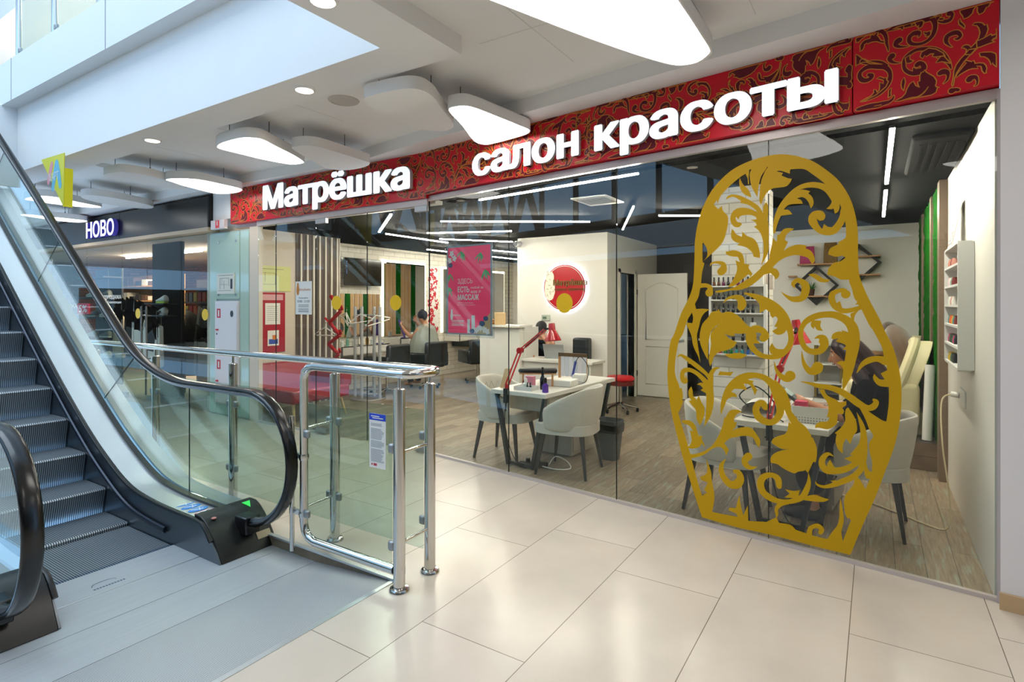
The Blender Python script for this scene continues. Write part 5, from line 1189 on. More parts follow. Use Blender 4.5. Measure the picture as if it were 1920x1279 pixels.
# fire cabinet pier between the shops, glass clad
mb = MB(); mb.box(-8.18, -7.2, 4.575, 4.64, 0, 2.62)
struct('wall_pier', mb, mat('pale_green_pier', '#c9d6cb', 0.45), smooth=0)
t = thing('pier_cladding', 'pale green glass cladding of the pier between the two shops', 'cladding', (-7.7, 4.56, 0))
mg = mat('green_back_glass', '#b5ccbc', 0.06, 0, 0.6)
MB().box(-8.18, -8.005, 4.56, 4.574, 0.02, 2.60).build('panel', mg, t, smooth=0)
MB().box(-8.0, -7.425, 4.552, 4.566, 1.66, 2.60).build('panel', mg, t, smooth=0)
MB().box(-7.42, -7.215, 4.56, 4.574, 0.02, 2.60).build('panel', mg, t, smooth=0)
MB().box(-8.0, -7.425, 4.56, 4.574, 0.02, 0.17).build('panel', mg, t, smooth=0)
for x in (-7.93, -7.5):
    for z in (2.47, 1.72): MB().lathe([(0.018, 0), (0.018, 0.004), (0.001, 0.008)], (0, 0, 0), 16).build('bolt', M['chrome'], t) if False else MB().cyl((x, 4.552, z), (x, 4.54, z), 0.017).build('bolt', M['chrome'], t)
mb = MB(); mb.box(-7.2, -6.99, 4.56, 4.62, 0, 2.64)
struct('wall_strip', mb, M['beigewall'], smooth=0)
t = thing('fire_cabinet', 'white two-door fire hose cabinet on the green glass pier', 'cabinet', (-7.7, 4.55, 0.17))
cabm = mat('cabinet_white', '#e4dedd', 0.4)
MB().box(-8.0, -7.43, 4.535, 4.565, 0.17, 1.63).build('body', cabm, t, smooth=0)
for z0, z1 in ((0.185, 0.85), (0.865, 1.58)):
    dd = MB().box(-7.985, -7.445, 4.523, 4.535, z0, z1).build('door', cabm, t, bevel=0.004)
    mr = mat('fire_red', '#c8202f', 0.5)
    MB().box(-7.93, -7.84, 4.5215, 4.523, z1-0.19, z1-0.06).build('red_symbol', mr, dd, smooth=0)
    MB().box(-7.90, -7.87, 4.5205, 4.5215, z1-0.17, z1-0.08).build('white_symbol', M['paper'], dd, smooth=0)
    MB().obox((-7.92, 4.515, z1-0.36), (0.05, 0.015, 0.02)).build('handle', mr, dd)
    MB().cyl((-7.93, 4.522, z1-0.42), (-7.93, 4.515, z1-0.42), 0.01).build('lock', M['wire'], dd)
dd = MB().lathe([(0.035, 0), (0.035, 0.004), (0.001, 0.004)], (0, 0, 0), 20)
dd.v = [(-7.56+x, 4.523-z, 1.45+y*1.3) for x, y, z in dd.v]; dd.build('view_port', M['ink'], t)
t = thing('evacuation_plan', 'evacuation plan sheet with line drawing on the green glass pier', 'plan', (-7.75, 4.545, 1.72))
MB().box(-7.96, -7.53, 4.538, 4.552, 1.73, 2.02).build('board', mat('plan_paper', '#dcd9cb', 0.5), t, smooth=0)
mb = MB()
for a in ((-7.92, -7.56, 1.99, 1.995), (-7.88, -7.66, 1.95, 1.954), (-7.88, -7.876, 1.80, 1.95), (-7.66, -7.656, 1.84, 1.95), (-7.78, -7.776, 1.80, 1.92), (-7.88, -7.70, 1.86, 1.863), (-7.92, -7.60, 1.775, 1.779), (-7.62, -7.57, 1.80, 1.94), (-7.83, -7.829, 1.86, 1.95)):
    mb.box(a[0], a[1], 4.5365, 4.538, a[2], a[3])
mb.build('drawing', M['ink'], t, smooth=0)
t = thing('exit_box', 'small clear box with a red running symbol at the left end of the red sign', 'sign', (-7.78, 4.47, 2.62))
MB().box(-7.95, -7.62, 4.44, 4.50, 2.64, 2.77).build('body', mat('pale_lightbox', '#d9cfcf', 0.3), t, bevel=0.006)
MB().box(-7.82, -7.73, 4.436, 4.44, 2.655, 2.76).build('red_field', mat('symbol_red', '#d01f2a', 0.4, emit='#d01f2a', es=0.2), t, smooth=0)
MB().box(-7.785, -7.765, 4.4345, 4.436, 2.69, 2.75).build('symbol', M['paper'], t, smooth=0)
# ------------------------------------------------------------------ salon, left side
M['darkslat'] = mat('dark_slat_backing', '#5b4c42', 0.6, noise=0.15, nscale=5)
t = thing('slat_panel', 'tall panel of white slats on dark backing behind the red sofa', 'wall panel', (-7.62, 5.95, 0))
MB().box(-7.648, -7.63, 5.62, 6.46, 0, 2.7).build('backing', M['darkslat'], t, smooth=0)
for k in range(7):
    y = 5.68+0.118*k
    MB().box(-7.63, -7.60, y, y+0.028, 0, 2.69).build('slat', mat('slat_white', '#e2d9cc', 0.5) if k == 0 else bpy.data.materials['slat_white'], t, smooth=0)
t = thing('notice_board', 'red notice board with papers on the beige wall behind the red sofa', 'board', (-7.64, 5.1, 0.8))
rb = mat('board_red', '#a8122b', 0.4)
MB().box(-7.648, -7.63, 4.68, 5.42, 0.86, 1.76).build('board', rb, t, smooth=0)
MB().box(-7.648, -7.632, 4.68, 5.52, 1.78, 2.16).build('yellow_plan', mat('plan_yellow', '#d6d687', 0.5), t, smooth=0)
mb = MB()
for y0, y1, z0, z1 in ((4.95, 5.25, 1.88, 1.884), (4.95, 5.25, 2.05, 2.054), (4.95, 4.954, 1.88, 2.05), (5.25, 5.254, 1.88, 2.05), (5.08, 5.084, 1.92, 2.05), (5.0, 5.4, 2.11, 2.115)):
    mb.box(-7.632, -7.6305, y0, y1, z0, z1)
mb.build('plan_drawing', M['ink'], t, smooth=0)
for y0, y1, z0, z1 in ((5.08, 5.33, 1.28, 1.60), (4.72, 4.99, 1.28, 1.60), (5.12, 5.31, 0.96, 1.19), (4.72, 4.98, 0.92, 1.2)):
    o = MB().box(-7.63, -7.624, y0, y1, z0, z1).build('paper', M['paper'], t, smooth=0)
    if z0 == 0.96:
        MB().box(-7.624, -7.6235, 5.14, 5.29, 0.985, 1.06).build('blue_print', mat('print_blue', '#2f4fa8', 0.5), o, smooth=0)
        MB().box(-7.6235, -7.623, 5.20, 5.27, 1.05, 1.12).build('orange_print', mat('print_orange', '#d97a2f', 0.5), o, smooth=0)
    elif z0 == 1.28:
        mb = MB()
        for k in range(8): mb.box(-7.624, -7.6235, y0+0.03, y1-0.03, z1-0.05-k*0.03, z1-0.045-k*0.03)
        mb.build('print', mat('grey_text', '#8f8b84', 0.6) if 'grey_text' not in bpy.data.materials else bpy.data.materials['grey_text'], o, smooth=0)
MB().box(-7.63, -7.624, 4.72, 5.38, 1.645, 1.73).build('board_heading', mat('heading_pale', '#d9a3a8', 0.5), t, smooth=0)
# red sofa
t = thing('red_sofa', 'red upholstered sofa on pale wooden legs just behind the left glass', 'sofa', (-6.85, 5.1, 0))
rf = mat('red_upholstery', '#960c1f', 0.45, noise=0.08, nscale=6, coat=0.2)
mb = MB(); mb.prism([(-7.30, 0.72), (-7.24, 0.76), (-7.19, 0.74), (-7.06, 0.40), (-7.20, 0.30)], lambda u, v, d: (u, d, v), 4.66, 5.62); mb.build('backrest', rf, t, bevel=0.02)
mb = MB(); mb.box(-7.2, -6.40, 4.66, 5.62, 0.26, 0.44); mb.build('seat', rf, t, bevel=0.035)
mb = MB(); mb.box(-7.18, -6.42, 5.48, 5.68, 0.40, 0.62); mb.build('armrest', rf, t, bevel=0.04)
wl = mat('pale_leg_wood', '#cfae7a', 0.5)
for x, y, dx, dy in ((-7.05, 4.74, -0.06, -0.06), (-6.50, 4.74, 0.08, -0.04), (-7.05, 5.52, -0.05, 0.06), (-6.50, 5.52, 0.07, 0.05)):
    MB().taper((x, y, 0.27), (x+dx, y+dy, 0), 0.022, 0.013, 10).build('leg', wl, t)
# opening hours sheet on the glass
t = thing('opening_hours_sheet', 'white opening hours sheet with doll emblem on the glass by the door', 'notice', (-6.03, 4.548, 1.66))
MB().box(-6.185, -5.875, 4.545, 4.549, 1.455, 1.87).build('sheet', M['paper'], t, smooth=0)
fo_ = lambda u, v, d: (u, 4.5445-d, v)
mb = MB(); add_stroke(mb, [(-6.14, 1.84, 0.03), (-6.14, 1.81, 0.04), (-6.14, 1.76, 0.06), (-6.14, 1.72, 0.045)], fo_, 0.0004, None)
text_mb('Матрёшка', 0.1, lambda u, v, d: (u, 4.5438-d, v), 0.0004, 0.0, (-6.12, -5.895, 1.745, 1.785), mb)
mb.build('emblem', mat('emblem_orange', '#c9812a', 0.5), t, smooth=0)
mb = text_mb('10:00 - 21:00', 0.1, lambda u, v, d: (u, 4.5445-d, v), 0.0004, 0.0, (-6.15, -5.91, 1.605, 1.635))
text_mb('Режим работы', 0.1, lambda u, v, d: (u, 4.5445-d, v), 0.0004, 0.0, (-6.12, -5.94, 1.65, 1.672), mb)
for z in (1.57, 1.55, 1.52, 1.50, 1.485): mb.box(-6.13, -5.93, 4.544, 4.5448, z, z+0.006)
mb.build('printed_lines', M['ink'], t, smooth=0)
# red zigzag coat rack with hanger
t = thing('coat_rack', 'red zigzag wooden coat rack by the white slats', 'coat rack', (-7.18, 6.0, 0))
Zp = [(-7.29, 1.72), (-7.05, 1.48), (-7.31, 1.29), (-7.07, 1.10), (-7.34, 0.95), (-7.10, 0.80), (-7.30, 0.62), (-7.12, 0.42), (-7.25, 0.0)]
mb = MB()
for a, b in zip(Zp, Zp[1:]): mb.bar((a[0], 6.0, a[1]), (b[0], 6.0, b[1]), 0.045, 0.045)
mb.build('zigzag_frame', mat('rack_red', '#b3101f', 0.4), t, bevel=0.006)
for x, z in ((-7.34, 1.31), (-7.01, 1.50), (-7.04, 1.12), (-7.06, 0.83)):
    MB().bar((x, 6.0, z), (x+(0.03 if x > -7.2 else -0.03), 5.95, z+0.06), 0.03).build('peg', bpy.data.materials['rack_red'], t)
def clothes_hanger(label, loc, rz, tilt=0.0):
    t = thing('clothes_hanger', label, 'hanger', loc, rz, 'white plastic hangers')
    mb = MB(); mb.tube([(-0.21, 0, -0.13), (0, 0, -0.02), (0.21, 0, -0.13), (0.19, 0, -0.15), (-0.19, 0, -0.15)], 0.010, 8, True); mb.build('frame', bpy.data.materials.get('hanger_white') or mat('hanger_white', '#eceae4', 0.4), t, world=False)
    mb = MB(); mb.tube([(0, 0, -0.02), (0, 0, 0.03), (0.02, 0, 0.05), (0.0, 0, 0.07), (-0.018, 0, 0.055)], 0.004, 8); mb.build('hook', M['chrome'], t, world=False)
    t.rotation_euler = (0, tilt, rz)
    return t
clothes_hanger('white hanger on the red zigzag coat rack', (-7.33, 5.93, 1.24), 0.15)
# steel clothes stand with four poles
t = thing('garment_stand', 'brushed steel four-pole garment stand on a round base', 'stand', (-7.18, 6.69, 0))
for x, y in ((-7.416, 6.62), (-7.18, 6.55), (-6.956, 6.74), (-7.18, 6.83)):
    MB().cyl((x, y, 0.02), (x, y, 1.545), 0.027, n=18).build('pole', M['alu'], t)
MB().lathe([(0.30, 0), (0.30, 0.012), (0.29, 0.02), (0.001, 0.022)], (-7.18, 6.69, 0), 36).build('base', M['alu_dull'], t)
mb = MB(); mb.cyl((-7.416, 6.62, 1.40), (-6.956, 6.74, 1.40), 0.014); mb.cyl((-7.18, 6.55, 1.40), (-7.18, 6.83, 1.40), 0.014); mb.cyl((-7.416, 6.62, 0.16), (-6.956, 6.74, 0.16), 0.014); mb.build('crossbar', M['alu'], t)
clothes_hanger('white hanger sticking out left of the steel garment stand', (-7.50, 6.5, 1.43), -0.5, 0.35)
clothes_hanger('white hanger nearest the steel garment stand poles', (-7.40, 6.42, 1.46), -0.3, 0.3)
clothes_hanger('white hanger in the middle of the steel garment stand', (-7.12, 6.46, 1.44), 0.4, -0.15)
clothes_hanger('white hanger on the right of the steel garment stand', (-6.93, 6.62, 1.42), 0.9, -0.3)
# wall television
t = thing('television', 'black flat television on a bracket high on the white brick wall', 'television', (-8.1, 7.37, 2.17))
MB().box(-8.06, -8.02, 6.93, 7.82, 1.93, 2.43).build('screen', mat('dark_screen', '#0a0908', 0.12), t, bevel=0.006)
MB().box(-8.2, -8.06, 7.2, 7.55, 2.05, 2.3).build('bracket', M['black'], t, smooth=0)
mb = MB(); [mb.box(-8.02, -8.017, 6.95, 6.975, 2.14+0.03*k, 2.155+0.03*k) for k in range(8)]; mb.build('indicator_print', mat('blue_print2', '#5c86d6', 0.5), t, smooth=0)
# mirrors and lit frames along the brick wall
M['mirror'] = mat('mirror', '#f3f5f5', 0.0, 1.0)
M['glow'] = mat('mirror_light', '#ffffff', 0.4, emit='#fff3d2', es=3.0)
def wall_mirror(label, y0, y1, z0, z1, lit):
    t = thing('wall_mirror', label, 'mirror', (-8.2, (y0+y1)/2, z0))
    MB().box(-8.17, -8.16, y0, y1, z0, z1).build('glass', M['mirror'], t, smooth=0)
    MB().box(-8.2, -8.17, y0+0.04, y1-0.04, z0+0.04, z1-0.04).build('back_board', M['white'], t, smooth=0)
    if lit:
        mb = MB(); mb.box(-8.198, -8.185, y0-0.05, y0+0.01, z0, z1+0.05); mb.box(-8.198, -8.185, y1-0.01, y1+0.05, z0, z1+0.05); mb.box(-8.198, -8.185, y0-0.05, y1+0.05, z1-0.01, z1+0.05)
        mb.build('light_strip', M['glow'], t, smooth=0)
wall_mirror('low wide mirror behind the garment stand', 6.73, 7.90, 0.98, 1.78, False)
wall_mirror('tall mirror with glowing edges beside the television', 8.02, 9.22, 0.95, 2.42, True)
wall_mirror('tall glowing mirror behind the pink massage poster', 9.84, 12.3, 0.95, 2.38, True)
t = thing('damask_panel', 'narrow white panel with red floral print between the lit mirrors', 'wall panel', (-8.2, 9.5, 0.95))
mb = MB(); mb.box(-8.2, -8.175, 9.34, 9.68, 0.95, 2.40)
fd = lambda u, v, d: (-8.175+d, u, v)
R = random.Random(21)
mb.slot(1)
for k in range(60):
    cu, cv = R.uniform(9.37, 9.65), 0.98+k*0.0235
    r = R.uniform(0.03, 0.06); t0 = R.uniform(0, 6.28); dr = R.choice((-1, 1))
    add_stroke(mb, [(min(max(cu+r*(1-j*0.1)*math.cos(t0+dr*j*0.7), 9.345), 9.675), min(max(cv+r*(1-j*0.1)*math.sin(t0+dr*j*0.7), 0.96), 2.39), (0.01, 0.03, 0.042, 0.04, 0.026, 0.04)[j]) for j in range(6)], fd, 0.0005+k*0.00001, None, 3)
mb.build('panel', [M['paper'], mat('damask_red', '#c11226', 0.5)], t, smooth=0)
# decorated side of the logo block: moss and wood battens (seen in the mirrors)
M['moss'] = mat('moss', '#125a10', 0.95, spec=0.1, noise=0.6, nscale=40, bump=1.0, bscale=70)
M['batten'] = mat('wood_batten', '#d0a878', 0.5, noise=0.15, nscale=4, stretch=(1, 1, 12))
t = thing('batten_wall', 'wood battens with moss strips, seen in the salon mirrors', 'wall panel', (-5.16, 10.6, 0))
for k in range(22):
    y = 8.9+0.15*k
    if k % 4 == 1: MB().box(-5.19, -5.13, y, y+0.12, 0, 2.7).build('moss_strip', M['moss'], t, smooth=0)
    else: MB().box(-5.165, -5.13, y, y+0.10, 0, 2.7).build('batten', M['batten'], t, smooth=0)
# styling desks
M['deskwhite'] = mat('white_laminate', '#e6e1d8', 0.35)
def styling_desk(label, y0, y1, z1, h=0.16, x1=-7.75):
    t = thing('styling_desk', label, 'desk', (-8.0, (y0+y1)/2, z1-h))
    MB().box(-8.19, x1, y0, y1, z1-h, z1).build('body', M['deskwhite'], t, bevel=0.004)
    MB().box(x1, x1+0.012, y0+0.02, y1-0.02, z1-h+0.015, z1-0.025).build('drawer', M['deskwhite'], t, bevel=0.003)
    mb = MB(); mb.bar((x1+0.006, y0, z1-h), (x1+0.006, y0, z1), 0.012); mb.bar((x1+0.006, y0, z1), (x1+0.006, y1, z1), 0.012); mb.build('black_edge', M['black'], t)
styling_desk('white wall-hung styling desk below the low mirror', 6.62, 7.75, 0.84)
styling_desk('white wall-hung styling desk below the tall lit mirror', 8.05, 9.15, 0.92)
styling_desk('white wall-hung styling desk at the far mirror', 9.9, 11.3, 0.92)
def small(name, label, cat, mb, m, group=None, **k):
    return tag(mb.build(name, m, None, **k), label, cat, group)
t = thing('round_mirror', 'small round table mirror on the desk behind the garment stand', 'mirror', (-7.9, 7.12, 0.84))
mb = MB(); mb.lathe([(0.07, 0), (0.07, 0.012), (0.01, 0.02), (0.008, 0.2)], (-7.9, 7.12, 0.84), 20); mb.build('stand', M['chrome'], t)
mb = MB(); mb.lathe([(0.11, -0.008), (0.115, 0), (0.11, 0.008)], (0, 0, 0), 28); mb.v = [(-7.9+z, 7.12+x, 1.14+y) for x, y, z in mb.v]; mb.build('frame', M['chrome'], t)
mb = MB(); mb.lathe([(0.1, 0.0085), (0.1, 0.0095)], (0, 0, 0), 28); mb.v = [(-7.9+z, 7.12+x, 1.14+y) for x, y, z in mb.v]; mb.build('mirror_face', M['mirror'], t)
jar = mat('cosmetic_white', '#dfe4e0', 0.35); gold_ = mat('brass_wire', '#c79b4a', 0.3, 0.9)
for k, (y, h, m, lab) in enumerate(((6.72, 0.12, jar, 'white'), (6.84, 0.16, mat('green_bottle', '#7fb5a0', 0.3), 'green'), (6.98, 0.14, jar, 'pale'), (7.3, 0.17, gold_, 'golden'), (7.42, 0.13, jar, 'squat white'))):
    small('cosmetic_bottle', '%s cosmetic bottle on the desk below the low mirror' % lab, 'bottle', MB().lathe([(0.03, 0), (0.03, h*0.7), (0.012, h*0.8), (0.012, h)], (-7.86, y, 0.84), 14), m, 'bottles on the first styling desk')
# purple dryer/tablet holder, small jars on the lit-mirror desk
t = thing('purple_holder', 'purple stand with hair tools on the desk of the lit mirror', 'holder', (-7.85, 8.15, 0.92))
MB().bar((-7.86, 8.12, 1.28), (-7.80, 8.22, 0.925), 0.10, 0.02).build('plate', mat('purple_plastic', '#4a2c9a', 0.4), t)
MB().lathe([(0.05, 0), (0.05, 0.012), (0.01, 0.02)], (-7.82, 8.2, 0.92), 16).build('base', bpy.data.materials['purple_plastic'], t)
small('shampoo_jar', 'white jar on the desk of the lit mirror', 'jar', MB().lathe([(0.035, 0), (0.035, 0.09), (0.03, 0.1)], (-7.87, 8.48, 0.92), 16), jar)
small('hair_brush_set', 'dark brush set lying at the right end of the lit-mirror desk', 'brushes', MB().obox((-7.9, 8.95, 0.95), (0.10, 0.16, 0.06)), M['black'], bevel=0.02)
small('wooden_tray', 'wooden tray on the desk of the lit mirror', 'tray', MB().obox((-7.86, 8.7, 0.935), (0.16, 0.24, 0.03)), M['wood'], bevel=0.006)
small('purple_comb', 'purple comb on the desk by the garment stand', 'comb', MB().obox((-7.85, 7.6, 0.85), (0.06, 0.16, 0.015)), bpy.data.materials['purple_plastic'], bevel=0.004)
# black salon chairs
M['leather'] = mat('black_leather', '#14161a', 0.38, noise=0.1, nscale=12, bump=0.15, bscale=40)
def salon_chair(label, loc, rz):
    t = thing('salon_chair', label, 'chair', loc, rz, 'black styling chairs')
    MB().box(-0.27, 0.27, -0.26, 0.26, 0.38, 0.50).build('seat', M['leather'], t, world=False, bevel=0.04)
    MB().box(-0.30, 0.30, 0.20, 0.30, 0.44, 0.88).build('backrest', M['leather'], t, world=False, bevel=0.04)
    for s in (-1, 1):
        MB().box(min(s*0.25, s*0.34), max(s*0.25, s*0.34), -0.26, 0.28, 0.40, 0.68).build('armrest', M['leather'], t, world=False, bevel=0.035)
    MB().cyl((0, 0, 0.05), (0, 0, 0.38), 0.03).build('column', M['chrome'], t, world=False)
    for k in range(5):
        a = 2*PI*k/5+0.3
        l = MB().bar((0, 0, 0.075), (0.28*math.cos(a), 0.28*math.sin(a), 0.06), 0.035, 0.02).build('foot', M['chrome'], t, world=False)
        w = MB(); w.cyl((0.28*math.cos(a)-0.012, 0.28*math.sin(a), 0.028), (0.28*math.cos(a)+0.012, 0.28*math.sin(a), 0.028), 0.028, n=14); w.build('castor', M['black'], l, world=False)
    return t
salon_chair('black styling chair nearest the garment stand', (-7.30, 7.25, 0), -PI/2+0.1)
salon_chair('black styling chair with the caped client', (-7.22, 8.20, 0), -PI/2)
salon_chair('black styling chair turned sideways behind the client', (-6.85, 9.35, 0), -PI/2-0.5)
small('wall_cabinet', 'black wall cabinet on the brick wall under the massage poster', 'cabinet', MB().box(-8.2, -7.75, 10.2, 11.1, 0.62, 0.88), M['leather'], bevel=0.01)
t = thing('floor_lamp', 'white round-based stand on the floor by the brick wall', 'stand', (-7.35, 7.35, 0))
MB().lathe([(0.2, 0), (0.2, 0.015), (0.02, 0.03)], (-7.55, 7.15, 0), 28).build('base', M['deskwhite'], t)
MB().cyl((-7.55, 7.15, 0.02), (-7.55, 7.15, 0.8), 0.012).build('pole', M['deskwhite'], t)
# ------------------------------------------------------------------ salon ceiling lights
def led(label, a, b, w=0.014):
    p, q = Vector(a+(2.63,)), Vector(b+(2.63,))
    t = thing('strip_light', label, 'lamp', tuple((p+q)/2), 0, 'slim strip lights on the black salon ceiling')
    MB().bar(p, q, w, 0.014).build('glow_strip', M['led'], t, smooth=0)
    u = Vector((0, 0, 0.0165))
    MB().bar(p+u, q+u, w+0.006, 0.018).build('profile', M['black'], t, smooth=0)
    mb = MB()
    for k in (0.12, 0.88):
        c = p.lerp(q, k); mb.cyl(c+Vector((0, 0, 0.03)), (c.x, c.y, 2.70), 0.004, n=6)
    mb.build('hanger', M['black'], t)
led('long strip light running away from the glass beside the right wall', (0.085, 4.08), (0.08, 5.88), 0.026)
led('short strip light behind the long one beside the right wall', (0.08, 6.25), (0.08, 8.05), 0.026)
led('strip light parallel to the glass, just under the word салон', (-3.35, 4.60), (-1.60, 4.36))
led('strip light crossing the ceiling above the hanging massage poster', (-4.62, 5.52), (-3.05, 6.57))
led('strip light left of the hanging massage poster, upper of the parallel pair', (-5.55, 6.32), (-4.38, 6.80))
led('strip light left of the hanging massage poster, lower of the parallel pair', (-5.88, 7.0), (-5.12, 7.98))
led('strip light running towards the brick wall above the tall lit mirror', (-6.12, 6.05), (-6.12, 7.5))
led('slanted strip light right of the reception, over the open door', (-2.98, 7.5), (-2.18, 5.8))
led('short strip light left of the doll decal head', (-2.15, 6.55), (-1.72, 6.85))
led('thick strip light right behind the entrance door glass', (-4.75, 4.78), (-6.05, 5.85), 0.026)
led('far strip light near the logo wall camera', (-6.25, 9.0), (-6.0, 10.2))
led('strip light deep in the hair area, parallel to the brick wall', (-7.2, 8.2), (-7.0, 11.4))
t = thing('ceiling_cassette', 'black ceiling air conditioner cassette beside the right strip light', 'air conditioner', (0.27, 5.15, 2.70))
MB().box(0.20, 0.52, 4.55, 5.75, 2.655, 2.70).build('body', mat('black_cassette', '#0a0a0b', 0.9, spec=0.08), t, bevel=0.02)
mb = MB(); [mb.box(0.25+0.05*k, 0.27+0.05*k, 4.7, 5.6, 2.652, 2.656) for k in range(5)]; mb.build('louvre', bpy.data.materials['black_cassette'], t, smooth=0)
t = thing('ceiling_vent', 'square white air vent in the black salon ceiling', 'vent', (-2.5, 5.55, 2.70))
mb = MB(); mb.box(-2.70, -2.30, 5.33, 5.83, 2.685, 2.699); mb.build('frame', M['white'], t, bevel=0.004)
mb = MB(); [mb.box(-2.66, -2.34, 5.40+0.06*k, 5.43+0.06*k, 2.681, 2.685) for k in range(6)]; mb.build('slats', mat('vent_slat', '#8f8a80', 0.5), t, smooth=0)

# ------------------------------------------------------------------ hanging poster in its clear frame
t = thing('hanging_poster', 'pink massage poster in a clear frame hung by wires inside the glass', 'poster', (-3.85, 4.66, 1.25))
fpz = lambda u, v, d: G(u, v, -0.120+d)
mb = MB(); gbox(mb, -4.446, -3.743, -0.121, -0.127, 1.245, 2.205); mb.build('clear_frame', M['acryl'], t, smooth=0)
mb = MB(); gbox(mb, -4.418, -3.768, -0.1145, -0.120, 1.27, 2.19); mb.build('grey_border', mat('poster_border', '#8f9aa4', 0.5), t, smooth=0)
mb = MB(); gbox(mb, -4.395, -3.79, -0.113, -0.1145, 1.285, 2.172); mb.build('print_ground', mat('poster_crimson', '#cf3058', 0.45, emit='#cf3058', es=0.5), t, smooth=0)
fq = lambda u, v, d: G(u, v, -0.1128+d)
mb = MB()
text_mb('ЗДЕСЬ', 1, fq, 0.0003, 0.0, (-4.25, -4.035, 1.785, 1.845), mb)
text_mb('ЕСТЬ', 1, fq, 0.0003, 0.035, (-4.25, -4.08, 1.705, 1.765), mb)
text_mb('любой за', 1, fq, 0.0003, 0.0, (-4.065, -3.885, 1.74, 1.765), mb)
text_mb('4000 ₽', 1, fq, 0.0003, 0.0, (-4.065, -3.92, 1.695, 1.722), mb)
text_mb('МАССАЖ', 1, fq, 0.0003, 0.035, (-4.25, -3.945, 1.625, 1.685), mb)
text_mb('подробности у администратора', 1, fq, 0.0003, 0.0, (-4.25, -4.03, 1.59, 1.602), mb)
text_mb('по телефону салона', 1, fq, 0.0003, 0.0, (-4.25, -4.0, 1.57, 1.582), mb)
text_mb('Матрёшка', 1, fq, 0.0003, 0.0, (-4.34, -4.21, 1.455, 1.48), mb)
add_stroke(mb, [(-4.34, 1.52, 0.02), (-4.34, 1.49, 0.03), (-4.34, 1.45, 0.04), (-4.34, 1.43, 0.03)], fq, 0.0004, None)
for z in (1.41, 1.395, 1.375, 1.36): mb.prism([(-4.34, z), (-4.16, z), (-4.16, z+0.007), (-4.34, z+0.007)], fq, 0.0003, None)
mb.build('lettering', M['paper'], t, smooth=0)
mb = MB(); R = random.Random(5)
for cu, cv in ((-4.20, 2.13), (-3.92, 2.10), (-3.86, 1.93), (-4.36, 1.90), (-4.38, 1.76)):
    for k in range(7):
        a = -PI/2+R.uniform(-0.9, 0.9); L = R.uniform(0.07, 0.12)
        add_stroke(mb, [(cu, cv, 0.004), (min(-3.795, max(-4.39, cu+math.cos(a)*L*0.5)), cv+math.sin(a)*L*0.5, 0.018), (min(-3.795, max(-4.39, cu+math.cos(a)*L)), min(2.165, cv+math.sin(a)*L), 0.002)], fq, 0.0005+0.00002*k, None, 3)
mb.build('bamboo_print', mat('print_green', '#58b070', 0.5), t, smooth=0)
mb = MB()
for x0, x1, z0, z1 in ((-4.11, -4.07, 1.288, 1.43), (-4.05, -4.0, 1.288, 1.47)): mb.prism([(x0, z0), (x1, z0), (x1, z1), (x0, z1)], fq, 0.0007, None)
for cu, cv in ((-3.93, 1.345), (-3.87, 1.33), (-3.98, 1.32), (-3.83, 1.31), (-4.34, 2.11), (-4.30, 2.06), (-4.37, 2.04)):
    for k in range(5):
        a = 2*PI*k/5+cu*7
        add_stroke(mb, [(cu, cv, 0.012), (cu+0.022*math.cos(a), cv+0.022*math.sin(a), 0.026), (max(-4.392, cu+0.036*math.cos(a)), max(1.29, cv+0.036*math.sin(a)), 0.006)], fq, 0.0009+0.00002*k, None, 3)
mb.build('candle_flower_print', mat('print_white', '#efe9e6', 0.5), t, smooth=0)
mb = MB()
for cu, cv, r in ((-4.04, 1.31, 0.035), (-3.85, 1.44, 0.035), (-3.90, 1.39, 0.04), (-4.36, 1.99, 0.035)): mb.prism([(cu+r*math.cos(2*PI*k/18), cv+r*0.7*math.sin(2*PI*k/18)) for k in range(18)], fq, 0.0012, None)
mb.build('stone_print', mat('print_slate', '#43557c', 0.5), t, smooth=0)
mb = MB(); mb.prism([(-3.79, 1.285), (-3.79, 1.50), (-4.0, 1.285)], fq, 0.0002, None); mb.build('wood_print', mat('print_wood', '#c9a877', 0.5), t, smooth=0)
for s in (-4.28, -3.93):
    MB().cyl(G(s, 2.2, -0.124), G(s, 2.70, -0.124), 0.002, n=6).build('wire', M['wire'], t)

# ------------------------------------------------------------------ round logo on the white wall
t = thing('wall_logo', 'round red lit logo with doll emblem and lettering on the white wall', 'sign', (-4.21, 8.13, 1.85))
yl = 8.15
dsc = lambda r, n=56: [(-4.21+r*math.cos(2*PI*k/n), 1.85+r*math.sin(2*PI*k/n)) for k in range(n)]
fl = lambda u, v, d: (u, yl-d, v)
MB().prism(dsc(0.372), fl, 0.035, 0.055).build('disc', mat('logo_red', '#bd1420', 0.25), t, smooth=40)
MB().prism(dsc(0.385), fl, 0.003, 0.03).build('halo_light', mat('halo', '#ffffff', 0.4, emit='#cfe0ff', es=9.0), t, smooth=0)
mb = MB(); mb.prism([dsc(0.352), dsc(0.344)], fl, 0.0556, 0.056); mb.build('ring_line', M['paper'], t, smooth=0)
fe = lambda u, v, d: (u, yl-0.0565-d, v)
mb = MB()
mb.prism(stroke_outline([(-4.47, 2.11, 0.09), (-4.47, 2.05, 0.15), (-4.47, 1.98, 0.15), (-4.47, 1.88, 0.19), (-4.47, 1.78, 0.19), (-4.47, 1.72, 0.15)]), fe, 0.0, 0.006)
mb.build('doll_emblem', mat('emblem_cream', '#f3ead6', 0.4), t, smooth=0)
mb = MB(); R = random.Random(8)
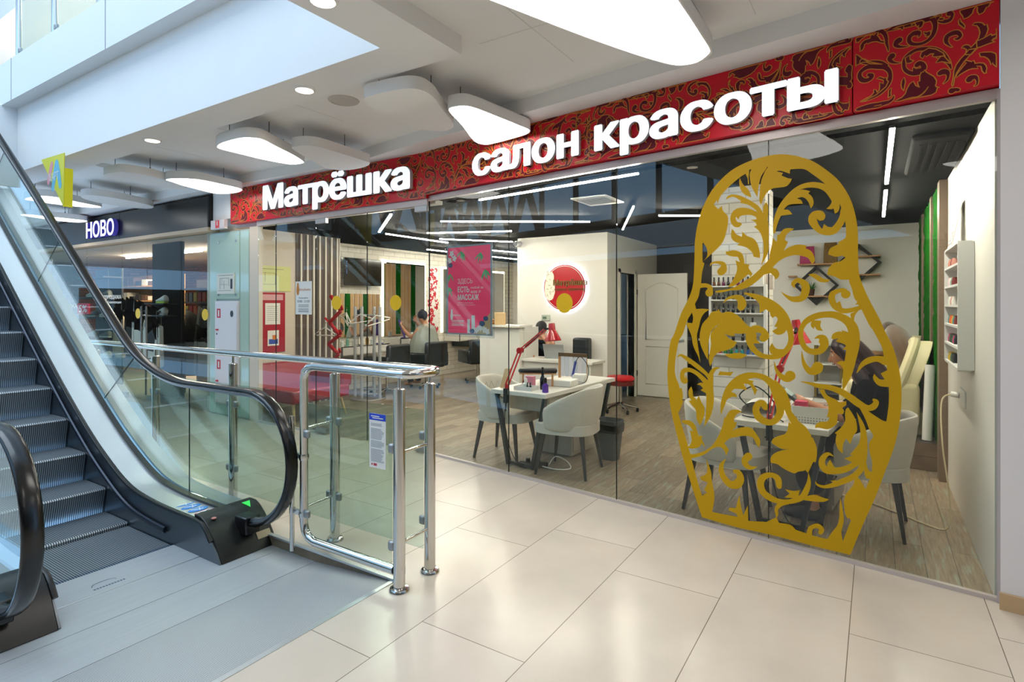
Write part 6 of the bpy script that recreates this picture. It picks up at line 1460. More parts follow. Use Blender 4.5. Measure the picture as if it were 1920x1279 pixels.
for k in range(12):
    cu, cv = -4.47+R.uniform(-0.06, 0.06), R.uniform(1.72, 2.12); r = 0.02; a0 = R.uniform(0, 6)
    add_stroke(mb, [(cu+r*math.cos(a0+j*0.9)*(1-j*0.12), cv+r*math.sin(a0+j*0.9)*(1-j*0.12), 0.005) for j in range(5)], fe, 0.007+0.00002*k, None, 3)
mb.build('emblem_pattern', mat('emblem_brown', '#5a3a16', 0.5), t, smooth=0)
mb = text_mb('Матрёшка', 1, lambda u, v, d: (u, yl-0.058-d, v), 0.02, 0.02, (-4.40, -3.80, 1.86, 1.985))
text_mb('салон красоты', 1, lambda u, v, d: (u, yl-0.058-d, v), 0.01, 0.0, (-4.38, -3.83, 1.79, 1.84), mb)
mb.build('lettering', mat('bronze_letters', '#8a6a34', 0.3, 0.7), t, smooth=0)
t = thing('wall_thermostat', 'small pale thermostat on the white wall behind the reception', 'thermostat', (-4.55, 8.14, 1.36))
MB().box(-4.65, -4.49, 8.125, 8.15, 1.31, 1.41).build('body', mat('thermo_body', '#b9bfae', 0.4), t, bevel=0.008)
MB().box(-4.62, -4.55, 8.122, 8.125, 1.34, 1.38).build('display', mat('thermo_lcd', '#5c6b5e', 0.3), t, smooth=0)
t = thing('security_camera', 'small white dome security camera at the top corner of the white wall', 'camera', (-5.08, 8.12, 2.6))
MB().cyl((-5.08, 8.15, 2.61), (-5.10, 8.04, 2.60), 0.05).build('body', M['white'], t, bevel=0.01)
MB().cyl((-5.10, 8.04, 2.60), (-5.103, 8.02, 2.598), 0.038).build('lens', M['black'], t)

# ------------------------------------------------------------------ reception
t = thing('reception_desk', 'white reception desk with a tall left counter and a low right wing', 'desk', (-4.5, 7.3, 0))
lam = M['deskwhite']
MB().box(-5.12, -4.40, 7.05, 7.20, 0, 1.24).build('counter_front', lam, t, smooth=0)
MB().box(-5.16, -4.36, 6.98, 7.36, 1.24, 1.275).build('counter_top', lam, t, bevel=0.004)
MB().box(-4.40, -3.26, 7.10, 7.55, 0.745, 0.785).build('low_top', lam, t, bevel=0.004)
MB().box(-4.36, -3.30, 7.14, 7.18, 0.0, 0.745).build('low_front', lam, t, smooth=0)
MB().box(-3.32, -3.29, 7.12, 7.53, 0.0, 0.745).build('side_panel', lam, t, smooth=0)
MB().box(-4.40, -4.36, 7.14, 7.53, 0.0, 1.24).build('side_panel', lam, t, smooth=0)
t = thing('laptop', 'silver laptop open on the reception desk in front of the seated woman', 'laptop', (-4.02, 7.35, 0.786))
sil = mat('laptop_silver', '#b9bcbd', 0.35, 0.7)
MB().box(-4.12, -3.78, 7.30, 7.52, 0.786, 0.80).build('base', sil, t, bevel=0.004)
MB().add([(-4.12, 7.30, 0.80), (-3.78, 7.30, 0.80), (-3.78, 7.24, 1.0), (-4.12, 7.24, 1.0), (-4.12, 7.308, 0.80), (-3.78, 7.308, 0.80), (-3.78, 7.248, 1.0), (-4.12, 7.248, 1.0)], [(0, 1, 2, 3), (7, 6, 5, 4), (0, 4, 5, 1), (1, 5, 6, 2), (2, 6, 7, 3), (3, 7, 4, 0)]).build('lid', sil, t, smooth=0)
small('black_bag', 'black bag on the reception wall side behind the laptop', 'bag', MB().box(-3.98, -3.72, 7.92, 8.10, 0.55, 1.06), M['leather'], bevel=0.03)
t = thing('bag_cabinet', 'low white cabinet by the wall carrying the black bag', 'cabinet', (-3.85, 8.0, 0))
MB().box(-4.05, -3.6, 7.88, 8.14, 0, 0.548).build('body', lam, t, bevel=0.004)
small('counter_plaque', 'small wooden plaque with doll emblem standing on the tall counter', 'plaque', MB().box(-4.86, -4.66, 7.06, 7.08, 1.276, 1.46), mat('plaque_wood', '#cfae7e', 0.5), bevel=0.006)
small('ink_jar', 'dark blue jar on the tall counter', 'jar', MB().lathe([(0.035, 0), (0.04, 0.05), (0.03, 0.09), (0.02, 0.11)], (-4.99, 7.1, 1.276), 16), mat('dark_blue_glass', '#1c2148', 0.2))
small('orange_figurine', 'tiny orange figurine between the jar and the wooden plaque', 'figurine', MB().lathe([(0.02, 0), (0.025, 0.03), (0.012, 0.05), (0.018, 0.07), (0.002, 0.09)], (-4.91, 7.1, 1.276), 12), mat('amber', '#b8742c', 0.3))
small('pink_flower_ball', 'pink flower ball on the tall counter by the poster edge', 'flowers', MB().ball((-5.09, 7.12, 1.345), 0.07), mat('pale_pink', '#e2b4c0', 0.7))
# red stool
t = thing('red_stool', 'round red stool on a chrome castor base in front of the open door', 'stool', (-3.16, 7.86, 0))
mb = MB(); mb.lathe([(0.02, 0.44), (0.17, 0.45), (0.205, 0.475), (0.21, 0.50), (0.18, 0.525), (0.02, 0.535)], (-3.16, 7.86, 0), 32); mb.build('seat', mat('stool_red', '#cf1520', 0.35), t)
mb = MB(); mb.lathe([(0.19, 0.40), (0.20, 0.46), (0.15, 0.46), (0.10, 0.41)], (-3.16, 7.86, 0), 24); mb.build('under_cover', mat('dark_red_cover', '#7a2018', 0.6), t)
MB().cyl((-3.16, 7.86, 0.10), (-3.16, 7.86, 0.44), 0.025).build('column', M['chrome'], t)
for k in range(5):
    a = 2*PI*k/5+0.5; e = (-3.16+0.25*math.cos(a), 7.86+0.25*math.sin(a), 0.07)
    l = MB().taper((-3.16, 7.86, 0.13), e, 0.025, 0.014, 10).build('foot', M['chrome'], t)
    mb = MB(); mb.cyl((e[0]-0.012, e[1], 0.03), (e[0]+0.012, e[1], 0.03), 0.03, n=14); mb.build('castor', M['black'], l)
# open white door and what shows through the doorway
t = thing('panel_door', 'white panelled door standing open beside the doorway', 'door', (-3.05, 9.45, 0))
dm = M['doorwhite']
MB().box(-3.47, -2.62, 9.42, 9.46, 0.012, 2.10).build('leaf', dm, t, smooth=0)
def moulding(pts): 
    mb = MB(); mb.tube([(x, 9.418, z) for x, z in pts], 0.012, 8, True); return mb.build('panel_moulding', dm, t)
arch = [(-3.32, 1.84)]+[(-3.32+0.55*k/8, 1.86+0.09*math.sin(PI*k/8)**1.5) for k in range(1, 8)]+[(-2.77, 1.84)]
moulding(arch+[(-2.77, 0.98), (-3.32, 0.98)]); moulding([(-3.32, 0.86), (-2.77, 0.86), (-2.77, 0.22), (-3.32, 0.22)])
mb = MB(); mb.cyl((-2.69, 9.42, 0.98), (-2.69, 9.37, 0.98), 0.022); mb.bar((-2.69, 9.375, 0.98), (-2.79, 9.375, 0.98), 0.018); mb.build('handle', M['alu_dull'], t)
for z in (0.35, 1.75): MB().cyl((-3.475, 9.41, z), (-3.475, 9.41, z+0.09), 0.011).build('hinge', M['wire'], t)
garment('dark coat on a hanger seen through the doorway', -3.95, 8.95, 1.80, 0.36, 0.95, mat('coat_dark', '#231c1e', 0.8), rz=0.3, group='clothes in the back room')
garment('burgundy coat hanging behind the dark coat in the doorway', -4.15, 9.25, 1.55, 0.34, 0.75, mat('coat_burgundy', '#4e1f2a', 0.8), rz=0.5, group='clothes in the back room')
t = thing('coat_rail', 'wall rail with hooks carrying the coats in the back room', 'rail', (-4.2, 9.1, 1.9))
MB().bar((-3.75, 8.8, 1.92), (-4.45, 9.5, 1.92), 0.05, 0.03).build('rail', M['darkbrown'], t)
t = thing('water_bottle', 'large blue water bottle with pump on the back room floor', 'bottle', (-3.95, 9.35, 0))
mb = MB(); mb.lathe([(0.13, 0), (0.14, 0.05), (0.14, 0.33), (0.10, 0.40), (0.04, 0.44), (0.035, 0.48)], (-3.95, 9.35, 0), 24); mb.build('body', mat('blue_bottle', '#5d8fae', 0.12), t)
mb = MB(); mb.lathe([(0.04, 0.48), (0.04, 0.58), (0.02, 0.60)], (-3.95, 9.35, 0), 16); mb.bar((-3.95, 9.35, 0.57), (-3.86, 9.30, 0.55), 0.025); mb.build('pump', M['paper'], t)
small('storage_box', 'dark blue storage box stack in the back room doorway', 'box', MB().box(-4.4, -3.85, 9.6, 10.1, 0, 1.02), mat('navy_box', '#232c40', 0.5), bevel=0.02)
# dark cabinets behind the door
t = thing('dark_cabinet', 'dark wood wall cabinet behind the open white door', 'cabinet', (-2.2, 10.3, 0))
MB().box(-2.6, -1.6, 10.1, 10.49, 0, 0.95).build('base', M['black'], t, bevel=0.004)
MB().box(-2.9, -1.6, 10.2, 10.49, 1.5, 2.3).build('upper', M['darkbrown'], t, bevel=0.004)
MB().box(-2.6, -1.58, 10.05, 10.49, 0.95, 0.985).build('top', lam, t, smooth=0)

# ------------------------------------------------------------------ manicure tables
M['chairfab'] = mat('light_grey_fabric', '#cdc6ba', 0.85, noise=0.06, nscale=30, bump=0.12, bscale=160, sheen=0.2)
M['darkleg'] = mat('dark_wood_leg', '#2a2624', 0.45)
def tub_chair_mesh():
    # shell: wraps round the back, arms lower than the back
    n = 33; sec = 10; vs = []
    def quilted(a, h): return 0.0
    for i in range(n):
        t = -1+2*i/(n-1); ang = PI+t*math.radians(118)
        k = abs(t)
        top = 0.83-0.21*max(0, (k-0.25)/0.75)**1.5
        bot = 0.40+0.02*k
        for j in range(sec):
            ph = 2*PI*j/sec
            cx_, cz = math.cos(ph), math.sin(ph)
            h = bot+(top-bot)*(0.5+0.5*math.copysign(abs(cz)**0.55, cz))
            lean = 0.07*((h-0.40)/0.43)
            r = 0.265+lean*(1-0.3*k)+0.028*math.copysign(abs(cx_)**0.6, cx_)
            x = r*math.cos(ang)*0.98; y = r*math.sin(ang)*1.0
            if k > 0.86: x += (k-0.86)*0.10
            vs.append((x+0.02, y, h))
    fs = [(i*sec+j, i*sec+(j+1) % sec, (i+1)*sec+(j+1) % sec, (i+1)*sec+j) for i in range(n-1) for j in range(sec)]
    fs += [tuple(range(sec)), tuple(range((n-1)*sec, n*sec))]
    return MB().add(vs, fs)
def tub_chair(label, loc, rz):
    t = thing('tub_chair', label, 'chair', loc, rz, 'grey upholstered tub chairs')
    tub_chair_mesh().build('backrest', M['chairfab'], t, world=False, smooth=80, subsurf=1)
    out = [(0.29*math.copysign(abs(math.cos(a))**0.65, math.cos(a))+0.02, 0.265*math.copysign(abs(math.sin(a))**0.65, math.sin(a))) for a in [2*PI*k/36 for k in range(36)]]
    mb = MB(); mb.prism(out, lambda u, v, d: (u, v, d), 0.385, 0.475); mb.build('seat', M['chairfab'], t, world=False, bevel=0.028, seg=3)
    for sx in (-1, 1):
        for sy in (-1, 1):
            MB().taper((sx*0.185, sy*0.185, 0.40), (sx*0.245, sy*0.25, 0.0), 0.027, 0.014, 4).build('leg', M['darkleg'], t, world=False, smooth=0)
    # stitched lines on the inner back
    mb = MB()
    for k in range(-4, 5):
        for sgn in (-1, 1):
            pts = []
            for j in range(8):
                z = 0.50+0.035*j; a = PI+math.radians(k*16+sgn*j*3.4)
                if abs(a-PI) > math.radians(72): continue
                r = 0.237+0.07*((z-0.40)/0.43)
                pts.append((r*math.cos(a)*0.98+0.023, r*math.sin(a), z))
            if len(pts) > 2: mb.tube(pts, 0.0016, 4)
    mb.build('quilt_seam', mat('seam_grey', '#968f86', 0.8) if 'seam_grey' not in bpy.data.materials else bpy.data.materials['seam_grey'], t, world=False)
    return t
c0 = tub_chair('grey tub chair left of the manicure table with the bin, quilted side facing right', (-3.27, 4.97, 0), 0.12)
dup(c0, (-2.45, 4.82, 0), PI+0.12, 'grey tub chair in front of the bin, turned with its smooth back towards the glass')
dup(c0, (-0.97, 4.60, 0), -0.15, 'grey tub chair behind the left half of the doll decal')
dup(c0, (-0.07, 4.79, 0), PI-0.05, 'grey tub chair the dark-dressed woman sits on')
M['metal_leg'] = mat('dark_steel_leg', '#3a3f42', 0.4, 0.7)
M['woodgrey'] = mat('pale_grey_wood', '#b7b0a2', 0.5, noise=0.18, nscale=5, stretch=(14, 14, 0.8))
def manicure_table(label, c, rz, w, l):
    t = thing('manicure_table', label, 'table', (c[0], c[1], 0), rz)
    MB().box(-w/2, w/2, 0, l, 0.70, 0.742).build('tabletop', M['deskwhite'], t, world=False, bevel=0.005)
    for y in (0.06, l-0.08):
        mb = MB()
        mb.bar((-w*0.44, y, 0.70), (-w*0.22, y, 0.012), 0.05, 0.03); mb.bar((w*0.44, y, 0.70), (w*0.22, y, 0.012), 0.05, 0.03); mb.bar((-w*0.24, y, 0.03), (w*0.24, y, 0.03), 0.03, 0.03)
        mb.build('trapeze_leg', M['metal_leg'], t, world=False, smooth=0)
    MB().box(-w*0.36, w*0.38, 0.20, 0.24, 0.53, 0.70).build('front_panel', M['woodgrey'], t, world=False, smooth=0)
    MB().box(-w*0.36, w*0.38, 0.24, l*0.40, 0.53, 0.70).build('drawer_box', M['woodgrey'], t, world=False, smooth=0)
    p = MB().box(-w*0.30, w*0.38, l*0.42, l*0.78, 0.02, 0.70).build('pedestal', M['woodgrey'], t, world=False, smooth=0)
    for z in (0.06, 0.27, 0.49): MB().box(w*0.38, w*0.38+0.014, l*0.43, l*0.77, z, z+0.19).build('drawer_front', M['woodgrey'], p, world=False, bevel=0.003)
    return t
manicure_table('white manicure table with tapered steel legs, red lamp and small bottles', (-2.90, 4.60), -0.05, 0.64, 1.5)
manicure_table('white manicure table behind the doll decal, at the seated woman', (-0.57, 4.32), -0.10, 0.62, 1.4)
M['lampred'] = mat('lamp_red', '#c3141f', 0.25, 0, 0.6, coat=0.5)
def desk_lamp(label, base, el, sh, tip, op):
    t = thing('desk_lamp', label, 'lamp', base)
    b = Vector(base); e = Vector(el); s = Vector(sh)
    mb = MB(); mb.box(b.x-0.02, b.x+0.02, b.y-0.035, b.y+0.01, b.z-0.12, b.z+0.02); mb.cyl((b.x, b.y-0.02, b.z-0.2), (b.x, b.y-0.02, b.z-0.08), 0.006); mb.bar((b.x-0.03, b.y-0.02, b.z-0.10), (b.x+0.03, b.y-0.02, b.z-0.10), 0.01); mb.build('clamp', M['black'], t)
    mb = MB(); mb.cyl(b, b+Vector((0, 0, 0.06)), 0.022); mb.build('swivel', M['lampred'], t)
    off = Vector((0.012, 0.012, 0))
    for nm, p, q in (('lower_arm', b+Vector((0, 0, 0.05)), e), ('upper_arm', e, s)):
        mb = MB(); mb.bar(p-off, q-off, 0.011); mb.bar(p+off, q+off, 0.011); mb.build(nm, M['lampred'], t)
    mb = MB(); mb.cyl(e-Vector((0, 0.025, 0)), e+Vector((0, 0.025, 0)), 0.03); mb.build('elbow', M['lampred'], t)
    MB().bar(e.lerp(s, 0.15)+Vector((0, 0.03, 0)), e.lerp(s, 0.7)+Vector((0, 0.03, 0)), 0.02).build('spring', M['black'], t)
    c = Vector(tip); d = (Vector(op)-c).normalized(); L = (Vector(op)-c).length
    Rm = d.to_track_quat('Z', 'Y').to_matrix()
    mb = MB(); prof = [(0.028, 0), (0.032, L*0.12), (0.034, L*0.40), (0.045, L*0.48), (0.085, L), (0.082, L), (0.042, L*0.50), (0.03, L*0.42)]
    mb.lathe(prof, (0, 0, 0), 28); mb.v = [tuple(c+Rm @ Vector(p)) for p in mb.v]; mb.build('shade', M['lampred'], t)
    mb = MB(); mb.ball(c+d*L*0.66, 0.03); mb.build('bulb', M['paper'], t)
    mb = MB(); mb.bar(s, c+d*L*0.3, 0.02); mb.build('knuckle', M['black'], t)
    pts = [b+Vector((0.01, -0.03, -0.06)), b+Vector((0.02, -0.06, -0.35)), b+Vector((0.12, -0.03, -0.66)), b+Vector((0.25, 0.1, -0.73))]
    mb = MB(); mb.tube([tuple(p) for p in crom([tuple(p) for p in pts], 5)], 0.004, 6); mb.build('cable', M['black'], t)
    return t
desk_lamp('red jointed desk lamp clamped to the front of the left manicure table', (-3.03, 4.62, 0.742), (-2.99, 4.80, 1.12), (-2.73, 4.86, 1.34), (-2.665, 4.86, 1.395), (-2.645, 4.85, 1.225))
desk_lamp('red jointed desk lamp on the manicure table behind the doll decal', (-0.63, 4.35, 0.742), (-0.60, 4.62, 1.10), (-0.52, 4.85, 1.36), (-0.53, 4.95, 1.46), (-0.50, 4.95, 1.27))
# on the left table
t = thing('armrest_pad', 'black padded hand rest on wooden legs on the left manicure table', 'hand rest', (-2.93, 5.05, 0.742))
Rz = Matrix.Rotation(math.radians(28), 3, 'Z')
MB().obox((-2.93, 5.05, 0.90), (0.40, 0.13, 0.045), M=Rz).build('pad', M['leather'], t, bevel=0.02)
MB().obox((-2.93, 5.05, 0.872), (0.38, 0.12, 0.014), M=Rz).build('board', M['wood'], t, bevel=0.003)
for s in (-1, 1):
    p = Vector((-2.93, 5.05, 0.805))+Rz @ Vector((s*0.15, 0, 0)); MB().obox(p, (0.02, 0.11, 0.125), M=Rz).build('leg', M['wood'], t, bevel=0.002)
small('white_case', 'flat white case lying in the middle of the left manicure table', 'case', MB().obox((-2.74, 5.20, 0.775), (0.30, 0.22, 0.065), 0.1), M['paper'], bevel=0.008)
t = thing('bottle_tray', 'white tray of small jars near the red lamp base', 'tray', (-2.89, 4.74, 0.742))
MB().box(-2.99, -2.79, 4.68, 4.82, 0.742, 0.752).build('bottom', M['paper'], t, smooth=0)
mb = MB(); mb.box(-2.99, -2.985, 4.68, 4.82, 0.752, 0.78); mb.box(-2.795, -2.79, 4.68, 4.82, 0.752, 0.78); mb.box(-2.985, -2.795, 4.68, 4.685, 0.752, 0.78); mb.box(-2.985, -2.795, 4.815, 4.82, 0.752, 0.78); mb.build('rim', M['paper'], t, smooth=0)
def bottle(name, label, x, y, z, r, h, body, cap, group=None, tall=0.35):
    t = thing(name, label, 'bottle', (x, y, z), 0, group)
    hb = h*(1-tall)
    MB().lathe([(r, 0), (r*1.02, hb*0.1), (r, hb*0.75), (r*0.5, hb*0.95), (r*0.45, hb)], (0, 0, 0), 14).build('body', body, t, world=False)
    MB().lathe([(r*0.55, hb), (r*0.52, hb+(h-hb)*0.6), (r*0.40, h)], (0, 0, 0), 12).build('cap', cap, t, world=False)
    return t
pur = mat('violet_glass', '#5a2fa0', 0.15); blk = M['blackplastic']
bottle('purple_bottle', 'purple bottle with black dropper cap at the right front of the left table', -2.645, 4.70, 0.742, 0.030, 0.14, pur, blk)
bottle('dark_bottle', 'tall dark spray bottle on the left manicure table', -2.76, 4.85, 0.742, 0.026, 0.22, mat('near_black_glass', '#16181c', 0.15), blk)
bottle('small_bottle', 'left of two tiny dark bottles in the white tray', -2.85, 4.71, 0.753, 0.012, 0.07, blk, blk)
bottle('small_bottle', 'right of two tiny dark bottles in the white tray', -2.82, 4.715, 0.753, 0.012, 0.07, blk, blk)
bottle('small_bottle', 'pale jar in the white tray', -2.90, 4.76, 0.753, 0.03, 0.10, jar, M['paper'])
bottle('small_bottle', 'dark red bottle beside the red lamp base', -2.97, 4.87, 0.742, 0.03, 0.13, mat('wine_glass', '#6a1230', 0.2), M['paper'])
small('pink_box', 'pink paper box behind the white tray', 'box', MB().box(-2.95, -2.87, 4.84, 4.90, 0.742, 0.86), mat('pink_card', '#e08aa0', 0.6))
small('beige_card', 'leaning beige card at the left edge of the left manicure table', 'card', MB().add([(-3.18, 4.72, 0.743), (-3.10, 4.74, 0.743), (-3.10, 4.80, 0.93), (-3.16, 4.78, 0.93), (-3.18, 4.735, 0.743), (-3.10, 4.755, 0.743), (-3.10, 4.812, 0.93), (-3.16, 4.792, 0.93)], [(0, 1, 2, 3), (7, 6, 5, 4), (0, 4, 5, 1), (1, 5, 6, 2), (2, 6, 7, 3), (3, 7, 4, 0)]), mat('beige_card', '#c9a97c', 0.6), smooth=0)
t = thing('swatch_rack', 'wooden rack with hanging clear sample sachets at the back of the left table', 'rack', (-2.85, 5.72, 0.742))
MB().box(-3.05, -2.70, 5.72, 5.75, 0.99, 1.03).build('header', mat('rack_bronze', '#5a4020', 0.5), t, smooth=0)
for x in (-3.04, -2.71): MB().box(x-0.012, x+0.012, 5.725, 5.745, 0.742, 0.99).build('upright', M['wood'], t, smooth=0)
for k in range(6):
    x = -3.01+k*0.054
    MB().box(x, x+0.046, 5.708, 5.716, 0.77, 0.99).build('sachet', mat('sachet_%d' % k, ('#d9dbe2', '#cfd3de', '#e2dfe4', '#c8cbd9', '#dcd6dc', '#d2d4dc')[k], 0.3), t, smooth=0)
t = thing('nail_drill', 'white nail drill with blue handpiece at the back right of the left manicure table', 'device', (-2.70, 5.55, 0.742))
MB().obox((-2.70, 5.55, 0.785), (0.14, 0.12, 0.085), 0.2).build('body', M['paper'], t, bevel=0.012)
MB().cyl((-2.76, 5.50, 0.80), (-2.70, 5.46, 0.97), 0.013).build('handpiece', mat('handpiece_blue', '#24338f', 0.35), t)
mb = MB(); mb.tube(crom([(-2.70, 5.46, 0.97), (-2.66, 5.5, 1.02), (-2.60, 5.56, 0.90), (-2.60, 5.5, 0.76), (-2.61, 5.3, 0.75)], 6), 0.004, 6); mb.build('cable', M['black'], t)
t = thing('power_strip', 'black power strip with white cable on the floor under the left table', 'power strip', (-2.80, 4.75, 0))
MB().obox((-2.80, 4.74, 0.025), (0.28, 0.06, 0.045), 0.4).build('body', M['black'], t, bevel=0.008)
for k in range(2): MB().obox((-2.85+0.09*k, 4.72+0.04*k, 0.06), (0.04, 0.04, 0.04), 0.4).build('plug', M['black'], t, bevel=0.005)
mb = MB(); mb.tube(crom([(-2.66, 4.80, 0.03), (-2.62, 4.86, 0.10), (-2.52, 4.90, 0.06), (-2.46, 4.86, 0.008), (-2.55, 4.76, 0.008), (-2.70, 4.74, 0.02)], 6), 0.006, 6); mb.build('cable', M['paper'], t)
t = thing('waste_bin', 'grey plastic waste bin with black bag beside the tub chair', 'bin', (-2.30, 5.42, 0))
def rrect(w, h, r, n=5):
    out = []
    for cx_, cy_, a0 in ((w/2-r, h/2-r, 0), (-w/2+r, h/2-r, PI/2), (-w/2+r, -h/2+r, PI), (w/2-r, -h/2+r, 1.5*PI)):
        out += [(cx_+r*math.cos(a0+PI/2*k/n), cy_+r*math.sin(a0+PI/2*k/n)) for k in range(n+1)]
    return out
def loft(rings):
    mb = MB(); n = len(rings[0]); vs = [p for r in rings for p in r]
    mb.add(vs, [(i*n+k, i*n+(k+1) % n, (i+1)*n+(k+1) % n, (i+1)*n+k) for i in range(len(rings)-1) for k in range(n)]+[tuple(range(n))])
    return mb
bx, by = -2.30, 5.42
ring = lambda w, h, z, r=0.05: [(bx+x, by+y, z) for x, y in rrect(w, h, r)]
loft([ring(0.19, 0.16, 0), ring(0.25, 0.22, 0.33), ring(0.265, 0.235, 0.40), ring(0.25, 0.22, 0.40), ring(0.22, 0.19, 0.30), ring(0.17, 0.14, 0.02)]).build('body', mat('bin_grey', '#4b5054', 0.45), t)
loft([ring(0.262, 0.232, 0.28), ring(0.27, 0.24, 0.345), ring(0.272, 0.242, 0.36), ring(0.262, 0.232, 0.365)]).build('bag', M['blackplastic'], t)
# ------------------------------------------------------------------ polish rack on the brick column
t = thing('polish_rack', 'white wall rack of nail polish on the brick column', 'rack', (-1.09, 5.62, 1.1))
pw = mat('rack_white', '#eceae6', 0.4)
MB().box(-1.345, -1.325, 5.58, 5.678, 1.10, 1.765).build('side', pw, t, smooth=0)
MB().box(-0.86, -0.84, 5.58, 5.678, 1.10, 1.765).build('side', pw, t, smooth=0)
SZ = [1.745, 1.615, 1.490, 1.362, 1.228, 1.103]
for z in SZ: MB().box(-1.325, -0.86, 5.58, 5.678, z, z+0.012).build('shelf', pw, t, smooth=0)
dk = [mat('polish_%s' % n, c, 0.12) for n, c in (('black', '#15120f'), ('amber', '#5a3014'), ('plum', '#6a1448'), ('green', '#1f7a3a'), ('teal', '#2a8f96'), ('blue', '#2f5fae'), ('red', '#a3122a'))]
names = ('black', 'amber', 'plum', 'green', 'teal', 'blue', 'red')
protos = []
for i in range(7):
    pt = thing('nail_polish', 'x', 'nail polish', (0, 0, -50), 0)
    MB().lathe([(0.0135, 0), (0.0145, 0.004), (0.0145, 0.032), (0.008, 0.042), (0.007, 0.046)], (0, 0, 0), 12).build('bottle', dk[i], pt, world=False)
    MB().lathe([(0.009, 0.046), (0.0085, 0.080), (0.006, 0.084)], (0, 0, 0), 10).build('cap', M['blackplastic'], pt, world=False)
    protos.append(pt)
ordn = ('first', 'second', 'third', 'fourth', 'fifth', 'sixth', 'seventh', 'eighth', 'ninth', 'tenth')
rows = [(0, 'top board', [1, 1, 2, 0, 0, 2, 2, 0, 0]), (1, 'second shelf', [0]*9), (2, 'third shelf', [0]*9), (3, 'fourth shelf', [0, 0, 0, 0, 0]), (4, 'fifth shelf', [0, 0, 0, 0, 0, 0]), (5, 'bottom shelf', [2, 6, 3, 3, 4, 4, 5, 5])]
used = set()
for ri, rn, lst in rows:
    for k, ci in enumerate(lst):
        x = -1.305+k*0.0435 if ri < 3 else (-1.30+k*0.05 if ri == 5 else -1.30+k*0.085)
        lab = '%s nail polish, %s from left on the %s of the column rack' % (names[ci], ordn[k], rn)
        loc = (x, 5.62, SZ[ri]+0.012)
        if ci not in used:
            used.add(ci); p = protos[ci]; p.location = loc; p['label'] = lab; p['group'] = 'nail polish bottles on the column rack'
        else: dup(protos[ci], loc, 0, lab, 'nail polish bottles on the column rack')
small('gift_box', 'white box with a black ring print at the right end of the column rack top', 'box', MB().box(-0.955, -0.865, 5.59, 5.66, 1.757, 1.86), M['paper'], bevel=0.002)
small('floral_box', 'small patterned box hung on the right face of the brick column', 'box', MB().box(-0.86, -0.80, 5.72, 5.80, 1.72, 1.86), mat('pale_floral', '#c9bdb4', 0.6, noise=0.4, nscale=60), bevel=0.002)
small('white_jar', 'white cream jar on the fourth shelf of the column rack', 'jar', MB().lathe([(0.026, 0), (0.028, 0.02), (0.026, 0.04)], (-0.955, 5.62, 1.3745), 16), M['paper'])

# ------------------------------------------------------------------ diamond shelves on the back wall
def diamond(label, cx_, cz, r, bars):
    t = thing('diamond_shelf', label, 'shelf', (cx_, 9.4, cz))
    P = [(cx_, cz+r), (cx_+r, cz), (cx_, cz-r), (cx_-r, cz)]; q = r-0.045
    I = [(cx_, cz+q), (cx_+q, cz), (cx_, cz-q), (cx_-q, cz)]
    MB().prism([P, I], lambda u, v, d: (u, d, v), 9.36, 9.498).build('frame', M['black'], t, smooth=0)
    for z, x0, x1 in bars: MB().box(x0, x1, 9.34, 9.498, z-0.012, z+0.008).build('plank', M['wood'], t, smooth=0)
diamond('black diamond frame with plant on the back wall, lower left of the pair', -0.735, 1.86, 0.29, [(1.70, -0.88, -0.55), (2.0, -1.10, -0.99)])
diamond('black diamond frame on the back wall, upper right of the pair', -0.20, 2.17, 0.27, [(2.0, -0.37, 0.06), (2.26, -0.3, 0.06)])
t = thing('wall_plank', 'wooden plank shelf between the two diamond frames', 'shelf', (-0.62, 9.42, 2.0))
MB().box(-0.98, -0.40, 9.34, 9.498, 2.16, 2.18).build('plank', M['wood'], t, smooth=0)
t = thing('potted_plant', 'small green potted plant inside the lower diamond frame', 'plant', (-0.80, 9.42, 1.71))
MB().lathe([(0.035, 0), (0.05, 0.10), (0.045, 0.10), (0.04, 0.02)], (-0.80, 9.42, 1.709), 16).build('pot', mat('brown_pot', '#4a2a1c', 0.6), t)
mb = MB(); R = random.Random(2)
for k in range(60):
    a = R.uniform(0, 2*PI); l = R.uniform(0.04, 0.09)
    mb.taper((-0.80, 9.42, 1.80), (-0.80+l*math.cos(a), 9.42+l*math.sin(a)*0.6, 1.80+R.uniform(0.03, 0.13)), 0.006, 0.001, 4)
mb.build('leaves', mat('leaf_green', '#2f6a2c', 0.7), t)
def pouch(label, x, z, w, h, m):
    mb = MB(); vs = []
    prof = [(0, 0.06), (0.15, 0.09), (0.5, 0.08), (0.8, 0.04), (1.0, 0.008)]
    for t_, d in prof:
        for sx, sy in ((-1, -1), (1, -1), (1, 1), (-1, 1)): vs.append((x+sx*w/2*(1-0.12*t_), 9.42+sy*d/2, z+h*t_))
    mb.add(vs, [(i*4+k, i*4+(k+1) % 4, (i+1)*4+(k+1) % 4, (i+1)*4+k) for i in range(4) for k in range(4)]+[(0, 1, 2, 3), (16, 17, 18, 19)])
    small('gift_bag', label, 'bag', mb, m, bevel=0.006)
pouch('pink patterned bag on the plank behind the doll decal', -0.85, 2.181, 0.20, 0.26, mat('pink_pattern', '#b03468', 0.5, noise=0.6, nscale=45))
pouch('golden patterned bag on the plank beside the pink one', -0.55, 2.181, 0.18, 0.30, mat('gold_pattern', '#7a5a20', 0.45, noise=0.7, nscale=45))
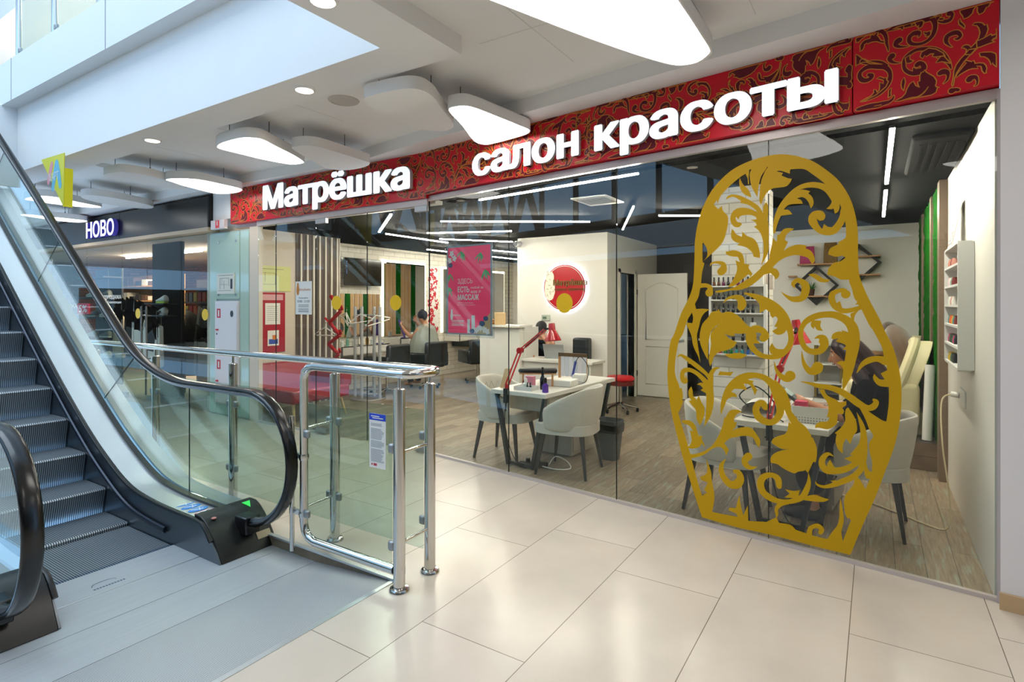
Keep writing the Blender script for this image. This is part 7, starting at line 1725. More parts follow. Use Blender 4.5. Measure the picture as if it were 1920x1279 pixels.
# white shelf rack under the diamonds
t = thing('white_shelf_rack', 'low white shelf rack on the platform below the diamond frames', 'rack', (-0.6, 9.3, 0.26))
for x in (-0.74, -0.42): MB().box(x, x+0.03, 9.15, 9.45, 0.262, 1.02).build('upright', mat('brass_upright', '#8f7a3c', 0.4, 0.5) if 'brass_upright' not in bpy.data.materials else bpy.data.materials['brass_upright'], t, smooth=0)
for z in (0.45, 0.72, 1.0): MB().box(-0.74, -0.39, 9.13, 9.47, z, z+0.025).build('shelf', pw, t, smooth=0)
t = thing('side_table', 'small beige side table by the back wall behind the woman', 'table', (-0.1, 9.3, 0.26))
MB().box(-0.36, 0.1, 9.1, 9.45, 0.90, 0.93).build('top', M['wood'], t, smooth=0)
for x in (-0.33, 0.07): MB().box(x-0.02, x+0.02, 9.25, 9.29, 0.262, 0.90).build('leg', M['wood'], t, smooth=0)

# ------------------------------------------------------------------ moss strips and battens on the right wall
def moss_strip(label, y0, y1, z0, z1, x, dp):
    R = random.Random(int(y0*100)); ny = max(6, int((y1-y0)/0.025)); nz = int((z1-z0)/0.03)
    mb = MB(); vs = []
    for j in range(nz+1):
        for i in range(ny+1):
            e = min(i, ny-i)/ny*2; h = dp*(0.35+0.65*min(1, e*4)**0.5)*R.uniform(0.6, 1.15)
            yy = y0+(y1-y0)*i/ny+(R.uniform(-0.014, 0.014))
            vs.append((x-h, yy, z0+(z1-z0)*j/nz+R.uniform(-0.01, 0.01)))
    w = ny+1
    mb.add(vs, [(j*w+i, j*w+i+1, (j+1)*w+i+1, (j+1)*w+i) for j in range(nz) for i in range(ny)])
    o = mb.build('moss_strip', M['moss'], None, smooth=60, subsurf=1)
    tag(o, label, 'moss panel', 'vertical moss strips on the right wall')
moss_strip('bright green moss strip nearest the glass on the right wall', 6.53, 7.20, 0.262, 2.69, 0.535, 0.05)
moss_strip('wide bright green moss strip in the middle of the right wall', 7.38, 8.55, 0.262, 2.69, 0.535, 0.05)
moss_strip('dark green moss strip farthest from the glass on the right wall', 8.72, 9.45, 0.262, 2.69, 0.535, 0.05)
M['greybatten'] = mat('grey_wood_batten', '#7b6856', 0.5, noise=0.2, nscale=4, stretch=(1, 1, 12))
for k, (a, b) in enumerate(((6.30, 6.50), (7.22, 7.38), (8.57, 8.70))):
    o = MB().box(0.478, 0.539, a, b, 0.262 if a > 6.6 else 0.0, 2.69).build('wood_batten', M['greybatten'], None, smooth=0)
    tag(o, ('grey wood batten in front of the nearest moss strip', 'grey wood batten between the nearest and the middle moss strip', 'grey wood batten between the middle and the far moss strip')[k], 'batten', 'wood battens on the right wall')
# ------------------------------------------------------------------ cream pedicure chairs with brown cushions
M['cream'] = mat('cream_leather', '#e3d7ad', 0.42, noise=0.04, nscale=6, bump=0.08, bscale=25)
M['velvet'] = mat('brown_velvet', '#6b5442', 0.75, noise=0.3, nscale=9, sheen=0.6, bump=0.3, bscale=14)
def pedicure_chair(label, clabel, x, y):
    z = 0.262
    t = thing('pedicure_chair', label, 'chair', (x, y, z))
    # wide reclined back facing left, with a rolled rim
    def back(yw): pass
    mb = MB(); vs = []; N = 16
    sec = [(-0.02, 0.36), (0.03, 0.55), (0.10, 0.76), (0.17, 0.90), (0.20, 0.95)]
    out = []
    for k in range(N+1):
        a = PI*k/N
        out.append((-0.40*math.cos(a), 0.36+0.58*math.sin(a)**0.7))
    f = lambda u, v, d: (x-0.05+0.34*(v-0.36)+d, y+u, z+v)
    mb.prism(out, f, -0.07, 0.10); mb.build('backrest', M['cream'], t, bevel=0.05, seg=3)
    mb = MB(); mb.tube([f(u*0.97, v*0.985+0.005, -0.05) for u, v in out], 0.05, 10); mb.build('rolled_rim', M['cream'], t)
    mb = MB(); mb.box(x-0.58, x+0.05, y-0.30, y+0.30, z+0.24, z+0.42); mb.build('seat', M['cream'], t, bevel=0.06, seg=3)
    for s in (-1, 1):
        mb = MB(); mb.box(x-0.50, x+0.12, min(y+s*0.28, y+s*0.42), max(y+s*0.28, y+s*0.42), z+0.10, z+0.54); mb.build('armrest', M['cream'], t, bevel=0.06, seg=3)
    MB().box(x-0.45, x+0.15, y-0.28, y+0.28, z, z+0.24).build('base', M['cream'], t, bevel=0.02)
    c = thing('velvet_cushion', clabel, 'cushion', (x+0.02, y+0.30, z+0.95))
    mb = MB(); Mx = Matrix.Rotation(math.radians(-20), 3, 'Y')
    mb.ball((x+0.0, y+0.38, z+0.80), 0.36, 24, 14, (0.42, 1.0, 0.86), Mx); mb.build('cover', M['velvet'], c)
pedicure_chair('cream leather pedicure chair on the platform, nearer the glass', 'brown velvet cushion on the nearer cream chair', 0.25, 7.25)
pedicure_chair('cream leather pedicure chair on the platform, farther back', 'brown velvet cushion on the farther cream chair', 0.22, 8.45)
small('paper_roll', 'tall white couch roll standing on the platform by the moss strip', 'roll', MB().cyl((0.42, 6.80, 0.262), (0.45, 6.86, 0.99), 0.042, n=22), M['paper'])
# ------------------------------------------------------------------ shelf unit, palette, socket and cable on the right wall
t = thing('wall_shelf', 'narrow white wall shelf of small samples near the glass on the right wall', 'shelf', (0.5, 5.1, 1.15))
MB().box(0.452, 0.538, 4.69, 4.71, 1.15, 1.99).build('side', pw, t, smooth=0)
MB().box(0.452, 0.538, 5.53, 5.55, 1.15, 1.99).build('side', pw, t, smooth=0)
MB().box(0.53, 0.538, 4.71, 5.53, 1.15, 1.99).build('back_panel', pw, t, smooth=0)
ZS = [1.15+0.14*k for k in range(7)]
for z in ZS: MB().box(0.453, 0.53, 4.711, 5.529, z-0.008, z+0.008).build('shelf', pw, t, smooth=0)
pal = ['#d7b23c', '#3c6a4a', '#202428', '#c8407c', '#f0c8d0', '#2f8f9c', '#e0641c', '#7a2a2a', '#e6e2da', '#c98a7a', '#88b0a0', '#5a4a3a']
pm = [mat('sample_%d' % i, c, 0.4) for i, c in enumerate(pal)]
SETS = [(0, [0, 0, 1, 2, 2]), (1, [3, 1, 2, 1, 3, 2]), (2, [5, 6, 6, 0, 5, 7]), (3, [8, 8, 9, 8]), (4, [4, 8, 10, 7]), (5, [9, 9, 7, 9])]
sn = ('bottom', 'second', 'third', 'fourth', 'fifth', 'top')
for zi, lst in SETS:
    for k, c in enumerate(lst):
        y = 5.46-k*0.075
        small('sample_jar', 'sample jar %s from the back on the %s level of the right wall shelf' % (ordn[k], sn[zi]), 'jar', MB().lathe([(0.022, 0), (0.023, 0.03), (0.018, 0.05), (0.016, 0.062)], (0.49, y, ZS[zi]+0.008), 12), pm[c], 'sample jars on the right wall shelf')
t = thing('colour_palette', 'leaning nail colour palette board on top of the right wall shelf', 'palette', (0.5, 5.3, 2.0))
fcp = lambda u, v, d: (0.462+0.2*v-d, 5.12+u, 1.999+v)
MB().prism([(0.0, 0), (0.26, 0), (0.30, 0.34), (0.04, 0.34)], fcp, 0.0, 0.006).build('board', M['paper'], t, smooth=0)
mb = MB(); R = random.Random(3)
mats_ = [pm[i] for i in (3, 7, 6, 4, 5, 2, 9)]
for r_ in range(11):
    for c_ in range(5):
        mb.slot(R.randrange(7)); u = 0.02+c_*0.048+0.04*(0.02+r_*0.03)/0.34; v = 0.015+r_*0.029
        mb.prism([(u, v), (u+0.034, v), (u+0.034, v+0.019), (u, v+0.019)], fcp, 0.0065, None)
mb.build('swatches', mats_, t, smooth=0)
t = thing('wall_socket', 'white double socket with a plugged cable on the right wall', 'socket', (0.53, 5.3, 0.9))
MB().box(0.528, 0.539, 5.10, 5.40, 0.84, 0.96).build('plate', pw, t, bevel=0.003)
MB().cyl((0.528, 5.36, 0.90), (0.48, 5.38, 0.905), 0.02).build('plug', M['paper'], t)
mb = MB(); mb.tube(crom([(0.48, 5.38, 0.905), (0.42, 5.36, 0.84), (0.41, 5.15, 0.55), (0.44, 5.0, 0.2), (0.42, 4.95, 0.02), (0.30, 5.0, 0.008), (0.15, 5.15, 0.008), (-0.1, 5.35, 0.008), (-0.4, 5.45, 0.008)], 8), 0.006, 6)
tag(mb.build('power_cable', mat('cream_cable', '#d8c9a4', 0.5), None), 'cream cable running from the right wall socket across the wood floor', 'cable')
# ------------------------------------------------------------------ on the right table
t = thing('perforated_basket', 'white perforated basket on the table behind the doll decal', 'basket', (-0.36, 4.55, 0.742))
m_per = mat('perforated_white', '#eceae4', 0.4)
nt, b = nodes(m_per)
vt = nt.nodes.new('ShaderNodeTexVoronoi'); vt.inputs['Scale'].default_value = 55; vt.inputs['Randomness'].default_value = 0
tc = nt.nodes.new('ShaderNodeTexCoord'); nt.links.new(tc.outputs['Object'], vt.inputs['Vector'])
rp = nt.nodes.new('ShaderNodeMapRange'); rp.inputs[1].default_value = 0.25; rp.inputs[2].default_value = 0.3; nt.links.new(vt.outputs['Distance'], rp.inputs[0])
mx = nt.nodes.new('ShaderNodeMix'); mx.data_type = 'RGBA'; mx.inputs[6].default_value = hx('#8f8a80'); mx.inputs[7].default_value = hx('#eceae4'); nt.links.new(rp.outputs[0], mx.inputs[0]); nt.links.new(mx.outputs[2], b.inputs['Base Color'])
bx, by = -0.38, 4.56
loft([[(bx+x, by+y, z) for x, y in rrect(w, h, 0.02)] for w, h, z in ((0.24, 0.17, 0.744), (0.27, 0.20, 0.86), (0.255, 0.185, 0.86), (0.225, 0.155, 0.752))]).build('body', m_per, t)
small('pink_box', 'red and pink cosmetic box in the white perforated basket', 'box', MB().box(-0.49, -0.41, 4.52, 4.60, 0.76, 0.885), mat('cerise', '#d0305a', 0.5))
small('soap_dish', 'pink dome shaped sponge on the table behind the doll decal', 'sponge', MB().ball((-0.50, 4.78, 0.77), 0.04, 16, 10, (1, 1, 0.75)), mat('salmon', '#e59a94', 0.6))
t = thing('uv_lamp', 'white nail drying lamp with black cable on the table behind the doll decal', 'lamp', (-0.74, 4.70, 0.742))
mb = MB(); vs = []
for i in range(9):
    a = PI*i/8
    vs += [(-0.74-0.13*math.cos(a), 4.60, 0.744+0.10*math.sin(a)**0.7), (-0.74-0.13*math.cos(a), 4.84, 0.744+0.10*math.sin(a)**0.7)]
mb.add(vs, [(2*i, 2*i+1, 2*i+3, 2*i+2) for i in range(8)]+[tuple(range(1, 18, 2)), (0, 16, 17, 1)]); mb.build('housing', M['paper'], t, bevel=0.006)
mb = MB(); mb.tube(crom([(-0.82, 4.62, 0.80), (-0.86, 4.5, 0.90), (-0.74, 4.45, 0.98), (-0.62, 4.45, 0.88), (-0.60, 4.42, 0.76)], 8), 0.005, 6); mb.tube(crom([(-0.84, 4.5, 0.75), (-0.75, 4.44, 0.752), (-0.6, 4.48, 0.75), (-0.55, 4.40, 0.75)], 6), 0.005, 6); mb.build('cable', M['black'], t)
small('clear_box', 'clear plastic box on the table in front of the seated woman', 'box', MB().box(-0.42, -0.30, 4.95, 5.15, 0.743, 0.83), M['acryl'], smooth=0)
# ------------------------------------------------------------------ people
M['skin'] = mat('skin', '#c98f6e', 0.5, noise=0.06, nscale=20)
M['hair'] = mat('dark_hair', '#17100f', 0.45, noise=0.5, nscale=30, stretch=(8, 8, 1))
M['hairred'] = mat('dark_hair_plum', '#2a1218', 0.4, noise=0.5, nscale=30, stretch=(8, 8, 1))
M['darkcloth'] = mat('dark_dress', '#0c0c0e', 0.9, spec=0.1, noise=0.15, nscale=20)
def limb(mb, pts, rs, n=14):
    P = crom([tuple(p)+(r,) for p, r in zip(pts, rs)], 6)
    mb.tube([p[:3] for p in P], [p[3] for p in P], n)
    for p in (P[0], P[-1]): mb.ball(p[:3], p[3], 12, 8)
    return mb
def frame(fwd, up=(0, 0, 1)):
    f = Vector(fwd).normalized(); u = Vector(up); s = u.cross(f).normalized(); u = f.cross(s)
    return Matrix((f, s, u)).transposed()      # columns: forward, left, up
def head(mb, c, F, k=1.0):
    c = Vector(c); n, m = 28, 20; vs = []; fs = []
    for j in range(m+1):
        ph = PI*j/m
        for i in range(n):
            t = 2*PI*i/n
            x, y, z = math.sin(ph)*math.cos(t), math.sin(ph)*math.sin(t), math.cos(ph)
            jw = max(0, -z)
            px = 0.098*x*(1-0.18*jw)+0.012*jw*(1 if x > 0 else -0.6)
            py = 0.077*y*(1-0.38*jw**1.4)
            pz = 0.118*z
            if x > 0.3:
                d = 1-min(1, abs(y)/0.5)
                if -0.05 < z < 0.22: px -= 0.010*max(0, 1-abs(abs(y)-0.36)/0.22)*max(0, 1-abs(z-0.08)/0.14)   # eye sockets
                px += 0.004*max(0, 1-abs(z-0.26)/0.1)*d                                                            # brow
                px += 0.008*max(0, 1-abs(z+0.50)/0.10)*d                                                          # lips
                px += 0.010*max(0, 1-abs(z+0.82)/0.16)*d                                                          # chin
            vs.append(c+F @ (Vector((px, py, pz))*k))
    for j in range(m):
        for i in range(n): fs.append((j*n+i, (j+1)*n+i, (j+1)*n+(i+1) % n, j*n+(i+1) % n))
    mb.add(vs, fs)
    w = lambda x, y, z: c+F @ (Vector((x, y, z))*k)
    mb.taper(w(0.088, 0, 0.02), w(0.118, 0, -0.032), 0.009, 0.014, 8); mb.ball(w(0.113, 0, -0.033), 0.0125*k, 10, 8)
    for s in (-1, 1):
        mb.ball(w(0.104, s*0.011, -0.036), 0.008*k, 8, 6)
        mb.ball(w(-0.005, s*0.077, -0.005), 0.03*k, 12, 8, (0.75, 0.28, 1.0), F)
    return w
def face_parts(w, F, par, k=1.0):
    for s in (-1, 1):
        e = MB().ball(w(0.0805, s*0.030, 0.010), 0.0100*k, 12, 8).build('eye', M['paper'], par)
        MB().ball(w(0.0875, s*0.030, 0.008), 0.0052*k, 10, 6).build('iris', M['black'], e)
        mb = MB(); mb.tube([w(0.086, s*0.015, 0.034), w(0.090, s*0.030, 0.040), w(0.080, s*0.048, 0.034)], 0.0035*k, 6); mb.build('eyebrow', M['hair'], par)
    mb = MB(); mb.tube([w(0.088, -0.022, -0.060), w(0.100, -0.008, -0.056), w(0.1005, 0.0, -0.058), w(0.100, 0.008, -0.056), w(0.088, 0.022, -0.060)], 0.0048*k, 8); mb.build('lips', mat('lip_tone', '#a85a55', 0.4) if 'lip_tone' not in bpy.data.materials else bpy.data.materials['lip_tone'], par)
def hand(mb, wr, d, nrm, curl=0.5, side=1, k=1.0):
    """palm plus five bent fingers; d points along the palm, nrm out of its back, side puts the thumb"""
    d = Vector(d).normalized(); nv = Vector(nrm); nv = (nv-d*nv.dot(d)).normalized(); s = d.cross(nv)*side
    wr = Vector(wr)
    R_ = Matrix((d, s, nv)).transposed()
    mb.ball(wr+d*0.045*k, 0.046*k, 14, 10, (1.05, 0.86, 0.33), R_)
    mb.ball(wr+d*0.01*k, 0.028*k, 12, 8, (1.1, 1.0, 0.75), R_)
    for i, (off, L) in enumerate(((-0.030, 0.062), (-0.011, 0.076), (0.009, 0.080), (0.028, 0.072))):
        p = wr+d*0.082*k+s*off*k; pts = [p-d*0.02*k]; a = 0.15+0.1*i*0.2
        q = p; seg = L*k/3
        for j in range(3):
            a += curl*(0.55+0.1*j)
            q = q+(d*math.cos(a)-nv*math.sin(a))*seg; pts.append(q)
        limb(mb, [tuple(x) for x in pts], [0.0095*k, 0.0092*k, 0.0085*k, 0.0072*k], 10)
    b = wr+d*0.025*k+s*0.034*k
    limb(mb, [tuple(b), tuple(b+(s*0.7+d*0.7)*0.030*k-nv*0.006), tuple(b+(s*0.45+d)*0.050*k-nv*0.022*(0.4+curl))], [0.0125*k, 0.0105*k, 0.0085*k], 10)
def flesh(mb, name, m, par, voxel=0.009, it=3):
    o = mb.build(name, m, par, smooth=0)
    o.data.polygons.foreach_set('use_smooth', [True]*len(o.data.polygons))
    r = o.modifiers.new('skin', 'REMESH'); r.mode = 'VOXEL'; r.voxel_size = voxel; r.use_smooth_shade = True
    s = o.modifiers.new('soft', 'SMOOTH'); s.iterations = it; s.factor = 0.5
    return o
E_ = lambda mb, c, r, F=None: mb.ball(c, 1.0, 20, 14, r, F)

# seated woman at the right table, facing left
p = thing('person', 'person with long dark hair and dark dress seated at the right table, holding a device', 'person', (-0.02, 4.80, 0.475))
mb = MB(); F = frame((-0.97, -0.05, -0.24))
w = head(mb, (-0.185, 4.83, 1.215), F)
limb(mb, [(-0.13, 4.83, 1.16), (-0.09, 4.83, 1.06)], [0.05, 0.062])
E_(mb, (-0.03, 4.82, 0.90), (0.115, 0.175, 0.20)); E_(mb, (0.0, 4.81, 0.70), (0.11, 0.15, 0.17)); E_(mb, (0.0, 4.80, 0.56), (0.14, 0.185, 0.12))
E_(mb, (-0.06, 4.825, 1.01), (0.08, 0.19, 0.07))
for s in (-1, 1):
    limb(mb, [(-0.02, 4.80+s*0.10, 0.55), (-0.22, 4.80+s*0.10, 0.56), (-0.42, 4.80+s*0.10, 0.53)], [0.095, 0.085, 0.065])
    limb(mb, [(-0.42, 4.80+s*0.10, 0.53), (-0.42, 4.80+s*0.11, 0.30), (-0.38, 4.80+s*0.12, 0.09)], [0.065, 0.058, 0.04])
    limb(mb, [(-0.37, 4.80+s*0.12, 0.06), (-0.46, 4.80+s*0.12, 0.045), (-0.54, 4.80+s*0.12, 0.035)], [0.045, 0.042, 0.03])
# near arm holds the device, far arm rests on the table
limb(mb, [(-0.05, 4.645, 1.0), (-0.10, 4.58, 0.87), (-0.20, 4.575, 0.795)], [0.052, 0.045, 0.040])
limb(mb, [(-0.20, 4.575, 0.795), (-0.32, 4.62, 0.825), (-0.43, 4.66, 0.865)], [0.040, 0.036, 0.026])
hand(mb, (-0.43, 4.66, 0.865), (-0.9, 0.25, 0.35), (0.3, -0.55, 0.75), 0.75, -1)
limb(mb, [(-0.05, 5.0, 1.0), (-0.10, 5.06, 0.87), (-0.20, 5.05, 0.795)], [0.052, 0.045, 0.040])
limb(mb, [(-0.20, 5.05, 0.795), (-0.33, 4.98, 0.79), (-0.44, 4.93, 0.80)], [0.040, 0.034, 0.026])
hand(mb, (-0.44, 4.93, 0.80), (-0.95, -0.25, -0.02), (0, 0, 1), 0.35, 1)
body = flesh(mb, 'body', M['skin'], p)
face_parts(w, F, p)
mb = MB()
E_(mb, (-0.03, 4.82, 0.91), (0.128, 0.188, 0.20)); E_(mb, (0.0, 4.81, 0.70), (0.125, 0.165, 0.18)); E_(mb, (0.0, 4.80, 0.57), (0.155, 0.20, 0.125)); E_(mb, (-0.055, 4.825, 1.0), (0.09, 0.198, 0.075))
for s in (-1, 1):
    limb(mb, [(-0.02, 4.80+s*0.10, 0.555), (-0.22, 4.80+s*0.10, 0.565), (-0.43, 4.80+s*0.10, 0.54)], [0.11, 0.10, 0.085])
    limb(mb, [(-0.43, 4.80+s*0.08, 0.53), (-0.43, 4.80+s*0.09, 0.38), (-0.40, 4.80+s*0.10, 0.27)], [0.085, 0.09, 0.095])
    sg_ = s
    limb(mb, [(-0.05, 4.82+s*0.178, 1.0), (-0.095, 4.82+s*0.235, 0.88), (-0.17, 4.82+s*0.24, 0.81)], [0.062, 0.056, 0.053])
E_(mb, (-0.24, 4.80, 0.545), (0.20, 0.15, 0.085)); E_(mb, (-0.42, 4.80, 0.40), (0.08, 0.12, 0.14))
flesh(mb, 'dress', M['darkcloth'], p, 0.011, 4)
mb = MB()
E_(mb, w(-0.018, 0, 0.030), (0.105, 0.092, 0.112), F)
for s in (-1, 1):
    limb(mb, [w(0.03, s*0.070, 0.065), w(0.0, s*0.088, 0.0), w(-0.03, s*0.092, -0.09), (-0.07, 4.83-s*0.12, 1.02), (0.00, 4.83-s*0.14, 0.88)], [0.022, 0.034, 0.042, 0.05, 0.035])
limb(mb, [w(-0.06, 0, 0.03), w(-0.095, 0, -0.06), (0.0, 4.83, 1.05), (0.06, 4.83, 0.92), (0.075, 4.83, 0.80)], [0.075, 0.085, 0.10, 0.095, 0.05])
limb(mb, [w(0.066, -0.03, 0.075), w(0.04, 0.0, 0.105), w(0.066, 0.03, 0.075)], [0.018, 0.024, 0.018])
flesh(mb, 'hair', M['hairred'], p, 0.009, 3)
for s in (-1, 1):
    mb = MB(); limb(mb, [(-0.36, 4.80+s*0.12, 0.05), (-0.46, 4.80+s*0.12, 0.042), (-0.55, 4.80+s*0.12, 0.034)], [0.052, 0.048, 0.036]); flesh(mb, 'shoe', M['black'], p, 0.01, 2)
t = thing('held_device', 'dark green handheld device in the seated woman\'s near hand', 'device', (-0.53, 4.66, 0.91))
Rm = frame((-0.80, 0.15, 0.55), (0.4, -0.5, 0.75))
MB().obox((-0.535, 4.672, 0.905), (0.15, 0.055, 0.028), M=Rm).build('body', mat('device_dark', '#20302c', 0.35), t, bevel=0.01)
MB().obox(Vector((-0.535, 4.672, 0.905))+Rm @ Vector((0.02, 0, 0.0145)), (0.07, 0.04, 0.002), M=Rm).build('screen', mat('device_face', '#8fa79a', 0.3), t)

# receptionist in a black cap behind the low wing
p = thing('person', 'person in a black cap and black top seated behind the reception desk', 'person', (-4.48, 7.86, 0.47))
mb = MB(); F = frame((0.35, -0.80, -0.42))
w = head(mb, (-4.45, 7.78, 1.18), F)
limb(mb, [(-4.46, 7.82, 1.12), (-4.47, 7.85, 1.03)], [0.05, 0.062])
E_(mb, (-4.48, 7.87, 0.88), (0.18, 0.115, 0.20)); E_(mb, (-4.48, 7.88, 0.68), (0.15, 0.11, 0.17)); E_(mb, (-4.48, 7.88, 0.56), (0.18, 0.14, 0.12)); E_(mb, (-4.475, 7.86, 0.98), (0.19, 0.08, 0.065))
for s in (-1, 1):
    limb(mb, [(-4.48+s*0.10, 7.87, 0.56), (-4.48+s*0.10, 7.72, 0.56), (-4.48+s*0.10, 7.60, 0.53)], [0.09, 0.085, 0.065])
    limb(mb, [(-4.48+s*0.10, 7.60, 0.53), (-4.48+s*0.10, 7.62, 0.30), (-4.48+s*0.10, 7.66, 0.07)], [0.065, 0.055, 0.04])
    limb(mb, [(-4.48+s*0.10, 7.66, 0.05), (-4.48+s*0.10, 7.52, 0.035)], [0.042, 0.03])
limb(mb, [(-4.66, 7.85, 0.97), (-4.72, 7.74, 0.86), (-4.68, 7.60, 0.835)], [0.05, 0.042, 0.038])
limb(mb, [(-4.68, 7.60, 0.835), (-4.56, 7.50, 0.84), (-4.47, 7.43, 0.84)], [0.038, 0.033, 0.025])
hand(mb, (-4.47, 7.43, 0.84), (0.85, -0.5, -0.15), (0, 0, 1), 0.4, 1)
limb(mb, [(-4.30, 7.85, 0.97), (-4.22, 7.74, 0.87), (-4.24, 7.62, 0.85)], [0.05, 0.042, 0.038])
limb(mb, [(-4.24, 7.62, 0.85), (-4.27, 7.66, 0.98), (-4.36, 7.68, 1.07)], [0.038, 0.033, 0.025])
hand(mb, (-4.355, 7.685, 1.065), (-0.55, 0.1, 0.8), (0.4, -0.85, 0.3), 0.7, 1)
flesh(mb, 'body', M['skin'], p); face_parts(w, F, p)
mb = MB(); E_(mb, (-4.48, 7.87, 0.87), (0.19, 0.128, 0.20)); E_(mb, (-4.48, 7.88, 0.68), (0.165, 0.125, 0.18)); E_(mb, (-4.48, 7.88, 0.56), (0.195, 0.155, 0.125)); E_(mb, (-4.475, 7.86, 0.97), (0.165, 0.085, 0.06))
for s in (-1, 1): limb(mb, [(-4.48+s*0.10, 7.87, 0.565), (-4.48+s*0.10, 7.72, 0.57), (-4.48+s*0.10, 7.59, 0.535), (-4.48+s*0.10, 7.61, 0.30), (-4.48+s*0.10, 7.66, 0.10)], [0.10, 0.095, 0.08, 0.072, 0.055])
flesh(mb, 'clothes', M['darkcloth'], p, 0.011, 3)
mb = MB(); E_(mb, w(-0.012, 0, 0.055), (0.110, 0.090, 0.082), F)
bill = [w(0.085, -0.065, 0.058), w(0.16, -0.035, 0.045), w(0.175, 0, 0.043), w(0.16, 0.035, 0.045), w(0.085, 0.065, 0.058)]
mb.add([q for q in bill]+[q+F @ Vector((0, 0, -0.012)) for q in bill], [(0, 1, 2, 3, 4), (9, 8, 7, 6, 5)]+[(i, (i+1) % 5, 5+(i+1) % 5, 5+i) for i in range(5)])
flesh(mb, 'cap', M['black'], p, 0.008, 2)
mb = MB(); limb(mb, [w(-0.08, 0, 0.0), w(-0.09, 0, -0.06), w(-0.085, 0, -0.13)], [0.06, 0.055, 0.03]); flesh(mb, 'hair', M['hair'], p, 0.009, 2)
t = thing('office_stool', 'dark seat under the receptionist', 'chair', (-4.48, 7.88, 0))
MB().lathe([(0.18, 0.40), (0.19, 0.43), (0.17, 0.455)], (-4.48, 7.86, 0), 24).build('seat', M['leather'], t)
MB().cyl((-4.48, 7.86, 0), (-4.48, 7.86, 0.40), 0.03).build('column', M['chrome'], t)
small('computer_mouse', 'small dark mouse under the receptionist\'s hand', 'mouse', MB().ball((-4.395, 7.385, 0.80), 0.03, 14, 8, (0.8, 1.3, 0.5)), M['black'])

# client under a plastic cape at the lit mirror, seen from behind
p = thing('person', 'person in a dark cap under a clear cape seated at the lit mirror', 'person', (-7.22, 8.2, 0.5))
mb = MB(); F = frame((-0.85, 0.45, -0.28))
w = head(mb, (-7.30, 8.18, 1.33), F)
limb(mb, [(-7.27, 8.18, 1.27), (-7.24, 8.19, 1.18)], [0.05, 0.062])
E_(mb, (-7.21, 8.2, 1.0), (0.12, 0.18, 0.20)); E_(mb, (-7.2, 8.2, 0.80), (0.11, 0.16, 0.18)); E_(mb, (-7.2, 8.2, 0.63), (0.14, 0.18, 0.12))
for s in (-1, 1):
    limb(mb, [(-7.22, 8.2+s*0.10, 0.60), (-7.45, 8.2+s*0.10, 0.60), (-7.66, 8.2+s*0.10, 0.56)], [0.09, 0.08, 0.065])
    limb(mb, [(-7.66, 8.2+s*0.10, 0.56), (-7.62, 8.2+s*0.10, 0.33), (-7.52, 8.2+s*0.11, 0.10)], [0.065, 0.055, 0.04])
    limb(mb, [(-7.51, 8.2+s*0.11, 0.07), (-7.64, 8.2+s*0.12, 0.05)], [0.042, 0.03])
limb(mb, [(-7.24, 8.39, 1.10), (-7.34, 8.44, 0.98), (-7.45, 8.40, 1.02)], [0.05, 0.044, 0.038])
limb(mb, [(-7.45, 8.40, 1.02), (-7.52, 8.34, 1.14), (-7.55, 8.28, 1.24)], [0.038, 0.033, 0.026])
hand(mb, (-7.55, 8.28, 1.24), (-0.2, -0.25, 0.9), (-0.8, 0.2, 0.0), 0.6, 1)
limb(mb, [(-7.24, 8.0, 1.10), (-7.36, 7.97, 0.97), (-7.48, 8.0, 1.0)], [0.05, 0.044, 0.038])
limb(mb, [(-7.48, 8.0, 1.0), (-7.60, 8.03, 1.06), (-7.68, 8.04, 1.13)], [0.038, 0.033, 0.026])
hand(mb, (-7.68, 8.04, 1.13), (-0.6, 0.1, 0.7), (-0.6, -0.4, -0.4), 0.6, -1)
flesh(mb, 'body', M['skin'], p); face_parts(w, F, p)
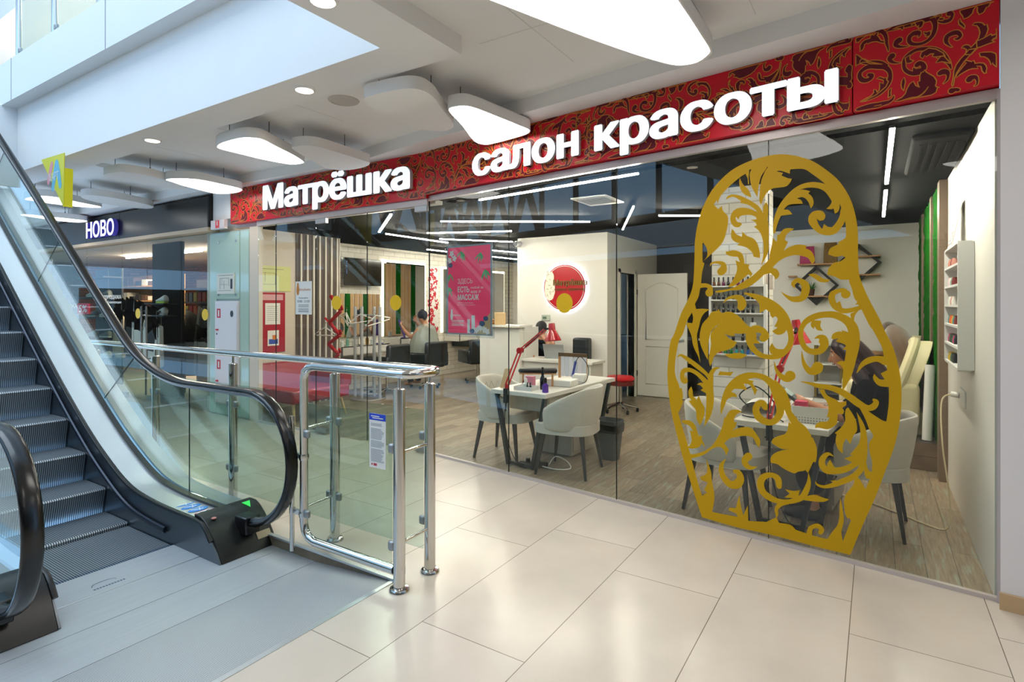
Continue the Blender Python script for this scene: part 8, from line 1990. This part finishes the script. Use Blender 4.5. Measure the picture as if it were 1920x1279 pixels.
mb = MB(); E_(mb, w(-0.016, 0, 0.042), (0.112, 0.096, 0.105), F); limb(mb, [w(-0.09, 0, 0.0), w(-0.11, 0, -0.05)], [0.05, 0.03]); E_(mb, w(-0.02, 0, 0.13), (0.05, 0.04, 0.03), F)
flesh(mb, 'cap', mat('navy_cap', '#1a2233', 0.6), p, 0.009, 2)
mb = MB(); R = random.Random(6); rings = []
for j, (z, rx, ry, dx) in enumerate(((1.21, 0.075, 0.08, 0.0), (1.15, 0.14, 0.22, 0.0), (1.02, 0.19, 0.27, 0.02), (0.88, 0.24, 0.30, 0.03), (0.74, 0.27, 0.31, 0.05), (0.64, 0.30, 0.31, 0.04))):
    rings.append([(-7.23-dx+rx*math.cos(2*PI*k/40)*(1+0.06*j/5*math.sin(k*1.9+j)), 8.2+ry*math.sin(2*PI*k/40)*(1+0.06*j/5*math.sin(k*2.3)), z) for k in range(40)])
mb.add([q for r in rings for q in r], [(i*40+k, i*40+(k+1) % 40, (i+1)*40+(k+1) % 40, (i+1)*40+k) for i in range(5) for k in range(40)])
o = mb.build('cape', mat('clear_cape', '#b9c0b6', 0.25, alpha=0.62), p, smooth=180)
mb = MB(); E_(mb, (-7.2, 8.2, 0.80), (0.125, 0.175, 0.2)); E_(mb, (-7.2, 8.2, 0.64), (0.155, 0.195, 0.125)); E_(mb, (-7.21, 8.2, 1.0), (0.13, 0.19, 0.19))
for s in (-1, 1): limb(mb, [(-7.22, 8.2+s*0.10, 0.605), (-7.45, 8.2+s*0.10, 0.61), (-7.66, 8.2+s*0.10, 0.57), (-7.62, 8.2+s*0.10, 0.34), (-7.52, 8.2+s*0.11, 0.12)], [0.10, 0.09, 0.078, 0.07, 0.055])
flesh(mb, 'clothes', mat('client_clothes', '#2a2c33', 0.8), p, 0.012, 3)
t = tag(MB().prism([(9.0, 0.98), (9.25, 1.0), (9.62, 0.86), (9.75, 0.55), (9.68, 0.55), (9.5, 0.78), (9.1, 0.88)], lambda u, v, d: (-6.62+0.1*(u-9)+d, u-0.05, v), 0, 0.03).build('white_towel', mat('towel_white', '#dcd3cb', 0.9), None, bevel=0.01), 'white towel hanging over the sideways black chair', 'towel')
